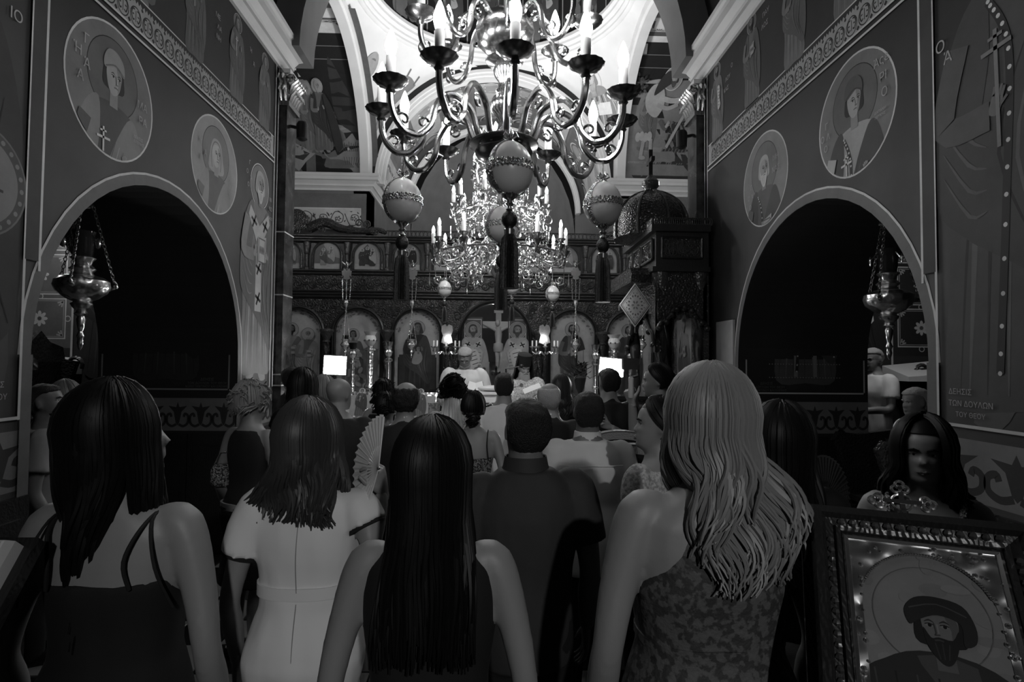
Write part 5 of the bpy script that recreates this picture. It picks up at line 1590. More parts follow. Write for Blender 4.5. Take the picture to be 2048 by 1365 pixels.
def candelabrum(px, label, Y=9.9):
    v = P(px, 690, Y); H = v.z - SOL_Z
    root = thing('candelabrum', label, 'candelabrum', (v.x, Y, SOL_Z), 0, 'eagle candelabra beside the holy doors')
    q = MB(); q.lathe([(.2, 0), (.21, .03), (.12, .06), (.04, .12), (.028, .2), (.04, .5), (.028, .52), (.028, H - .3), (.05, H - .22), (.03, H - .15)], 14); q.build('pole', 'wood_carved', root)
    q = MB(); q.prism([(-.03, .36), (-.09, .33), (-.1, .24), (-.07, .16), (-.1, .04), (0, .0), (.1, .04), (.07, .16), (.1, .24), (.09, .33), (.03, .36), (0, .32)], lambda u, w, d: (u, .09 + d, H + w), -.01, .01); q.build('eagle_plate', 'silver_plain', root, smooth=False)
    q = MB(); q.lathe([(.02, 0), (.02, .1), (.015, .1)], 10, (0, -.03, H - .06)); q.build('candle', 'wax', root)
    q = MB(); q.lathe(bulb_prof(.024, .1), 10, (0, -.05, H + .04)); q.build('candle_bulb', 'flame', root)
    for k in range(5):
        t = PI * (k / 4) + PI
        dx, dy = .22 * math.cos(t), .1 * math.sin(t)
        q = MB(); q.tube(sp([(0, 0, H - .2), (dx * .4, dy * .4, H - .12), (dx * .7, dy * .7, H - .16), (dx, dy, H - .12), (dx, dy, H - .06)]), .012, 6); a = q.build('arm', 'brass', root)
        q = MB(); q.lathe(cup_prof(.8), 10, (dx, dy, H - .05)); q.build('drip_cup', 'brass', a)
        q = MB(); q.lathe([(.013, 0), (.013, .1), (.008, .1)], 8, (dx, dy, H - .03)); q.build('candle', 'wax', a)
    lamp('candle_glow', 'POINT', (0, -.3, H + .12), 1.2, .03, parent=root)
candelabrum(893, 'tall candelabrum with pale eagle plate and lit bulb, beside the bowing priest')
candelabrum(1090, 'tall candelabrum with pale eagle plate and lit bulb, beside the black hooded priest')

def candle_stand(px, py, label, Y, style):
    v = P(px, py, Y); H = v.z - SOL_Z
    root = thing('candle_stand', label, 'candle stand', (v.x, Y, SOL_Z), 0, 'tall brass candle stands')
    q = MB()
    q.lathe([(.19, 0), (.2, .03), (.14, .07), (.06, .14), (.045, .2), (.06, .24), (.035, .28)], 18); q.build('foot', 'brass', root)
    rr = {'urn': .058, 'cup': .034, 'slim': .038}[style]
    q = MB(); q.lathe([(rr, .27), (rr, H * .55), (rr * 1.5, H * .56), (rr * 1.5, H * .58), (rr * 1.0, H * .6), (rr, H - .32), (rr * 1.6, H - .3), (rr * 1.6, H - .27), (rr * .7, H - .25), (rr * .7, H - .22)], 18)
    q.build('pole', 'silver' if style != 'slim' else 'silver_plain', root)
    for zz in (.4, .8, 1.2):
        if zz < H - .4:
            q = MB(); q.lathe([(rr, zz), (rr * 1.25, zz + .012), (rr * 1.25, zz + .03), (rr, zz + .042)], 16); q.build('collar', 'brass', root)
    if style == 'urn':
        q = MB(); q.lathe([(.03, H - .24), (.07, H - .2), (.1, H - .14), (.085, H - .08), (.07, H - .06), (.1, H - .01), (.11, H), (.09, H), (.06, H - .05)], 20); q.build('urn', 'wax', root)
        q = MB()
        for k in range(8):
            t = 2 * PI * k / 8; q = MB(); q.ball((.095 * math.cos(t), .095 * math.sin(t), H - .14), .016, n=6); q.build('ornament', 'brass_dark', root)
    else:
        q = MB(); q.lathe([(.02, H - .24), (.05, H - .21), (.065, H - .16), (.04, H - .12), (.06, H - .1), (.03, H - .09)], 16); q.build('knop', 'brass', root)
        q = MB(); q.lathe([(.04, H - .1), (.055, H - .06), (.065, H), (.06, H), (.045, H - .06)], 14); q.build('cup', 'glass_dark' if style == 'cup' else 'brass', root)
candle_stand(706, 686, 'candle stand with dark glass cup just right of the left glowing panel', 8.75, 'cup')
candle_stand(741, 664, 'tallest candle stand with pale urn top before the second icon', 9.4, 'urn')
candle_stand(778, 684, 'pale slim candle stand between the second icon and the veiled mother', 9.0, 'slim')
candle_stand(1191, 690, 'candle stand with dark cup just left of the right glowing panel', 9.0, 'slim')
candle_stand(1228, 670, 'candle stand with pale patterned urn above the right glowing panel', 9.4, 'urn')
candle_stand(1262, 692, 'candle stand with dark cup just right of the right glowing panel', 9.0, 'cup')
# tilted icon on a carved stand at each side of the solea, and a flower stand
for px, py, lab in ((722, 812, 'small icon on a scrolled silver stand behind the bald man'), (840, 815, 'small icon on a scrolled silver stand behind the balding man in the suit')):
    yy = 8.0 if px < 800 else 7.6
    v = P(px, py, yy)
    root = thing('icon_stand', lab, 'icon stand', (v.x, yy, SOL_Z))
    h = v.z - SOL_Z
    q = MB(); q.lathe([(.2, 0), (.18, .04), (.05, .1), (.04, h - .3), (.1, h - .22)], 14); q.build('post', 'wood_carved', root)
    q = MB(); q.box(-.26, .26, -.02, .02, -.2, .2, X=Matrix.Translation((0, 0, h)) @ Matrix.Rotation(R_(-25), 4, 'X')); fr = q.build('frame', 'silver', root, smooth=False)
    p = Paint(); p.rect(-.2, -.15, .2, .15, .25); saint(p, 0, -.16, .42, robe=.08, cloak=.05, halo=.35, skin=.2, seed=80)
    p.clip = None
    X = Matrix.Translation((0, 0, h)) @ Matrix.Rotation(R_(-25), 4, 'X')
    p.build('painted_icon', lambda u, w, d: tuple(X @ Vector((u, -.02 - d, w))), fr, 'icon')
    for s in (-1, 1):
        q = MB(); scroll_tube(q, (s * .3, h), .12, 1.4, 0, s, .016, lambda a, b: (a, 0, b)); q.build('side_scroll', 'silver_plain', root)
v = P(1160, 745, 8.2)
root = thing('flower_stand', 'dark vase of black foliage on a tall stand before the icon with open book', 'plant stand', (v.x, 8.2, SOL_Z))
h = v.z - SOL_Z
q = MB(); q.lathe([(.16, 0), (.03, .05), (.025, h - .3), (.06, h - .22), (.09, h - .08), (.06, h - .05)], 14); q.build('vase_stand', 'iron', root)
q = MB()
for k in range(90):
    t = rnd.uniform(0, 6.28); r_ = rnd.uniform(.0, .17); z = h - .05 + rnd.uniform(0, .18) - r_ * .4
    a = rnd.uniform(0, 6.28); L = .05
    x, y = r_ * math.cos(t), r_ * math.sin(t)
    q.add([(x, y, z), (x + L * math.cos(a), y + L * math.sin(a), z + .02), (x + L * 1.6 * math.cos(a + .3), y + L * 1.6 * math.sin(a + .3), z + .05), (x + L * math.cos(a + .6), y + L * math.sin(a + .6), z + .02)], [(0, 1, 2, 3)])
tag(q.build('foliage', 'tassel', root, smooth=False), None, None, kind='stuff')
# ------------------------------------------------------------ the bishop's throne against the right nave wall
TX0, TX1, TY0, TY1 = 1.72, 2.285, 5.98, 7.2
thr = thing('bishops_throne', 'tall black carved wooden throne with domed canopy against the right nave wall', 'throne', ((TX0 + TX1) / 2, (TY0 + TY1) / 2, 0))
tx, ty = (TX0 + TX1) / 2, (TY0 + TY1) / 2
hx, hy = (TX1 - TX0) / 2, (TY1 - TY0) / 2
def tb(name, m, x0, x1, y0, y1, z0, z1, parent=thr):
    q = MB(); q.box(x0, x1, y0, y1, z0, z1); return q.build(name, m, parent, smooth=False)
ztop = P(1400, 447, 5.98).z; zcan = P(1400, 545, 5.98).z
tb('step', 'wood_dark', -hx - .2, hx, -hy - .05, hy + .05, 0, .18)
tb('platform', 'wood_dark', -hx, hx, -hy, hy, .18, .5)
tb('back_panel', 'wood_carved', hx - .06, hx, -hy, hy, .5, zcan)
tb('seat', 'velvet', -.08, hx - .06, -.35, .35, .86, .95); tb('seat_box', 'wood_carved', -.06, hx - .06, -.33, .33, .5, .86)
for s in (-1, 1):
    tb('arm_rest', 'wood_carved', -.2, hx - .06, s * .42 - .05, s * .42 + .05, .5, 1.25)
# the icon in the back
p = Paint(); p.rect(-.25, 1.3, .25, 2.3, .25); saint(p, 0, 1.3, 1.05, robe=.12, cloak=.08, halo=.3, skin=.2, beard=.05, holds='book', seed=91); p.build('back_icon', lambda u, v, d: (hx - .06 - d, -u, v), thr, 'icon')
# twisted columns
for (x, y) in ((-hx + .07, -hy + .07), (-hx + .07, hy - .07), (hx - .08, -hy + .07), (hx - .08, hy - .07)):
    q = MB(); N = 30; rg = []
    for i in range(49):
        z = .62 + (zcan - .3 - .62) * i / 48
        rg.append([(x + (.05 + .016 * math.cos(2 * (2 * PI * j / N) + i * .55)) * math.cos(2 * PI * j / N), y + (.05 + .016 * math.cos(2 * (2 * PI * j / N) + i * .55)) * math.sin(2 * PI * j / N), z) for j in range(N)])
    q.rings(rg); c = q.build('twisted_column', 'wood_dark', thr)
    q = MB(); q.lathe([(.07, .5), (.08, .55), (.06, .62)], 14, (x, y, 0)); q.build('base', 'wood_carved', c)
    q = MB(); q.lathe([(.05, zcan - .32), (.07, zcan - .3), (.055, zcan - .27), (.09, zcan - .1), (.1, zcan - .02), (.1, zcan + .02)], 14, (x, y, 0)); q.build('capital', 'wood_brown', c)
# trefoil arches: near side and nave side
def trefoil(place, w_, zs, zt):
    pts = []
    for t in np.linspace(PI, PI * .55, 8): pts.append((-w_ * .62 + w_ * .38 * math.cos(t), zs + w_ * .42 * math.sin(t)))
    for t in np.linspace(PI * .95, PI * .05, 14): pts.append((w_ * .5 * math.cos(t), zs + w_ * .55 + w_ * .45 * math.sin(t)))
    for t in np.linspace(PI * .45, 0, 8): pts.append((w_ * .62 + w_ * .38 * math.cos(t), zs + w_ * .42 * math.sin(t)))
    n = len(pts)
    top = [(-w_ + 2 * w_ * i / (n - 1), zt) for i in range(n)]
    q = MB()
    vs = [place(u, v, 0) for u, v in pts] + [place(u, v, 0) for u, v in top] + [place(u, v, .06) for u, v in pts] + [place(u, v, .06) for u, v in top]
    fs = []
    for i in range(n - 1):
        fs += [(i, i + 1, n + i + 1, n + i), (2 * n + i, 3 * n + i, 3 * n + i + 1, 2 * n + i + 1), (i, 2 * n + i, 2 * n + i + 1, i + 1)]
    q.add(vs, fs); a = q.build('trefoil_arch', 'wood_carved', thr, smooth=False)
    q = MB(); q.tube([place(u, v, -.01) for u, v in pts], .022, 8); q.build('arch_edge', 'wood_dark', a)
    for i in (2, 7, 9, 12, 15, 18, 21, 23, 27):
        if i < n:
            q = MB(); u, v = pts[i]; q.ball(place(u, v - .02, -.02), .035, n=10); q.build('knob', 'wood_dark', a)
    return a
trefoil(lambda u, v, d: (u, -hy + d, v), hx - .02, zcan - .62, zcan + .05)
trefoil(lambda u, v, d: (-hx + d, u, v), hy - .02, zcan - .85, zcan + .05)
trefoil(lambda u, v, d: (u, hy - d, v), hx - .02, zcan - .62, zcan + .05)
# canopy box: rails, carved panels, cresting
tb('canopy_box', 'wood_dark', -hx, hx, -hy, hy, zcan + .02, ztop - .1)
tb('canopy_cornice', 'wood_dark', -hx - .06, hx, -hy - .06, hy + .06, ztop - .1, ztop - .03)
tb('canopy_foot', 'wood_dark', -hx - .05, hx, -hy - .05, hy + .05, zcan, zcan + .05)
def carved_panel(place, u0, u1, z0, z1, seed):
    r = random.Random(seed)
    q = MB()
    a = MB(); a.prism([(u0, z0), (u1, z0), (u1, z1), (u0, z1)], place, .0, .015); pn = a.build('carved_panel', 'wood_carved', thr, smooth=False)
    for (a0, b0, a1, b1) in ((u0, z0, u1, z0), (u1, z0, u1, z1), (u1, z1, u0, z1), (u0, z1, u0, z0)):
        b = MB(); b.tube([place(a0, b0, .02), place(a1, b1, .02)], .014, 6); b.build('rail', 'wood_dark', pn)
    n = 22
    for i in range(n):
        cu = u0 + .07 + (u1 - u0 - .14) * (i % 6 + r.uniform(.1, .9)) / 6; cz = z0 + .05 + (z1 - z0 - .1) * (i // 6 + .5) / 4
        scroll_tube(q, (cu, cz), r.uniform(.035, .055), 1.5, r.uniform(0, 6), r.choice((-1, 1)), .008, lambda s, t: place(s, t, .02))
    tag(q.build('carved_scroll', 'wood_brown', pn), None, None, kind='stuff')
zp0, zp1 = zcan + .1, ztop - .16
nearp = lambda u, v, d: (u, -hy - d, v)
navep = lambda u, v, d: (-hx - d, u, v)
carved_panel(nearp, -hx + .06, hx - .08, zp0 + .05, zp1, 1)
carved_panel(navep, -hy + .08, -.12, zp0 + .05, zp1, 2); carved_panel(navep, -.05, .25, zp0 + .05, zp1, 3); carved_panel(navep, .32, hy - .08, zp0 + .05, zp1, 4)
for i in range(26):
    q = MB(); t = i / 25; x = -hx + (2 * hx) * t
    q.tube([(x + .024 * math.cos(a), -hy - .04, ztop + .005 + .04 * math.sin(a)) for a in np.linspace(0, 2 * PI, 11)], .008, 5, cap=False); q.build('crest_ring', 'wood_brown', thr)
for i in range(40):
    q = MB(); t = i / 39; y = -hy + (2 * hy) * t
    q.tube([(-hx - .04, y + .024 * math.cos(a), ztop + .005 + .04 * math.sin(a)) for a in np.linspace(0, 2 * PI, 11)], .008, 5, cap=False); q.build('crest_ring', 'wood_brown', thr)
# the dome with its ribs, ball and cross
dz = ztop - .05
dv = P(1292, 450, 6.6)
dr = .42
dcx = dv.x + .05 - tx
zd = P(1292, 385, 6.6).z - dz
q = MB(); prof = [(dr, dz), (dr * 1.02, dz + zd * .15), (dr * .99, dz + zd * .4), (dr * .88, dz + zd * .62), (dr * .68, dz + zd * .8), (dr * .4, dz + zd * .94), (.08, dz + zd)]
q.lathe(prof, 36, (dcx, 0, 0)); q.build('dome', 'wood_carved', thr)
for k in range(8):
    t = 2 * PI * k / 8 + .2
    q = MB(); q.tube([(dcx + r * 1.01 * math.cos(t), r * 1.01 * math.sin(t), z) for r, z in [Vector(a) for a in spline(prof, 3)]], .016, 6); q.build('dome_rib', 'wood_brown', thr)
q = MB(); q.lathe([(.05, dz + zd - .02), (.06, dz + zd + .02), (.1, dz + zd + .07), (.1, dz + zd + .12), (.05, dz + zd + .17), (.025, dz + zd + .2)], 18, (dcx, 0, 0)); q.build('dome_ball', 'wood_brown', thr)
zc_ = dz + zd + .18
q = MB(); q.box(dcx - .022, dcx + .022, -.015, .015, zc_, zc_ + .32); q.box(dcx - .02, dcx + .02, -.11, .11, zc_ + .16, zc_ + .21); q.build('dome_cross', 'wood_dark', thr, smooth=False)
# projecting little roof over the nave side, polished edge
q = MB()
q.prism([(-.5, zcan - .02), (-.42, zcan + .06), (.42, zcan + .06), (.5, zcan - .02), (.45, zcan - .1), (-.45, zcan - .1)], lambda u, v, d: (-hx - d, u * 1.1, v), .0, .24)
q.build('canopy_hood', 'wood_carved', thr, smooth=False)
# diamond cloth
v = P(1270, 611, 5.98)
ck = thing('diamond_cloth', 'white diamond shaped embroidered cloth hanging from the throne canopy', 'cloth', v, R_(8))
s_ = .175
q = MB(); q.prism([(0, -s_ * 1.32), (s_, 0), (0, s_ * 1.32), (-s_, 0)], lambda u, w, d: (u, d, w), -.006, .006); q.build('panel', 'paper', ck, smooth=False)
p = Paint()
for (f, wd, g) in ((.9, .012, .12), (.8, .006, .2)):
    c = [(0, -s_ * 1.32 * f), (s_ * f, 0), (0, s_ * 1.32 * f), (-s_ * f, 0), (0, -s_ * 1.32 * f)]
    p.stroke(c, wd, g)
for k in range(16):
    t = 2 * PI * k / 16; p.ell(.075 * math.cos(t), .1 * math.sin(t), .012, .008, .15, 8, t); p.ell(.1 * math.cos(t + .2) , .13 * math.sin(t + .2), .008, .006, .2, 7, t)
for k in range(6): t = 2 * PI * k / 6; p.ell(.03 * math.cos(t), .035 * math.sin(t), .016, .01, .25, 8, t)
p.build('embroidery', lambda u, w, d: (u, -.006 - d, w), ck)
for (x, z) in ((-s_, 0), (s_, 0), (0, -s_ * 1.32)):
    q = MB(); q.tube([(x, 0, z), (x, 0, z - .02), (x, 0, z - .06)], [.004, .009, .006], 7); q.build('tassel', 'fringe', ck)
q = MB(); q.tube([(0, 0, s_ * 1.3), (.02, -.0, P(1270, 565, 5.98).z - v.z)], .006, 5); q.build('loop', 'brass', ck)
# slab added beside the throne; its pale colour stands for a reflection on the wall
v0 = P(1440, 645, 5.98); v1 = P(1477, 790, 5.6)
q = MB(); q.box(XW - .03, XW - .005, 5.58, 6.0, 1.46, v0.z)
tag(q.build('reflection_slab', 'marble_pale', smooth=False), 'pale slab standing for a reflection on the right wall between throne and arch', 'slab')
# ------------------------------------------------------------ people
def remesh(mb, vox, name, m, smooth=3, fold=0.0, ffreq=(9, 9, 3), seed=0, shape=None):
    me = bpy.data.meshes.new('tmp'); me.from_pydata(mb.v, [], mb.f)
    bm = bmesh.new(); bm.from_mesh(me); bmesh.ops.recalc_face_normals(bm, faces=bm.faces); bm.to_mesh(me); bm.free()
    o = bpy.data.objects.new('tmp', me); COL.objects.link(o)
    r = o.modifiers.new('r', 'REMESH'); r.mode = 'VOXEL'; r.voxel_size = vox; r.use_smooth_shade = True
    if smooth:
        s = o.modifiers.new('s', 'SMOOTH'); s.factor = .5; s.iterations = smooth
    dg = bpy.context.evaluated_depsgraph_get()
    out = bpy.data.meshes.new_from_object(o.evaluated_get(dg))
    bpy.data.objects.remove(o); bpy.data.meshes.remove(me)
    n = len(out.vertices)
    if fold or shape:
        co = np.empty(n * 3, np.float32); out.vertices.foreach_get('co', co); co = co.reshape(-1, 3)
        if fold:
            no = np.empty(n * 3, np.float32); out.vertices.foreach_get('normal', no); no = no.reshape(-1, 3)
            f = np.array(ffreq)
            d = np.array([noise.noise(Vector((c[0] * f[0] + seed * 3.1, c[1] * f[1], c[2] * f[2]))) + .5 * noise.noise(Vector((c[0] * f[0] * 2.3, c[1] * f[1] * 2.3 + seed, c[2] * f[2] * 2))) for c in co])
            co = co + no * (d * fold)[:, None]
        if shape: co = shape(co)
        out.vertices.foreach_set('co', co.astype(np.float32).ravel())
    out.materials.clear(); out.materials.append(M[m] if isinstance(m, str) else m)
    out.polygons.foreach_set('use_smooth', [True] * len(out.polygons))
    out.name = name
    out.update()
    return out
def obj(name, me, parent):
    o = bpy.data.objects.new(name, me); COL.objects.link(o); o.parent = parent
    return o
def join_mesh(me, v, f, slot=0):
    """append plain geometry to a finished mesh"""
    bm = bmesh.new(); bm.from_mesh(me)
    vs = [bm.verts.new(p) for p in v]
    for q in f:
        try:
            fc = bm.faces.new([vs[i] for i in q]); fc.smooth = True; fc.material_index = slot
        except ValueError: pass
    bm.to_mesh(me); bm.free()

HEAD = [(-.0, .03, .07, .012), (.02, .042, .086, .0), (.1, .054, .094, -.02), (.22, .062, .096, -.052), (.35, .068, .094, -.074), (.5, .073, .09, -.092), (.62, .076, .092, -.1), (.74, .076, .088, -.1), (.85, .066, .07, -.086), (.94, .046, .044, -.062), (1.0, .016, .01, -.022)]
def ering(hw, yf, yb, z, n=20, e=2.2, xo=0.0):
    yc, hd = (yf + yb) / 2, (yf - yb) / 2
    o = []
    for j in range(n):
        t = 2 * PI * j / n; c, s = math.cos(t), math.sin(t)
        o.append(Vector((xo + hw * math.copysign(abs(c) ** (2 / e), c), yc + hd * math.copysign(abs(s) ** (2 / e), s), z)))
    return o
SEC = {'f': [(.44, .088, .062, 0), (.49, .104, .072, -.004), (.53, .106, .074, -.006), (.58, .092, .064, 0), (.625, .077, .056, .004), (.67, .082, .058, .006), (.72, .091, .066, .008), (.76, .094, .06, .004), (.795, .093, .05, -.002), (.815, .08, .042, -.006), (.832, .054, .037, -.008), (.85, .036, .034, -.006), (.885, .032, .034, .0)],
       'm': [(.44, .088, .064, 0), (.49, .096, .066, -.002), (.53, .096, .066, -.002), (.58, .091, .063, 0), (.63, .088, .061, .002), (.69, .098, .066, .004), (.74, .108, .068, .004), (.78, .112, .06, 0), (.805, .104, .05, -.004), (.824, .08, .046, -.007), (.84, .056, .043, -.007), (.858, .041, .04, -.005), (.885, .038, .04, 0)]}
def sec(sex, z, wide=1.0):
    t = SEC[sex]
    if z <= t[0][0]: a = t[0]; return a[1] * wide, a[2] * wide, a[3]
    for a, b in zip(t, t[1:]):
        if z <= b[0]:
            k = (z - a[0]) / (b[0] - a[0])
            w_ = wide if z < .8 else 1 + (wide - 1) * max(0, (.85 - z) / .05)
            return (a[1] + (b[1] - a[1]) * k) * w_, (a[2] + (b[2] - a[2]) * k) * w_, a[3] + (b[3] - a[3]) * k
    return t[-1][1], t[-1][2], t[-1][3]

def make_hand(curl, spread=.0, mirror=1, thumb=.35, s=1.0):
    """wrist at the origin, fingers along -z, palm towards +x, thumb side +y"""
    mb = MB()
    rg = []
    for z, hw, th in ((.03, .024, .019), (.0, .027, .018), (-.03, .036, .017), (-.06, .041, .015), (-.088, .04, .012)):
        rg.append([Vector((th * math.cos(2 * PI * j / 14), hw * math.sin(2 * PI * j / 14), z)) for j in range(14)])
    mb.rings(rg)
    for i, (y, L) in enumerate(((.031, .072), (.0105, .08), (-.0105, .075), (-.03, .06))):
        p = Vector((0, y, -.082)); a = 0.0; pts = [p.copy() + Vector((0, 0, .03)), p.copy()]
        for k, f in enumerate((.45, .3, .25)):
            a += R_(curl[i] if hasattr(curl, '__len__') else curl) * (1.0, 1.15, .8)[k]
            d = Vector((math.sin(a), (1.5 - i) * spread * .5, -math.cos(a))).normalized()
            p = p + d * L * f; pts.append(p.copy())
        mb.tube(pts, [.0095, .0098, .0088, .0078, .0058], 8)
    a = thumb
    pts = [Vector((.004, .015, -.012)), Vector((.01, .036, -.035)), Vector((.01 + .028 * a, .058, -.062)), Vector((.014 + .06 * a, .066 - .01 * a, -.092))]
    mb.tube(pts, [.014, .0125, .01, .007], 8)
    me = remesh(mb, .0042, 'tmp_hand', 'skin', 3)
    v = np.array([tuple(q.co) for q in me.vertices]); f = [tuple(q.vertices) for q in me.polygons]
    bpy.data.meshes.remove(me)
    v[:, 1] *= mirror
    if mirror < 0: f = [q[::-1] for q in f]
    return v * s, f
HANDS = {}
def hand_geo(key, mirror):
    k = (key, mirror)
    if k not in HANDS:
        curl, spread, thumb = {'relaxed': (20, .15, .3), 'grip': ((62, 66, 68, 66), 0, .9), 'open': ((8, 6, 8, 12), .3, .1), 'hold': ((40, 48, 52, 56), .05, .6)}[key]
        HANDS[k] = make_hand(curl, spread, mirror, thumb)
    return HANDS[k]

def strands(mb, n, seed, th0, th1, L, ctr=(0, -.008, .56), rad=(.086, .106, .112), vol=1.0, wave=.0, freq=2.5, end_x=1.0, back=-.1, shift=(0, 0), r=.0075, hh=.225, lift=0.0, curl=0.0, part=0.0, elev=-14, seg=9, ragged=.82, tousle=0.0, sweep=0.0):
    """locks that lie over the skull and then hang; th measured from the back of the head, L metres below the ears"""
    q = random.Random(seed)
    cz = ctr[2] * hh
    for i in range(n):
        th = R_(th0 + (th1 - th0) * (i + q.uniform(-.5, .5)) / n)
        j = q.uniform(-1, 1)
        o = vol * (1 + .07 * q.uniform(-1, 1))
        pts = []
        e0 = q.uniform(60, 88)
        ne = 6 if not sweep else 11
        for k in range(ne):
            e = R_(e0 + (elev - e0) * k / (ne - 1)) if not sweep else R_(e0 + (elev - e0) * (k / (ne - 1)) ** 1.3)
            th_ = th * (1 - sweep * max(0, (k - 2) / (ne - 3)))
            oo = o * (.97 + .03 * k / ne)
            pts.append(Vector((ctr[0] + part * (1 - k / ne) + rad[0] * oo * math.cos(e) * math.sin(th_), ctr[1] - rad[1] * oo * math.cos(e) * math.cos(th_), cz + rad[2] * oo * math.sin(e))))
        p0 = pts[-1]
        l = L * q.uniform(ragged, 1.05)
        ph = q.uniform(0, 6.28); ph = ph * .35 + th * 2.0
        xe = p0.x * end_x + shift[0] + .02 * q.uniform(-1, 1)
        ye = (back if abs(th) < R_(100) else p0.y * .6 + .01) * q.uniform(.75, 1.1) + shift[1]
        m_ = max(3, int(seg * min(2.2, max(.5, l / .25)) * (1 + min(1.0, wave * 50))))
        for k in range(1, m_ + 1):
            t = k / m_
            s = t * t * (3 - 2 * t)
            aw = wave * min(1, t * 2)
            x = p0.x + (xe - p0.x) * s + aw * math.sin(2 * PI * freq * t * l / .3 + ph)
            y = p0.y + (ye - p0.y) * s + aw * .7 * math.cos(2 * PI * freq * t * l / .3 + ph + .6)
            z = p0.z - l * t
            if curl and t > .75:
                u = (t - .75) / .25
                x += curl * u * u * math.copysign(1, p0.x) ; z += curl * u * u * .8
            pts.append(Vector((x, y, z)))
        if tousle:
            tx_, ty_, tz_ = (q.uniform(-1, 1) * tousle for _ in 'xyz')
            for k in range(len(pts)):
                f_ = (k / len(pts)) ** 1.2
                pts[k] += Vector((tx_ * f_, -abs(ty_) * f_, tz_ * f_)) + Vector((pts[k].x, pts[k].y, 0)) * (.35 * abs(tz_) / .02 * f_ * .3)
        k = len(pts)
        rr = [r * (.55 + .6 * math.sin(PI * min(1, (a + 2) / (k * .6)) / 1.0 if (a + 2) < k * .3 else PI / 2) ) * (1 if a < k * .7 else 1 - .75 * (a - k * .7) / (k * .3)) for a in range(k)]
        mb.tube(pts, rr, 5, cap=False)

def hull(mb, L, ctr=(0, -.008, .56), rad=(.08, .1, .106), end_x=1.0, back=-.1, shift=(0, 0), hh=.225, front=.02, w_=1.0, thin=.05):
    """a solid under the locks so that nothing shows through"""
    cz = ctr[2] * hh
    rg = []
    for e in (85, 60, 35, 15, 0):
        a = R_(e)
        yf = .075 if e > 20 else front
        rg.append(ering(rad[0] * w_ * math.cos(a), min(yf, rad[1] * math.cos(a)), ctr[1] - rad[1] * math.cos(a), cz + rad[2] * math.sin(a), 18, 2.2))
    for k in range(1, 8):
        t = k / 7; s = t * t * (3 - 2 * t)
        hw = rad[0] * w_ * (1 + (end_x - 1) * s) * (1 - .25 * t ** 4)
        yb = ctr[1] - rad[1] + (back - (ctr[1] - rad[1])) * s + shift[1] * s
        rg.append(ering(hw, yb + thin + (front + .1 - thin) * (1 - s) * .9, yb, cz - L * .9 * t, 18, 2.2, shift[0] * s))
    mb.rings(rg)

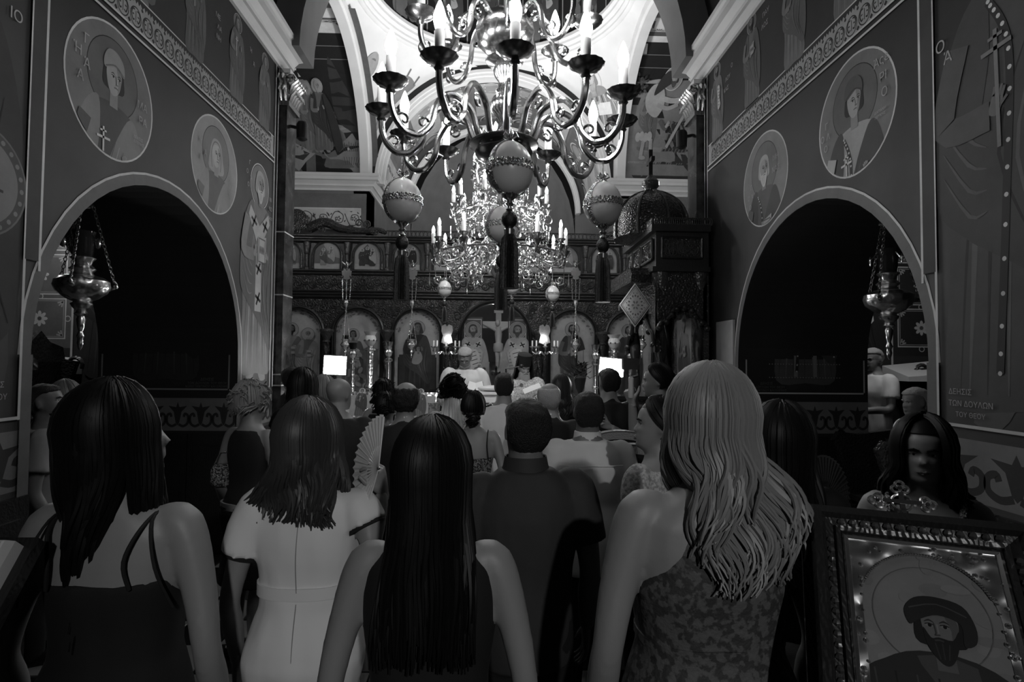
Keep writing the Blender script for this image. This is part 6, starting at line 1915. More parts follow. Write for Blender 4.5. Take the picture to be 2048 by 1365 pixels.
CAP = [(.14, .04, -.028, -.058), (.22, .058, -.02, -.078), (.34, .074, -.012, -.094), (.48, .0815, -.004, -.104), (.6, .0835, .006, -.109), (.7, .083, .03, -.109), (.78, .081, .088, -.107), (.86, .0735, .082, -.097), (.94, .055, .058, -.074), (1.02, .02, .014, -.03)]
def person(label, px, py, Y, sex='m', rz=0.0, yaw=0.0, pitch=0.0, roll=0.0, hair='short', hairmat=None, outfit=(), arms=None, skin='skin', wide=1.0, base=0.0, vox=.0125, H=None, fold=.006, lean=0.0, hand_style=('relaxed', 'relaxed'), legs='trousers', legmat='cloth_suit', face_on=False, seed=0, hairkw=None, beard=None, group=None, hat=0.0):
    top = P(px, py, Y)
    H = H or (top.z - base - hat)
    root = thing('person', label, 'person', (top.x, Y, base), R_(rz), group)
    hh = .132 * H; hs = hh / .225
    # head transform: pivot where the neck meets the skull
    piv = Vector((0, -.005, .872 * H))
    HM = Matrix.Translation(piv + Vector((0, lean * .9, 0))) @ Matrix.Rotation(R_(yaw), 4, 'Z') @ Matrix.Rotation(R_(pitch), 4, 'X') @ Matrix.Rotation(R_(roll), 4, 'Y') @ Matrix.Translation(Vector((0, .004, H - hh - .872 * H))) @ Matrix.Scale(hs, 4)
    HMi = HM.inverted()
    bz = lambda z: lean * max(0, (z - .5)) / .37 * .9 if lean else 0
    # ---- body
    mb = MB()
    rg = []
    for a in SEC[sex]:
        hw, hd, yo = sec(sex, a[0], wide)
        rg.append(ering(hw * H, (hd + yo) * H + bz(a[0]), (-hd + yo) * H + bz(a[0]), a[0] * H, 22, 2.4))
    mb.rings(rg)
    mb.rings([[HM @ p for p in ering(hw, yf, yb, z * .225, 20, 2.15)] for z, hw, yf, yb in HEAD])
    nk = [Vector((0, bz(.83), .82 * H)), Vector((0, bz(.87), .865 * H)), HM @ Vector((0, -.02, .06))]
    mb.tube(nk, [.036 * H * (1 if sex == 'm' else .86)] * 2 + [.034 * H * (1 if sex == 'm' else .86)], 14)
    mb.rings([[HM @ Vector(p) for p in r] for r in ([(-.007, .09, .118), (.007, .09, .118), (.006, .08, .122), (-.006, .08, .122)], [(-.0095, .098, .1), (.0095, .098, .1), (.01, .08, .1), (-.01, .08, .1)], [(-.015, .113, .083), (.015, .113, .083), (.018, .08, .085), (-.018, .08, .085)], [(-.014, .102, .074), (.014, .102, .074), (.014, .08, .074), (-.014, .08, .074)])])
    for s in (-1, 1):
        mb.rings([[HM @ (Vector((s * (.074 + .012 * k), -.008 - .008 * k, .105)) + Vector((0, r * math.cos(2 * PI * j / 10) * .55, r * math.sin(2 * PI * j / 10)))) for j in range(10)] for k, r in ((-1, .026), (0, .03), (.7, .032), (1.0, .02))])
    A = {}
    gs = 1 if sex == 'm' else .84
    for side, s in (('L', -1), ('R', 1)):
        sh = Vector((s * (.106 if sex == 'm' else .092) * H * (wide * .6 + .4), bz(.8) - .005 * H, .802 * H))
        el = Vector((s * .138 * H * (wide * .5 + .5), -.02 * H, .632 * H)); wr = Vector((s * .142 * H * (wide * .5 + .5), .03 * H, .49 * H)); fd = Vector((0, .12, -1)); pn = Vector((-s, 0.1, 0))
        if arms and side in arms:
            q = arms[side]
            el = Vector(q[0]) * H; wr = Vector(q[1]) * H
            if len(q) > 2: fd = Vector(q[2])
            if len(q) > 3: pn = Vector(q[3])
        path = [Vector(p) for p in spline([sh + Vector((-s * .03 * H, 0, .004 * H)), sh, sh.lerp(el, .5) + Vector((s * .006 * H, 0, 0)), el, el.lerp(wr, .4), wr], 4)]
        rad = [x[0] for x in spline([(.026,), (.034,), (.0275,), (.0225,), (.0235,), (.0155,)], 4)]
        rad = [r * H * gs * (wide * .7 + .3) for r in rad]
        mb.tube(path, rad, 14)
        A[side] = (path, rad, wr, fd.normalized(), pn.normalized())
    LP = {}
    for s in (-1, 1):
        lp = [Vector(p) for p in spline([(s * .05 * H, 0, .5 * H), (s * .052 * H, .002 * H, .4 * H), (s * .05 * H, .006 * H, .28 * H), (s * .049 * H, -.012 * H, .19 * H), (s * .048 * H, -.012 * H, .05 * H), (s * .048 * H, -.005 * H, .022 * H)], 4)]
        lr = [x[0] * H * (wide * .8 + .2) for x in spline([(.052,), (.047,), (.034,), (.032,), (.021,), (.02,)], 4)]
        mb.tube(lp, lr, 14); LP[s] = (lp, lr)
        mb.rings([ering(.028 * H * (1, 1.05, .7)[k], 0, 0, 0, 12) for k in ()] or [[Vector((s * .05 * H + a * w2, b, c)) for a, c in ((-1, .004), (-.6, h2), (.6, h2), (1, .004))] for b, w2, h2 in ((-.035 * H, .016 * H, .03 * H), (0, .022 * H, .04 * H), (.05 * H, .026 * H, .026 * H), (.09 * H, .02 * H, .014 * H))])
    def carve(co):
        HI = np.array(HMi); c4 = (np.c_[co, np.ones(len(co))] @ HI.T)[:, :3]
        d = np.zeros_like(c4)
        for s in (-1, 1):
            e = c4 - np.array((s * .03, .095, .113)); g = np.exp(-(e[:, 0] / .016) ** 2 - (e[:, 2] / .011) ** 2 - (e[:, 1] / .04) ** 2); d[:, 1] -= .010 * g
            e = c4 - np.array((s * .03, .095, .131)); g = np.exp(-(e[:, 0] / .022) ** 2 - (e[:, 2] / .008) ** 2 - (e[:, 1] / .04) ** 2); d[:, 1] += .004 * g
            e = c4 - np.array((s * .042, .08, .088)); g = np.exp(-(e[:, 0] / .018) ** 2 - (e[:, 2] / .018) ** 2 - (e[:, 1] / .04) ** 2); d[:, 1] += .004 * g
        e = c4 - np.array((0, .095, .05)); g = np.exp(-(e[:, 0] / .024) ** 2 - (e[:, 2] / .009) ** 2 - (e[:, 1] / .04) ** 2); d[:, 1] += .006 * g
        e = c4 - np.array((0, .095, .033)); g = np.exp(-(e[:, 0] / .02) ** 2 - (e[:, 2] / .006) ** 2 - (e[:, 1] / .04) ** 2); d[:, 1] -= .004 * g
        e = c4 - np.array((0, .09, .012)); g = np.exp(-(e[:, 0] / .022) ** 2 - (e[:, 2] / .012) ** 2 - (e[:, 1] / .04) ** 2); d[:, 1] += .005 * g
        H3 = np.array(HM)[:3, :3]
        return co + d @ H3.T
    me = remesh(mb, vox, 'body', skin, 3, shape=carve)
    for side, mir, st in (('L', 1, hand_style[0]), ('R', -1, hand_style[1])):
        path, rad, wr, fd, pn = A[side]
        v, f = hand_geo(st, mir)
        zc = -fd; xc = (pn - zc * pn.dot(zc)).normalized(); yc = zc.cross(xc)
        if mir < 0: pass
        B = np.array([xc, yc, zc]).T * (H / 1.72 * (1 if sex == 'm' else .93))
        join_mesh(me, (v @ B.T + np.array(wr)).tolist(), f)
    obj('body', me, root)
    # ---- face
    if face_on:
        for s in (-1, 1):
            q = MB(); q.ball((s * .03, .0675, .113), .0118, n=12, X=HM); e = q.build('eye', 'eye_white', root)
            q = MB(); q.ball((s * .03 , .0763, .1125), .0055, .0038, .0055, 10, X=HM); q.build('iris', 'iris', e)
            q = MB(); q.tube([HM @ Vector(p) for p in ((s * .012, .0925, .129), (s * .03, .0905, .1345), (s * .05, .0775, .13))], [.003, .004, .002], 6); q.build('eyebrow', hairmat or 'hair_black', root)
            q = MB(); q.tube([HM @ Vector(p) for p in ((s * .017, .0785, .1165), (s * .03, .0805, .121), (s * .044, .0725, .1165))], .003, 6); q.build('eyelid', skin, root)
        q = MB(); q.tube([HM @ Vector(p) for p in ((-.024, .09, .0475), (-.008, .1005, .051), (0, .1005, .049), (.008, .1005, .051), (.024, .09, .0475))], [.0015, .0045, .0035, .0045, .0015], 7); q.tube([HM @ Vector(p) for p in ((-.022, .09, .046), (0, .1, .0425), (.022, .09, .046))], [.0015, .0052, .0015], 7); q.build('mouth', 'lip', root)
    # ---- legs and shoes
    if legs == 'trousers':
        q = MB()
        for s in (-1, 1):
            lp, lr = LP[s]; q.tube(lp, [r + .012 + .008 * i / len(lr) for i, r in enumerate(lr)], 14)
        rg = []
        for z in (.44, .49, .54, .58):
            hw, hd, yo = sec(sex, z, wide); rg.append(ering(hw * H + .012, (hd + yo) * H + .012, (-hd + yo) * H - .012, z * H, 20, 2.4))
        q.rings(rg)
        obj('trousers', remesh(q, max(vox, .013), 'trousers', legmat, 3, fold, (8, 8, 5), seed), root)
    for s in (-1, 1):
        q = MB(); q.rings([[Vector((s * .05 * H + a * w2, b, c)) for a, c in ((-1, .0), (-1, h2 * .5), (-.6, h2), (.6, h2), (1, h2 * .5), (1, .0))] for b, w2, h2 in ((-.045 * H, .018 * H, .036 * H), (-.03 * H, .023 * H, .045 * H), (.02 * H, .026 * H, .042 * H), (.06 * H, .03 * H, .026 * H), (.095 * H, .026 * H, .02 * H), (.112 * H, .01 * H, .014 * H))])
        q.build('shoe', 'shoe', root)
    # ---- clothes
    for g in outfit:
        q = MB(); off = g.get('off', .014)
        zt, zb = g.get('top', .83), g.get('bot', .46)
        tops = g.get('cut')              # half-width factor near the top, for narrow backs
        rg = []
        zs = [zb + (zt - zb) * k / 12 for k in range(13)]
        for z in zs:
            hw, hd, yo = sec(sex, z, wide)
            fl = g.get('flare', 0) * max(0, (.56 - z)) / .1
            kx = 1.0
            if tops and z > tops[0]: kx = 1 + (tops[1] - 1) * min(1, (z - tops[0]) / tops[2])
            rg.append(ering((hw * H + off + fl) * kx, (hd + yo) * H + off + fl + bz(z), (-hd + yo) * H - off - fl + bz(z), z * H, 24, g.get('e', 2.4)))
        if 'skirt' in g:
            hz, hw2, hd2 = g['skirt']; a = sec(sex, max(zb, .44), wide)
            for k in range(6):
                t = 1 - k / 6
                s_ = t ** g.get('pow', 1.0)
                z = (zb + (hz - zb) * t) * H
                rg.insert(k, ering(a[0] * H + off + (hw2 - a[0] * H) * s_, a[1] * H + off + (hd2 - a[1] * H) * s_, -a[1] * H - off - (hd2 - a[1] * H) * s_, z, 24, 2.3))
        q.rings(rg)
        sl = g.get('sleeve', 0)
        if sl:
            for side in 'LR':
                path, rad, wr, fd, pn = A[side]
                k = max(4, int(len(path) * sl)); so = g.get('soff', .014)
                q.tube([path[0]] + path[:k], [rad[0] * .9] + [rad[i] + so * (.45 + 1.05 * i / k) for i in range(k)], 16)
        if g.get('collar'):
            q.tube([(0, bz(.83) - .006 * H, .828 * H), (0, bz(.85) - .004 * H, .85 * H), (0, bz(.865) + .0 * H, (.862 if g['collar'] is True else g['collar']) * H)], [.052 * H, .043 * H, .0415 * H], 18)
        o = obj(g['name'], remesh(q, g.get('vox', max(vox, .012)), g['name'], g['mat'], g.get('smooth', 3), g.get('fold', fold), g.get('ff', (8, 8, 4)), seed), root)
        if 'trim' in g:      # dark edge on short sleeves
            for side in 'LR':
                path, rad, wr, fd, pn = A[side]; k = max(4, int(len(path) * sl)) - 1
                q = MB(); a, b = path[k - 1], path[k]; d = (b - a).normalized(); rr = rad[k] + .014 * 1.5 + .002
                q.tube([b - d * .004, b + d * .008], rr, 18); q.build('sleeve_trim', g['trim'], o)
        for (z, n_, h_, m_) in g.get('bands', ()):
            hw, hd, yo = sec(sex, z, wide); q = MB()
            q.rings([ering(hw * H + off + .005, (hd + yo) * H + off + .005, (-hd + yo) * H - off - .005, zz * H, 28, 2.4) for zz in (z - h_, z + h_)]); q.build(n_, m_, o)
        if g.get('shirt_collar'):
            q = MB(); N = 24; rg = []
            for zz, r_ in g.get('crings', ((.842, .046), (.856, .043), (.872, .0415))):
                rg.append([Vector((r_ * H * math.cos(2 * PI * j / N), bz(.85) + r_ * H * .95 * math.sin(2 * PI * j / N) - .003 * H, zz * H)) for j in range(N)])
            q.rings(rg); q.build('shirt_collar', g['shirt_collar'], root)
    # ---- hair
    hk = dict(hairkw or {})
    hm = hairmat or 'hair_black'
    if hair in ('short', 'receding', 'crop'):
        q = MB(); t = {'short': 1.06, 'crop': 1.015, 'receding': 1.03}[hair] * hk.get('vol', 1.0)
        rows = CAP if hair != 'receding' else CAP[:6] + [(.76, .079, -.012, -.106), (.82, .07, -.03, -.098)]
        q.rings([[HM @ p for p in ering(hw * t, yf if yf < 0.02 else yf * (t * 1.03), yb * t, z * .225 * (1 + (t - 1) * .6), 20, 2.2)] for z, hw, yf, yb in rows])
        obj('hair', remesh(q, max(.008, vox * .7), 'hair', {'hair_black': 'hair_short_black', 'hair_grey': 'hair_short_grey'}.get(hm, hm), 2, hk.get('rough', .0035), (55, 55, 34), seed), root)
    elif hair in ('long', 'bob', 'pixie', 'bun', 'curly', 'tail'):
        q = MB(); kw = dict(n=260, th0=-128, th1=128, L=.3, seed=seed)
        kw.update(hk.get('st', {}))
        n = kw.pop('n'); sd = kw.pop('seed')
        strands(q, n, sd, kw.pop('th0'), kw.pop('th1'), kw.pop('L'), **kw)
        h0 = dict(L=hk.get('st', {}).get('L', .3)); h0.update(hk.get('hull', {}))
        hull(q, h0.pop('L'), **h0)
        if hair in ('bun', 'curly', 'tail'):
            bx, by, bzz, br = hk.get('bun', (0, -.125, .1, .045))
            r = random.Random(seed + 5)
            q.ball((bx, by, bzz), br * .9, br * .8, br * .95, 14)
            for i in range(hk.get('nb', 46)):
                a = r.uniform(0, 6.28); b = r.uniform(-1.3, 1.4); rr = br * r.uniform(.9, 1.12)
                pts = []
                for k in range(8):
                    a2 = a + k * .22; b2 = b + .3 * math.sin(k * .5 + a)
                    pts.append(Vector((bx + rr * math.cos(b2) * math.sin(a2), by - rr * math.cos(b2) * math.cos(a2) * .9, bzz + rr * math.sin(b2))))
                q.tube(pts, [.003, .006, .007, .007, .007, .006, .005, .002], 5, cap=False)
            if hair == 'curly':
                for i in range(hk.get('nc', 60)):
                    a = r.uniform(0, 6.28); e = r.uniform(-.3, 1.5); R0 = .1 + r.uniform(-.004, .02)
                    c = Vector((R0 * math.cos(e) * math.sin(a), -.01 - R0 * 1.12 * math.cos(e) * math.cos(a), .126 + R0 * 1.05 * math.sin(e)))
                    if c.y > .06 and c.z < .16: continue
                    ax = r.uniform(0, 3.1)
                    q.tube([c + Vector((.02 * math.cos(t + ax) * (1 - t / 14), .016 * math.sin(t + ax), .02 * math.sin(t * 1.0 + ax * 2) * .9 - t * .003)) for t in np.linspace(0, 7, 12)], .0042, 5, cap=False)
            if hair == 'tail':
                for i in range(50):
                    a = r.uniform(-1, 1)
                    q.tube([Vector((bx + .02 * a, by, bzz)), Vector((bx + .03 * a, by - .03, bzz - .05)), Vector((bx + .035 * a, by - .02 + .01 * r.uniform(-1, 1), bzz - .14 - .05 * r.random()))], [.006, .008, .003], 5, cap=False)
        q.v = [tuple(HM @ Vector(p)) for p in q.v]
        q.build('hair', hm, root, fix=False)
    if beard:
        q = MB(); bl, bm_ = beard
        r = random.Random(seed + 9)
        if bl < .03:
            q.rings([[HM @ p for p in ering(hw * 1.02, yf + .004, .0, z * .225 - .002, 18, 2.2)] for z, hw, yf, yb in ((-.01, .032, .072, 0), (.02, .044, .088, 0), (.1, .056, .097, 0), (.18, .061, .097, 0))])
            o = q.build('beard', bm_, root)
        else:
            q.rings([[HM @ p for p in ering(w2, yf, yb, z, 16)] for z, w2, yf, yb in ((.066, .066, .075, .02), (.035, .066, .1, .02), (0, .06, .108, .03), (-bl * .5, .05, .115, .05), (-bl * .9, .026, .11, .07))])
            for i in range(120):
                a = r.uniform(-1.5, 1.5); z0 = .06 - .07 * r.random() * math.cos(a)
                p0 = Vector((.066 * math.sin(a), .03 + .072 * math.cos(a), z0)); l = bl * r.uniform(.6, 1.05) * (.6 + .4 * math.cos(a))
                p1 = p0 + Vector((.006 * r.uniform(-1, 1), .014, -l * .5)); p2 = p0 + Vector((-p0.x * .45 + .012 * r.uniform(-1, 1), .012, -l))
                q.tube([HM @ p for p in (p0, p1, p2)], [.005, .006, .0015], 5, cap=False)
            for s in (-1, 1):
                q.tube([HM @ Vector(p) for p in ((0, .106, .068), (s * .02, .102, .06), (s * .035, .092, .045))], [.007, .008, .003], 6)
            o = q.build('beard', bm_, root, fix=False)
    root_data = dict(HM=HM, A=A, H=H, root=root, bz=bz)
    return root_data

def strap(pd, pts, r, m, name='strap'):
    H = pd['H']
    q = MB(); q.tube([Vector(p) for p in spline([tuple(c * H for c in p) for p in pts], 5)], r, 8)
    return q.build(name, m, pd['root'])
def glasses(pd):
    HM = pd['HM']; q = MB()
    for s in (-1, 1):
        q.tube([HM @ Vector((s * .031 + .021 * math.cos(t), .1, .111 + .016 * math.sin(t))) for t in np.linspace(0, 2 * PI, 17)], .0018, 5, cap=False)
        q.tube([HM @ Vector(p) for p in ((s * .052, .099, .114), (s * .078, .06, .116), (s * .082, -.005, .112))], .0018, 5)
    q.tube([HM @ Vector(p) for p in ((-.01, .107, .113), (0, .11, .116), (.01, .107, .113))], .0018, 5)
    return q.build('glasses', 'iron', pd['root'])
# ------------------------------------------------------------ who stands where
SUIT = lambda **k: [dict(dict(name='jacket', mat='cloth_suit', top=.838, bot=.44, off=.024, sleeve=.97, soff=.017, shirt_collar='cloth_white', collar=.848), **k)]
def AIM(px, py, Y, rz, base, hx_, hy_, hY):
    """a point of the church in a person's own frame, as a share of their height"""
    t = P(px, py, Y); w_ = P(hx_, hy_, hY)
    return tuple((Matrix.Rotation(R_(-rz), 3, 'Z') @ (w_ - Vector((t.x, Y, base)))) / (t.z - base))
# 1 the near woman with very long black hair and a bare back
p1 = person('woman with very long black hair, bare back and thin strapped black dress', 246, 778, 1.5, 'f', 0, -58, 4, hair='long', vox=.011, wide=1.05, seed=1,
    hairkw=dict(st=dict(n=700, L=.46, wave=.012, freq=1.1, vol=1.13, end_x=.42, back=-.13, shift=(-.005, .03), r=.0052, ragged=.6, part=.02, th0=-140, th1=140), hull=dict(L=.34, w_=1.04, front=-.02, end_x=.5, back=-.125, shift=(-.005, .03), rad=(.088, .11, .118), thin=.06)),
    outfit=[dict(name='dress', mat='cloth_black', top=.735, bot=.46, off=.007, skirt=(.1, .26, .2), fold=.008, vox=.012, cut=(.66, .96, .06))], legs=None, hand_style=('relaxed', 'relaxed'))
for s in (-1, 1):
    strap(p1, [(s * .055, -.062, .73), (s * .05, -.068, .77), (s * .062, -.05, .81), (s * .066, .0, .826), (s * .06, .045, .80), (s * .05, .075, .74)], .0045, 'cloth_black')
    strap(p1, [(s * .105, -.045, .70), (s * .088, -.062, .76), (s * .07, -.04, .818), (s * .068, .01, .826)], .0035, 'cloth_black')
# 2 the woman in the white dress with the fan
p2 = person('woman in white short sleeved dress with wavy brown hair, waving a pale fan', 622, 812, 1.9, 'f', 0, -18, 2, hair='bob', hairmat='hair_brown', vox=.011, wide=1.02, seed=2,
    hairkw=dict(st=dict(n=700, L=.235, wave=.015, freq=1.6, vol=1.16, end_x=1.28, back=-.115, r=.0052, ragged=.75, th0=-135, th1=135, curl=.012), hull=dict(L=.2, w_=1.03, end_x=1.2, back=-.11, rad=(.086, .106, .113), thin=.07)),
    outfit=[dict(name='dress', mat='cloth_white', top=.838, bot=.46, off=.014, sleeve=.45, soff=.022, trim='cloth_black', skirt=(.2, .215, .16), fold=.009, vox=.011, ff=(8, 8, 5), bands=[(.655, 'waist_seam', .011, 'cloth_white')])],
    arms={'R': (AIM(622, 812, 1.9, 0, 0, 742, 1088, 1.86), AIM(622, 812, 1.9, 0, 0, 766, 985, 1.93), (-.15, -.2, 1), (-1, .3, 0))}, hand_style=('relaxed', 'hold'), legs=None)
strap(p2, [(0, -.048, .83), (0, -.0665, .77), (0, -.0735, .72), (0, -.065, .66)], .0013, 'cloth_pale', 'zip_seam')
strap(p2, [(0, -.0655, .64), (0, -.082, .58), (0, -.088, .5), (0, -.09, .3)], .0012, 'cloth_pale', 'zip_seam')
# 3 the woman in black in the middle front
p3 = person('woman in sleeveless black top with straight long black hair, middle of the front row', 866, 850, 1.4, 'f', 0, 0, 0, hair='long', vox=.011, wide=1.0, seed=3,
    hairkw=dict(st=dict(n=900, L=.4, wave=.004, freq=1, vol=1.08, end_x=1.05, back=-.12, r=.005, ragged=.75, th0=-132, th1=132), hull=dict(L=.4, w_=1.06, end_x=1.0, back=-.115, thin=.06)),
    outfit=[dict(name='top', mat='cloth_black', top=.83, bot=.46, off=.01, cut=(.76, .97, .06), skirt=(.2, .2, .16), fold=.006)], legs=None)
# 4 the man in the charcoal shirt
p4 = person('man in charcoal collared shirt with cropped black hair, before the linen shirted man', 1052, 800, 2.1, 'm', 4, 8, 2, hair='crop', hairmat='hair_black', skin='skin_dark', vox=.011, seed=4, wide=1.03,
    outfit=[dict(name='shirt', mat='cloth_charcoal', top=.852, bot=.44, off=.018, sleeve=.5, soff=.02, shirt_collar='cloth_charcoal', crings=((.83, .052), (.852, .0455), (.878, .0435), (.879, .046), (.858, .05), (.838, .057)), fold=.01, ff=(6, 6, 4), vox=.011)], legmat='cloth_black')
# 5 the blonde woman
p5 = person('woman with long wavy blonde hair and dark lace sleeveless dress, in the front row', 1416, 748, 1.45, 'f', 4, 10, 2, hair='long', hairmat='hair_blonde', vox=.011, wide=1.2, seed=5,
    hairkw=dict(st=dict(n=1050, L=.34, wave=.023, freq=1.3, vol=1.13, end_x=1.04, back=-.135, shift=(.035, -.01), r=.0048, th0=-138, th1=138, curl=.008, seg=9, ragged=.55), hull=dict(L=.28, w_=.98, end_x=.9, back=-.125, shift=(.035, 0), rad=(.084, .103, .11), thin=.06)),
    outfit=[dict(name='dress', mat='cloth_lace', top=.835, bot=.46, off=.012, cut=(.7, .66, .1), skirt=(.12, .21, .17), fold=.006, vox=.011, bands=[(.635, 'waist_seam', .006, 'cloth_lace')])], legs=None)
# 6 the man in the white linen shirt
p6 = person('man in white linen shirt with cropped black hair, right of the charcoal shirted man', 1175, 785, 3.1, 'm', 0, 0, 6, hair='crop', skin='skin_dark', vox=.012, seed=6, wide=1.02,
    outfit=[dict(name='shirt', mat='cloth_linen', top=.846, bot=.42, off=.023, sleeve=.95, soff=.018, shirt_collar='cloth_linen', crings=((.824, .058), (.848, .047), (.872, .0435), (.874, .041)), fold=.013, ff=(8, 8, 6))])
strap(p6, [(-.1, -.085, .775), (-.05, -.088, .772), (0, -.087, .772), (.05, -.088, .772), (.1, -.085, .775)], .0022, 'cloth_white', 'yoke_seam')
# 7 the profile woman in lace
p7 = person('woman in white lace top seen in profile facing left, before the blonde woman', 1313, 800, 2.5, 'f', 40, 40, 3, hair='bun', vox=.0105, seed=7, face_on=True,
    hairkw=dict(st=dict(n=300, L=.025, vol=1.03, r=.0052, end_x=.5, back=-.115, th0=-158, th1=158, seg=6, elev=-24, ragged=.9, sweep=.52), hull=dict(L=.05, end_x=.4, w_=.95, front=-.03), bun=(0, -.12, .05, .045)),
    outfit=[dict(name='lace_top', mat='lace_white', top=.82, bot=.5, off=.012, sleeve=.4, soff=.012)], legmat='cloth_black')
# 8 the dark haired woman with pale trousers
p8 = person('woman with long black hair, black top and pale trousers, beside the big tilted icon', 1560, 818, 1.95, 'f', -6, -6, 3, hair='long', vox=.012, seed=8, wide=1.06,
    hairkw=dict(st=dict(n=280, L=.36, wave=.006, freq=1.4, vol=1.14, end_x=1.2, back=-.12, r=.0085, th0=-132, th1=132), hull=dict(L=.36, w_=1.1, end_x=1.15, back=-.115)),
    outfit=[dict(name='top', mat='cloth_black', top=.83, bot=.55, off=.016, sleeve=.5, soff=.016)], legmat='cloth_linen',
    arms={'R': ((.15, .04, .64), (.155, .17, .735), (.5, .5, .35), (-.2, -.6, .8))}, hand_style=('relaxed', 'hold'))
# 9 the woman facing the camera
p9 = person('woman with dark wavy hair facing us behind the big tilted icon, sequined straps', 1846, 846, 2.05, 'f', 146, -4, -2, hair='bob', vox=.0095, seed=9, face_on=True, wide=1.06,
    hairkw=dict(st=dict(n=420, L=.2, wave=.015, freq=1.5, vol=1.2, end_x=1.25, back=-.08, r=.0066, th0=-137, th1=137, curl=.015), hull=dict(L=.18, w_=1.05, end_x=1.15, back=-.08, front=-.01, rad=(.085, .104, .116))),
    outfit=[dict(name='dress', mat='sequin', top=.765, bot=.46, off=.009, skirt=(.2, .2, .16))], legs=None)
for s in (-1, 1):
    strap(p9, [(s * .06, .078, .755), (s * .066, .055, .795), (s * .068, .012, .832), (s * .066, -.03, .822), (s * .055, -.068, .75)], .013, 'sequin')
# 10 the short haired woman by the wall
p10 = person('woman with short tousled fair hair and sleeveless black dress by the left wall', 507, 767, 3.6, 'f', -24, -14, 4, hair='curly', hairmat='hair_blonde', vox=.012, seed=10, wide=1.0, face_on=True,
    hairkw=dict(st=dict(n=420, L=.045, wave=.012, freq=2, vol=1.1, end_x=.75, back=-.09, r=.0045, th0=-135, th1=135, seg=8, ragged=.2, tousle=.022), hull=dict(L=.05, w_=1.0, end_x=.7, back=-.085), bun=(0, -.03, .14, .01), nb=3, nc=150),
    outfit=[dict(name='top', mat='cloth_black', top=.83, bot=.545, off=.012, cut=(.74, .86, .07), flare=.05, bands=[(.555, 'hem_band', .012, 'cloth_pale')]), dict(name='skirt', mat='cloth_black', top=.6, bot=.46, off=.012, skirt=(.27, .17, .14))], legs=None)
q = MB(); q.ball((.081, -.002, .07), .006, .006, .014, 8, X=p10['HM']); q.build('earring', 'silver_plain', p10['root'])
# 11-23 the guests further forward
person('bald man in black suit and white collar, before the left glowing panel', 679, 757, 4.0, 'm', 0, -22, 2, hair=None, vox=.013, seed=11, wide=1.05, outfit=SUIT())
person('woman with long wavy black hair between the fair haired woman and the bald man', 606, 746, 4.6, 'f', 5, 15, 0, hair='long', vox=.014, seed=12,
    hairkw=dict(st=dict(n=220, L=.3, wave=.014, freq=2, vol=1.25, end_x=1.35, back=-.12, r=.009), hull=dict(L=.28, w_=1.2, end_x=1.3)), outfit=[dict(name='dress', mat='cloth_black', top=.82, bot=.46, off=.01, skirt=(.1, .19, .16), sleeve=.4)], legs=None)
person('dark haired man at the marble pilaster, farthest left of the standing guests', 586, 737, 6.0, 'm', -60, -30, 0, hair='short', vox=.015, seed=13, outfit=SUIT(), face_on=True)
person('fair haired guest half hidden between the long haired woman and the bald man', 650, 755, 5.3, 'f', -10, 0, 0, hair='bob', hairmat='hair_blonde', vox=.015, seed=14, hairkw=dict(st=dict(n=160, L=.1, vol=1.1, r=.008), hull=dict(L=.1)), outfit=[dict(name='dress', mat='cloth_charcoal', top=.82, bot=.46, off=.012, skirt=(.2, .22, .18))], legs=None)
person('woman with dark curly hair gathered up, farther of the two at the candle stands', 768, 762, 5.7, 'f', 0, -10, 4, hair='curly', vox=.015, seed=15, hairkw=dict(st=dict(n=140, L=.1, vol=1.1, r=.008, wave=.012), hull=dict(L=.1), nc=80), outfit=[dict(name='dress', mat='cloth_black', top=.8, bot=.46, off=.01, skirt=(.1, .19, .16))], legs=None)
person('woman with dark curled updo and bare shoulder, beside the balding man in the suit', 774, 788, 4.7, 'f', -8, 0, 4, hair='curly', vox=.014, seed=16, hairkw=dict(st=dict(n=150, L=.03, vol=1.05, r=.007), hull=dict(L=.03), bun=(0, -.12, .09, .055), nc=30), outfit=[dict(name='dress', mat='cloth_white', top=.77, bot=.46, off=.01, skirt=(.1, .19, .16))], legs=None)
person('balding dark haired man in black suit, left of the bride', 813, 765, 3.7, 'm', 0, 6, 4, hair='receding', vox=.013, seed=17, wide=1.08, outfit=SUIT(), hairkw=dict(vol=1.04, rough=.008))
br = person('bride with dark curled updo and long white veil', 906, 755, 4.7, 'f', 0, 4, 6, hair='curly', vox=.013, seed=18, hairkw=dict(st=dict(n=170, L=.03, vol=1.12, r=.008, wave=.01), hull=dict(L=.02, w_=1.05), bun=(0, -.11, .2, .07), nc=120),
    outfit=[dict(name='lace_bodice', mat='lace_white', top=.828, bot=.5, off=.01, sleeve=.6, soff=.008), dict(name='gown', mat='cloth_white', top=.64, bot=.46, off=.014, skirt=(.03, .29, .28), fold=.012)], legs=None)
Hb = br['H']; q = MB(); rg = []
for k, (z, hw, y) in enumerate(((.945, .045, -.115), (.9, .065, -.13), (.84, .085, -.125), (.75, .105, -.13), (.6, .13, -.16), (.4, .16, -.21), (.2, .19, -.25), (.06, .22, -.28))):
    N = 26
    rg.append([Vector((hw * (2 * j / N - 1), y - .018 * math.sin(j * 1.9) * min(1, k / 2) + .05 * (2 * j / N - 1) ** 2, z * Hb)) for j in range(N + 1)] + [Vector((hw * (1 - 2 * j / N), y + .006 - .018 * math.sin((N - j) * 1.9) * min(1, k / 2) + .05 * (1 - 2 * j / N) ** 2, z * Hb)) for j in range(N + 1)])
q.rings(rg); q.build('veil', 'veil', br['root'])
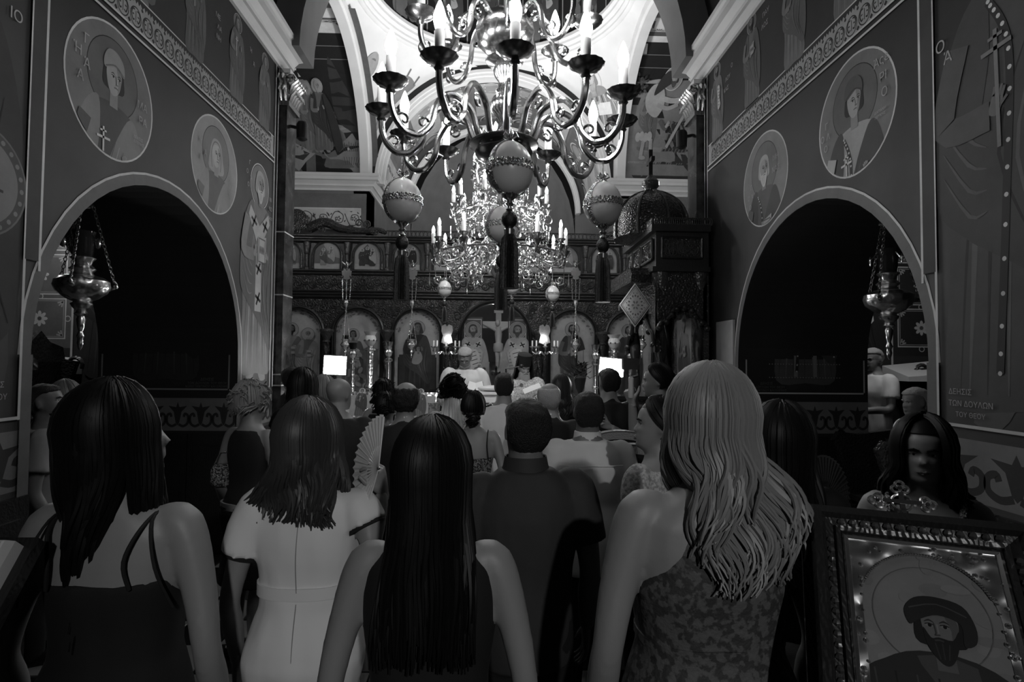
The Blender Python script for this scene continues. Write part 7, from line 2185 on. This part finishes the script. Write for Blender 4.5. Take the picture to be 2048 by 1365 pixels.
lb = person('woman with sleek low dark bun and bare strapped back, right of the bride', 947, 786, 4.1, 'f', 0, 0, 6, hair='bun', vox=.012, seed=19,
    hairkw=dict(st=dict(n=180, L=.02, vol=1.03, r=.006, end_x=.7, back=-.11, th0=-120, th1=120, seg=6), hull=dict(L=.03, end_x=.7), bun=(0, -.115, .045, .05)), outfit=[dict(name='dress', mat='sequin', top=.715, bot=.56, off=.008, vox=.012), dict(name='skirt', mat='cloth_charcoal', top=.57, bot=.46, off=.012, skirt=(.05, .2, .18), fold=.012)], legs=None)
for s in (-1, 1): strap(lb, [(s * .07, -.058, .71), (s * .064, -.06, .77), (s * .066, -.03, .82), (s * .068, .01, .828), (s * .06, .06, .76)], .004, 'cloth_black')
gr = person('groom in white uniform jacket with dark shoulder boards', 1008, 747, 4.9, 'm', 0, 0, 4, hair='crop', vox=.013, seed=20, outfit=[dict(name='jacket', mat='cloth_white', top=.838, bot=.44, off=.022, sleeve=.97, soff=.017, collar=.858)], legmat='cloth_white')
for s in (-1, 1):
    q = MB(); Hg = gr['H']; q.rings([ering(.03, .03, -.03, 0, 10)] * 0 or [[Vector((s * a * Hg, b * Hg, c * Hg)) for a, c in ((.06, .838), (.125, .822))] + [Vector((s * a * Hg, b * Hg, c * Hg + .012)) for a, c in ((.125, .822), (.06, .838))] for b in (-.03, .03)]); q.build('shoulder_board', 'cloth_black', gr['root'])
person('old man with thin grey hair and black suit, right of the charcoal shirted man', 1100, 767, 4.1, 'm', 0, -14, 3, hair='receding', hairmat='hair_grey', vox=.013, seed=21, outfit=SUIT(), hairkw=dict(vol=1.03))
person('woman with smooth dark hair and pale wavy ends behind the old grey haired man', 1124, 753, 5.4, 'f', 0, 0, 0, hair='bob', hairmat='hair_brown', vox=.015, seed=22, hairkw=dict(st=dict(n=180, L=.25, vol=1.08, r=.008, wave=.014, freq=3), hull=dict(L=.22)), outfit=[dict(name='dress', mat='cloth_black', top=.82, bot=.46, off=.012, skirt=(.1, .19, .16), sleeve=.5)], legs=None)
ofc = person('man in dark uniform jacket with cropped hair, against the right glowing panel', 1217, 738, 4.8, 'm', 2, 10, 0, hair='crop', vox=.013, seed=23, outfit=[dict(name='jacket', mat='cloth_suit', top=.838, bot=.44, off=.022, sleeve=.97, soff=.017, collar=.862)])
p23 = person('young man in black shirt with tied back dark hair, raising a camera grip', 1316, 731, 4.3, 'm', 62, 12, -4, hair='tail', vox=.0105, seed=24, face_on=True, hairkw=dict(st=dict(n=300, L=.025, vol=1.03, r=.0052, end_x=.5, back=-.115, th0=-158, th1=158, seg=6, elev=-24, ragged=.9, sweep=.52), hull=dict(L=.05, end_x=.4, w_=.95, front=-.03), bun=(0, -.125, .1, .03)),
    outfit=[dict(name='shirt', mat='cloth_black', top=.83, bot=.44, off=.016, sleeve=.45, soff=.018)], legmat='cloth_black', arms={'L': (AIM(1316, 731, 4.3, 62, 0, 1272, 905, 4.15), AIM(1316, 731, 4.3, 62, 0, 1264, 806, 4.06), (-.05, .35, 1), (.9, -.4, 0)), 'R': ((.12, .1, .63), (.05, .22, .72), (-.5, .6, .3), (-.5, -.3, .6))}, hand_style=('grip', 'hold'))
# the clergy on the raised floor
pr = person('priest in white vestments bowing over a book, grey hair and glasses', 931, 700, 7.4, 'm', 180, 0, -30, hair='crop', hairmat='hair_grey', vox=.012, seed=25, base=SOL_Z, face_on=True, H=1.80, lean=.10, wide=1.06, beard=(.012, 'hair_short_grey'),
    outfit=[dict(name='vestment', mat='vestment', top=.842, bot=.46, off=.03, sleeve=.98, soff=.05, skirt=(.04, .3, .25), fold=.014, ff=(9, 9, 2), collar=.86)], arms={'L': ((-.14, .06, .64), (-.05, .19, .63), (.7, .5, -.1), (0, -.2, 1)), 'R': ((.14, .06, .64), (.05, .19, .63), (-.7, .5, -.1), (0, -.2, 1))}, hand_style=('hold', 'hold'), legs=None, hairkw=dict(vol=1.05))
glasses(pr)
q = MB(); HM = pr['HM']; q.ball(HM @ Vector((0, -.09, .21)), .03, n=10); q.build('hair_knot', 'hair_short_grey', pr['root'])
q = MB(); q.box(-.075, .075, .155, .165, .3 * 1.8, .8 * 1.8 - .02); q.build('stole', 'lace_white', pr['root'], smooth=False)
p25 = person('priest with black tall hood and long grey beard reading a paper, white vestments', 1047, 711, 7.4, 'm', 186, 8, -16, hair=None, vox=.012, seed=26, base=SOL_Z, face_on=True, hat=.06, H=1.66, wide=1.05, beard=(.2, 'hair_grey'), hairmat='hair_grey',
    outfit=[dict(name='vestment', mat='lace_white', top=.835, bot=.46, off=.026, sleeve=.98, soff=.05, skirt=(.04, .3, .25), fold=.014, ff=(9, 9, 2))], arms={'L': ((-.14, .06, .65), (-.06, .2, .68), (.6, .6, .1), (0, -.2, 1)), 'R': ((.14, .06, .65), (.07, .2, .68), (-.6, .6, .1), (0, -.2, 1))}, hand_style=('hold', 'hold'), legs=None)
q = MB(); HM = p25['HM']
q.rings([[HM @ p for p in ering(hw, yf, yb, z, 20, 2.2)] for z, hw, yf, yb in ((.148, .086, .1, -.112), (.2, .088, .1, -.114), (.25, .092, .1, -.116), (.285, .094, .098, -.116), (.3, .07, .07, -.09))]); q.build('hat', 'cloth_black', p25['root'])
q = MB(); rg = []
for z, hw, yb, yf in ((.3, .07, -.1, -.02), (.24, .105, -.135, .01), (.15, .12, -.14, .03), (.05, .135, -.14, .035), (-.05, .155, -.14, .03), (-.2, .2, -.15, .02), (-.4, .23, -.16, .0)):
    N = 18; o = []
    for j in range(N + 1):
        t = PI + PI * j / N; o.append(HM @ Vector((hw * math.cos(t), yf + (yf - yb) * math.sin(t), z)))
    for j in range(N, -1, -1):
        t = PI + PI * j / N; o.append(HM @ Vector(((hw - .012) * math.cos(t), yf + (yf - yb - .012) * math.sin(t), z)))
    rg.append(o)
q.rings(rg); q.build('hood_veil', 'cloth_black', p25['root'])
# in the side arches
pa = person('bearded man in pale shirt in profile under the left arch', 98, 769, 3.6, 'm', -58, -14, 8, hair='crop', vox=.0105, seed=27, face_on=True, skin='skin_dark', beard=(.014, 'hair_short_black'),
    outfit=[dict(name='shirt', mat='cloth_pale', top=.835, bot=.44, off=.018, sleeve=.5, soff=.02, collar=.862, fold=.01)])
person('fair haired woman looking up beside the bearded man under the left arch', 152, 764, 4.2, 'f', -50, -10, 14, hair='bob', hairmat='hair_blonde', vox=.011, seed=28, face_on=True, hairkw=dict(st=dict(n=200, L=.1, vol=1.1, r=.008, wave=.008), hull=dict(L=.1)), outfit=[dict(name='top', mat='cloth_pale', top=.82, bot=.46, off=.012, sleeve=.35)], legmat='cloth_black')
po = person('man in white polo shirt with glasses standing beyond the right arch', 1746, 697, 6.1, 'm', 105, 8, -6, hair='crop', hairmat='hair_grey', vox=.0105, seed=29, base=.2, face_on=True,
    outfit=[dict(name='polo_shirt', mat='cloth_white', top=.835, bot=.44, off=.018, sleeve=.48, soff=.022, collar=.866, fold=.01)], arms={'L': ((-.14, .04, .64), (-.06, .2, .62), (.5, .8, -.1), (.2, -.1, -1)), 'R': ((.15, .05, .64), (.06, .19, .6), (-.5, .8, -.1), (0, -.1, -1))})
glasses(po)
q = MB(); q.lathe([(.02, 0), (.022, .003), (.001, .004)], 14, X=Matrix.Translation(Vector((-.07, .1275, .745 * po['H']))) @ Matrix.Rotation(-PI / 2, 4, 'X')); q.build('chest_badge', 'cloth_charcoal', po['root'])
person('grey haired man in white shirt in profile, lower beside the stall under the right arch', 1832, 776, 4.4, 'm', 88, 4, -6, hair='crop', hairmat='hair_grey', vox=.0105, seed=30, face_on=True, skin='skin_dark',
    outfit=[dict(name='shirt', mat='cloth_white', top=.835, bot=.44, off=.018, sleeve=.95, soff=.018, collar=.866, fold=.009)])
# ------------------------------------------------------------ the big tilted icons at the front corners
def tilted_icon(label, name, loc, U, tilt, iw, ih, fr, side, portrait, cross):
    """loc: top corner of the picture; U: unit vector along its top edge; tilt from upright"""
    U = Vector(U).normalized()
    nh = Vector((U.y, -U.x, 0))                       # horizontal direction the face looks to
    D = (nh * math.sin(R_(tilt)) - Vector((0, 0, 1)) * math.cos(R_(tilt))).normalized()   # down the picture
    Nn = U.cross(D); Nn = -Nn if Nn.dot(nh) < 0 else Nn
    o = Vector(loc)
    base = o + U * iw / 2 + D * ih * .5
    root = thing(name, label, 'icon', (base.x, base.y, 0))
    b0 = Vector((base.x, base.y, 0))
    at = lambda u, v, d: tuple(o - b0 + U * u + D * v + Nn * d)     # u right, v down, d off the face
    # stand
    q = MB(); q.lathe([(.2, 0), (.2, .04), (.17, .06), (.16, .1), (.05, .16), (.045, base.z - .22), (.12, base.z - .12)], 20); q.build('stand', 'wood_carved', root)
    q = MB(); q.prism([(-.02 - fr, -.02 - fr), (iw + fr + .02, -.02 - fr), (iw + fr + .02, ih + fr + .02), (-.02 - fr, ih + fr + .02)], at, -.06, -.03); q.build('back_board', 'wood_dark', root, smooth=False)
    # moulded outer frame
    q = MB(); prof = [(0, 0), (.003, .012), (.012, .016), (.016, .006), (.032, .01), (.04, .022), (fr - .006, .02), (fr, .0), (fr, -.035), (0, -.035)]
    rg = []
    for cu, cv, su, sv in ((0, 0, -1, -1), (iw, 0, 1, -1), (iw, ih, 1, 1), (0, ih, -1, 1), (0, 0, -1, -1)):
        rg.append([at(cu + su * a, cv + sv * a, d) for a, d in prof])
    q.rings(rg, 0, True, False); f = q.build('frame', 'wood_dark' if portrait else 'candle', root, smooth=False)
    n = int((2 * iw + 2 * ih) / .022)
    q = MB()
    for i in range(n):
        t = i / n * (2 * iw + 2 * ih); a = .024
        if t < iw: u, v = t, -a
        elif t < iw + ih: u, v = iw + a, t - iw
        elif t < 2 * iw + ih: u, v = 2 * iw + ih - t, ih + a
        else: u, v = -a, 2 * iw + 2 * ih - t
        q.ball(at(u, v, .009), .0085, n=6)
    tag(q.build('carved_bead', 'wood_brown', f), None, None, kind='stuff')
    # silver cover: border, arched opening, chased spandrels
    q = MB(); bw = .012
    rg = []
    for cu, cv, su, sv in ((0, 0, 1, 1), (iw, 0, -1, 1), (iw, ih, -1, -1), (0, ih, 1, -1), (0, 0, 1, 1)):
        rg.append([at(cu + su * a, cv + sv * a, d) for a, d in ((0, 0), (.0, .006), (bw * .5, .01), (bw, .006), (bw, 0))])
    q.rings(rg, 0, True, False); q.build('silver_border', 'silver_plain', root, smooth=False)
    r = iw / 2 - .028; cx = iw / 2; cy = r + .03
    arc = [(cx - r, ih - .01)] + [(cx - r * math.cos(PI * i / 24), cy - r * math.sin(PI * i / 24)) for i in range(25)] + [(cx + r, ih - .01)]
    outp = [(bw, ih - .01)] + [(bw + (iw - 2 * bw) * i / 24, bw) for i in range(25)] + [(iw - bw, ih - .01)]
    q = MB(); k = len(arc)
    q.add([at(u, v, .002) for u, v in outp] + [at(u, v, .002) for u, v in arc], [(i, i + 1, k + i + 1, k + i) for i in range(k - 1)]); cov = q.build('silver_cover', 'silver', root, smooth=False)
    q = MB(); rr = random.Random(5)
    for i in range(170):
        u, v = rr.uniform(bw, iw - bw), rr.uniform(bw, ih - .02)
        if v > cy:
            if r - .004 > abs(u - cx): continue
        elif math.hypot(u - cx, v - cy) < r + .006: continue
        q.ball(at(u, v, .003), rr.uniform(.0025, .006), n=6)
    tag(q.build('chased_boss', 'silver_plain', cov), None, None, kind='stuff')
    pts = spline([(u, v, 0) for u, v in arc[::2]], 6)
    q = MB()
    for i, p_ in enumerate(pts):
        q.ball(at(p_[0], p_[1], .004), .0034, n=6)
    tag(q.build('pearl_row', 'silver_plain', cov), None, None, kind='stuff')
    p = Paint()
    h2 = [(cx - r, -ih + .005), (cx + r, -ih + .005)] + [(cx + r * math.cos(PI * i / 24), -cy + r * math.sin(PI * i / 24)) for i in range(25)]
    p.poly(h2, .17); p.clip = h2
    for i in range(40): p.ell(cx + rr.uniform(-r, r), -rr.uniform(0, ih), rr.uniform(.01, .03), rr.uniform(.008, .02), rr.choice((.15, .19, .165)), 12)
    p.ring(cx, -cy - .01, r * .86, .002, .1, 40)
    if portrait:
        s = .105
        X0, Y0_ = cx + .012, -ih * .45
        p.poly([(X0 - .15, -ih), (X0 - .145, Y0_ - .11), (X0 - .1, Y0_ - .07), (X0 - .04, Y0_ - .045), (X0 + .05, Y0_ - .05), (X0 + .12, Y0_ - .1), (X0 + .16, -ih)], .022, 3)
        p.poly([(X0 - .045, Y0_ - .055), (X0 - .02, Y0_ - .1), (X0 + .01, -ih), (X0 + .05, -ih), (X0 + .05, Y0_ - .06)], .05, 2)
        for i in range(8): p.stroke([(X0 - .12 + .035 * i, Y0_ - .09), (X0 - .11 + .032 * i, -ih)], .003, .012 if i % 2 else .045)
        p.T = lambda u, v: (X0 + (u - X0) * .8, Y0_ + (v - Y0_) * .8)
        face(p, X0, Y0_, s, -.05, .012, .12, beard=.012)
        p.poly([(X0 - .062, Y0_ + .005), (X0 - .07, Y0_ + .04), (X0 - .045, Y0_ + .072), (X0, Y0_ + .08), (X0 + .055, Y0_ + .066), (X0 + .075, Y0_ + .02), (X0 + .07, Y0_ - .02), (X0 + .045, Y0_ - .03), (X0 + .045, Y0_ + .02), (X0, Y0_ + .035), (X0 - .042, Y0_ + .018)], .018, 4)
        p.stroke([(X0 - .06, Y0_ + .045), (X0, Y0_ + .062), (X0 + .06, Y0_ + .04)], .003, .05, 3)
        p.T = None
    else:
        saint(p, cx, -ih, ih * 1.05, robe=.06, cloak=.04, halo=.2, skin=.14, seed=3)
    p.build('painted_icon', lambda u, v, d: at(u, -v, d), root, 'icon', base=.0005, eps=.00005)
    if cross:
        cu, cv = iw * .44, -fr - .004
        q = MB(); q.tube([at(cu, cv + .01, -.01), at(cu, cv - .012, -.005)], [.014, .01], 10); c = q.build('cross_mount', 'wood_dark', root)
        for (du, dv) in ((0, -.062), (-.048, -.026), (.048, -.026)):
            for k in range(3):
                a = math.atan2(dv + .026, du) if (du or dv + .026) else 0
                a = {0: -PI / 2}.get(1, a) if False else a
                t = a + (k - 1) * 1.9
                q = MB(); c0 = (cu + du + .0085 * math.cos(t), cv + dv + .0085 * math.sin(t))
                q.tube([at(c0[0] + .009 * math.cos(w), c0[1] + .009 * math.sin(w), .0) for w in np.linspace(0, 2 * PI, 13)], .0035, 6, cap=False); q.build('cross_lobe', 'silver', c)
            q = MB(); q.ball(at(cu + du, cv + dv, .0), .006, n=8); q.build('cross_stone', 'glass_dark', c)
        q = MB(); q.prism([(cu - .005, cv - .05), (cu + .005, cv - .05), (cu + .005, cv), (cu - .005, cv)], at, -.004, .004); q.prism([(cu - .038, cv - .031), (cu + .038, cv - .031), (cu + .038, cv - .021), (cu - .038, cv - .021)], at, -.0035, .0045); q.build('cross_arms', 'silver_plain', c, smooth=False)
        q = MB(); q.tube([at(cu + .02 * math.cos(t), cv - .026 + .02 * math.sin(t), 0) for t in np.linspace(0, 2 * PI, 21)], .003, 6, cap=False); q.build('cross_ring', 'silver', c)
    return root
v = P(1683, 1068, 1.3)
tilted_icon('big tilted icon of a bearded man in dark cap, silver cover, cross on top', 'framed_icon', v, (.9, -.436, 0), 39, .29, .40, .062, 'R', True, True)
v = P(-45, 1130, 1.25)
tilted_icon('pale framed tilted icon cut by the edge, before the bare backed woman', 'framed_icon', (v.x - .29, 1.25, v.z), (1, 0, 0), 39, .29, .40, .05, 'L', False, False)

# ------------------------------------------------------------ glowing video panels on stands
def led(px, py, Y, wd, hg, roll, label):
    v = P(px, py, Y)
    root = thing('video_panel', label, 'lamp', (v.x, Y, 0), 0, 'glowing video panels on stands')
    X = Matrix.Translation((0, 0, v.z)) @ Matrix.Rotation(R_(roll), 4, 'Y')
    q = MB(); q.box(-wd / 2 - .012, wd / 2 + .012, 0, .05, -hg / 2 - .012, hg / 2 + .012, X=X); b = q.build('housing', 'iron', root, smooth=False)
    q = MB(); q.box(-wd / 2, wd / 2, -.006, -.001, -hg / 2, hg / 2, X=X); q.build('light_face', 'led', b, smooth=False)
    q = MB(); q.tube([(0, .03, v.z - hg / 2), (0, .03, .1)], [.012, .016], 8); q.build('pole', 'iron', root)
    for k in range(3):
        t = 2 * PI * k / 3 + .5
        q = MB(); q.tube([(0, .03, .55), (.3 * math.cos(t), .03 + .3 * math.sin(t), .01)], .01, 6); q.build('leg', 'iron', root)
led(670, 731, 6.55, .245, .205, 2, 'glowing square video panel above the bald man, left of the candle stands')
led(1223, 735, 5.9, .248, .18, 5, 'glowing square video panel behind the man in dark uniform jacket')

# ------------------------------------------------------------ fans
def fan(label, piv, a0, a1, R0, plane, m_leaf, m_rib, n=20, rin=.42):
    """a0..a1 degrees in the fan's own plane (x right, y up)"""
    root = thing('folding_fan', label, 'fan', piv)
    ux, uy = Vector(plane[0]).normalized(), Vector(plane[1]).normalized(); nn = ux.cross(uy)
    pt = lambda r, a, d: ux * (r * math.cos(a)) + uy * (r * math.sin(a)) + nn * d
    q = MB(); N = n * 2
    A0, A1 = R_(a0), R_(a1)
    i_, o_ = [], []
    vs = []; fs = []
    for k in range(N + 1):
        a = A0 + (A1 - A0) * k / N; d = .004 if k % 2 else -.004
        vs += [pt(R0 * rin, a, d * .5), pt(R0 * (1 + (.012 if k % 2 else 0)), a, d)]
    q.add(vs, [(2 * k, 2 * k + 1, 2 * k + 3, 2 * k + 2) for k in range(N)]); q.build('pleated_leaf', m_leaf, root, smooth=False)
    for k in range(n + 1):
        a = A0 + (A1 - A0) * k / n
        q = MB(); tt = pt(1, a + PI / 2, 0)
        w0, w1 = .0022, .0042
        r1 = R0 * .96
        q.add([pt(0, a, -.001) - tt * w0, pt(0, a, -.001) + tt * w0, pt(r1, a, -.006) + tt * w1, pt(r1, a, -.006) - tt * w1, pt(0, a, .001) - tt * w0, pt(0, a, .001) + tt * w0, pt(r1, a, .001) + tt * w1, pt(r1, a, .001) - tt * w1], [(0, 1, 2, 3), (7, 6, 5, 4), (0, 4, 5, 1), (1, 5, 6, 2), (2, 6, 7, 3), (3, 7, 4, 0)])
        q.build('rib', m_rib, root, smooth=False)
    q = MB(); q.ball((0, 0, 0), .006, n=8); q.build('pivot', 'brass', root)
v = P(757, 937, 1.83)
fan('pale folding fan held up by the woman in the white dress', v, 98, 252, .168, ((.62, -.78, 0), (.12, .05, 1)), 'cloth_linen', 'wax', 18)
v = P(1650, 1000, 2.0)
fan('dark folding fan held by the woman in pale trousers', v, -25, 112, .16, ((.86, .5, 0), (-.15, -.1, 1)), 'cloth_charcoal', 'wood_dark', 18)

# ------------------------------------------------------------ things held and small furniture
q0 = P(1262, 768, 4.05)
root = thing('camera_grip', 'black camera on a pale hand grip raised by the young man in black', 'camera', q0)
q = MB(); q.lathe([(.017, -.1), (.02, -.09), (.018, 0), (.02, .04), (.012, .05)], 14); q.build('handle', 'candle', root)
q = MB(); q.tube([(0, 0, .04), (.05, 0, .06), (.05, 0, .13), (0, .0, .14)], .012, 8); q.build('gimbal_arm', 'iron', root)
q = MB(); q.box(-.06, .05, -.03, .03, .1, .18); q.lathe([(.03, 0), (.034, .05), (.03, .06)], 16, X=Matrix.Translation((-.02, .02, .14)) @ Matrix.Rotation(-PI / 2, 4, 'X')); q.build('camera_body', 'iron', root, smooth=False)
v = P(951, 776, 7.1)
root = thing('prayer_book', 'dark covered book held open by the bowing priest', 'book', v)
for s in (-1, 1):
    X = Matrix.Rotation(R_(-s * 16), 4, 'Y') @ Matrix.Rotation(R_(40), 4, 'X')
    q = MB(); q.box(*sorted((0, s * .1)), -.07, .07, 0, .014, X=X); q.build('page_block', 'paper', root, smooth=False)
    q = MB(); q.box(*sorted((0, s * .105)), -.075, .075, -.006, 0, X=X); q.build('cover', 'cloth_black', root, smooth=False)
v = P(1062, 778, 7.1)
root = thing('reading_sheet', 'white sheet of paper read by the black hooded priest', 'paper', v)
q = MB(); q.box(-.1, .12, -.05, .05, -.002, .002, X=Matrix.Rotation(R_(-22), 4, 'Y') @ Matrix.Rotation(R_(35), 4, 'X')); q.build('sheet', 'paper', root, smooth=False)
def mic(px0, py0, px1, py1, Y, label):
    a, b = P(px0, py0, Y), P(px1, py1, Y)
    root = thing('microphone', label, 'microphone', (a.x, Y, SOL_Z if Y > SOL_Y else 0))
    z0 = root.location.z
    q = MB(); q.lathe([(.12, 0), (.12, .02), (.02, .03), (.012, .05), (.01, a.z - z0)], 14); q.build('stand', 'iron', root)
    q = MB(); q.tube([(0, 0, a.z - z0), (b.x - a.x, 0, b.z - z0)], .006, 6); q.build('boom', 'iron', root)
    q = MB(); q.ball((b.x - a.x, 0, b.z - z0), .026, n=12); q.build('head', 'iron', root)
mic(1012, 738, 1043, 733, 7.05, 'microphone on thin boom before the black hooded priest')
mic(966, 760, 968, 738, 9.2, 'upright thin microphone between the bowing priest and the reliquary case')
v = P(988, 776, 6.75)
root = thing('wedding_table', 'small white carved table with cushion and open book between the two priests', 'table', (v.x, 6.7, 0))
h = v.z
q = MB(); q.box(-.2, .2, -.15, .15, h - .16, h - .06); q.box(-.23, .23, -.17, .17, h - .07, h - .04); q.build('top', 'wax', root, smooth=False)
for x in (-.17, .17):
    for y in (-.12, .12):
        q = MB(); q.lathe([(.03, 0), (.022, .05), (.03, .3), (.018, .34), (.028, h - .3), (.02, h - .16)], 10, (x, y, 0)); q.build('leg', 'wax', root)
for k in range(5):
    q = MB(); q.tube([(-.16 + .08 * k + .035 * math.cos(t), -.15, h - .16 - .03 * abs(math.sin(t))) for t in np.linspace(0, PI, 9)], .007, 5); q.build('apron_arch', 'wax', root)
root = thing('cushion', 'white cushion lying on the small carved table', 'cushion', (v.x, 6.7, h - .04))
q = MB(); q.ball((0, 0, .035), .19, .14, .035, 18); q.build('pad', 'vestment', root)
v = P(870, 806, 5.2)
root = thing('wedding_candle', 'thick white lace wrapped candle beside the bride', 'candle', (P(866, 806, 5.2).x, 5.2, 0))
q = MB(); q.lathe([(.12, 0), (.11, .02), (.03, .04), (.025, v.z - .2), (.06, v.z - .17)], 14); q.build('stand', 'brass', root)
q = MB(); k = 40; q.rings([[((r * (1 + (.05 if j % 2 else -.05))) * math.cos(2 * PI * j / k), (r * (1 + (.05 if j % 2 else -.05))) * math.sin(2 * PI * j / k), z) for j in range(k)] for r, z in ((.05, v.z - .17), (.04, v.z - .1), (.038, v.z - .02), (.045, v.z))]); q.build('lace_wrap', 'lace_white', root)
# fringed velvet chairs
for (px, py, Y, wd, lab) in ((1238, 862, 3.78, .24, 'dark velvet chair with pale fringed rounded back, the farther of two'), (1262, 889, 3.3, .22, 'dark velvet chair with pale fringed rounded back, the nearer of two')):
    v = P(px, py, Y)
    root = thing('fringed_chair', lab, 'chair', (v.x, Y, 0), 0, 'fringed velvet chairs')
    H = v.z
    out = [(-wd, H - .35)] + [(-wd * math.cos(t), H - .16 + .16 * math.sin(t) ** .7) for t in np.linspace(0, PI, 15)] + [(wd, H - .35)]
    q = MB(); q.prism(out, lambda u, w, d: (u, d, w), -.03, .03); q.build('backrest', 'velvet', root, smooth=False)
    q = MB(); R4 = []
    arc = [(-wd * math.cos(t), H - .16 + .16 * math.sin(t) ** .7) for t in np.linspace(0.001, PI - .001, 33)]
    q.rings([[(u, -.034, w - .004), (u, -.04, w + .004), (u, .036, w + .004), (u * .985, .036, w - .05), (u * .985, -.042, w - .05)] for u, w in arc], 0, True, True); q.build('fringe', 'fringe', root, smooth=False)
    q = MB(); q.box(-wd, wd, -.02, .3, .42, .5); q.build('seat', 'velvet', root, smooth=False)
    for x in (-wd + .03, wd - .03):
        for y in (.0, .27):
            q = MB(); q.tube([(x, y, 0), (x, y, .43 if y > .1 else H - .3)], [.02, .025], 8); q.build('leg', 'wood_dark', root)
# dark stalls in the aisles
def stall(loc, rz, label, low=False):
    root = thing('choir_stall', label, 'stall', loc, R_(rz), 'dark choir stalls in the aisles')
    b = lambda n, m, *a: (lambda q: q.build(n, m, root, smooth=False))(MB().box(*a))
    b('back', 'wood_carved', -.33, .33, -.3, -.25, 0, 1.12 if low else 1.75); b('seat', 'wood_dark', -.3, .3, -.25, .18, .55, .6); b('kick_board', 'wood_carved', -.3, .3, -.25, .12, .0, .55)
    for s in (-1, 1):
        q = MB(); prof = [(-.27, 0), (.2, 0), (.22, .3), (.16, .6), (.22, .85), (.3, 1.08), (.24, 1.16), (.05, 1.14), (-.1, 1.25), (-.16, 1.55), (-.1, 1.75), (-.27, 1.78)]
        if low: prof = prof[:8] + [(-.27, 1.18)]
        q.prism([(a, c) for a, c in prof], lambda u, w, d: (s * .31 + d, u, w), -.03, .03); sd = q.build('side_panel', 'wood_carved', root, smooth=False)
        q = MB(); scroll_tube(q, (.22, 1.08), .08, 1.3, 1.5, 1, .02, lambda u, w: (s * .31, u, w)); q.build('arm_scroll', 'wood_dark', sd)
        if low: continue
        q = MB(); scroll_tube(q, (-.14, 1.72), .09, 1.3, -.5, 1, .02, lambda u, w: (s * .31, u, w)); q.build('top_scroll', 'wood_brown', sd)
    if low: return root
    q = MB(); q.prism([(-.34, 1.75), (-.3, 1.9), (-.12, 1.95), (0, 2.06), (.12, 1.95), (.3, 1.9), (.34, 1.75)], lambda u, w, d: (u, d, w), -.31, -.25); q.build('crest', 'wood_brown', root, smooth=False)
stall((-4.25, 5.9, 0), -90, 'dark carved choir stall in the aisle beneath the left oil lamp')
stall((4.78, 6.1, 0), 90, 'dark carved choir stall behind the man in the white polo shirt')
stall((3.5, 5.02, 0), 90, 'low dark choir stall with rounded arms in front of the man in polo shirt', True)
q = MB(); q.box(3.72, 4.4, 5.6, 6.55, 0, .2)
tag(q.build('wooden_dais', 'wood_dark', smooth=False), 'low dark wooden dais the man in the polo shirt stands on', 'dais')
# beaded bag of the woman by the wall
v = P(447, 948, 3.6)
root = thing('beaded_bag', 'small glittering beaded bag carried by the fair haired woman in black', 'bag', v, .4)
q = MB(); q.rings([ering(a, .025, -.025, z, 16) for a, z in ((.06, -.07), (.075, -.05), (.07, .03), (.055, .06))]); q.build('pouch', 'sequin', root)
q = MB(); q.tube([(-.05, 0, .06), (-.02, 0, .13), (.02, 0, .13), (.05, 0, .06)], .004, 6); q.build('handle', 'silver_plain', root)
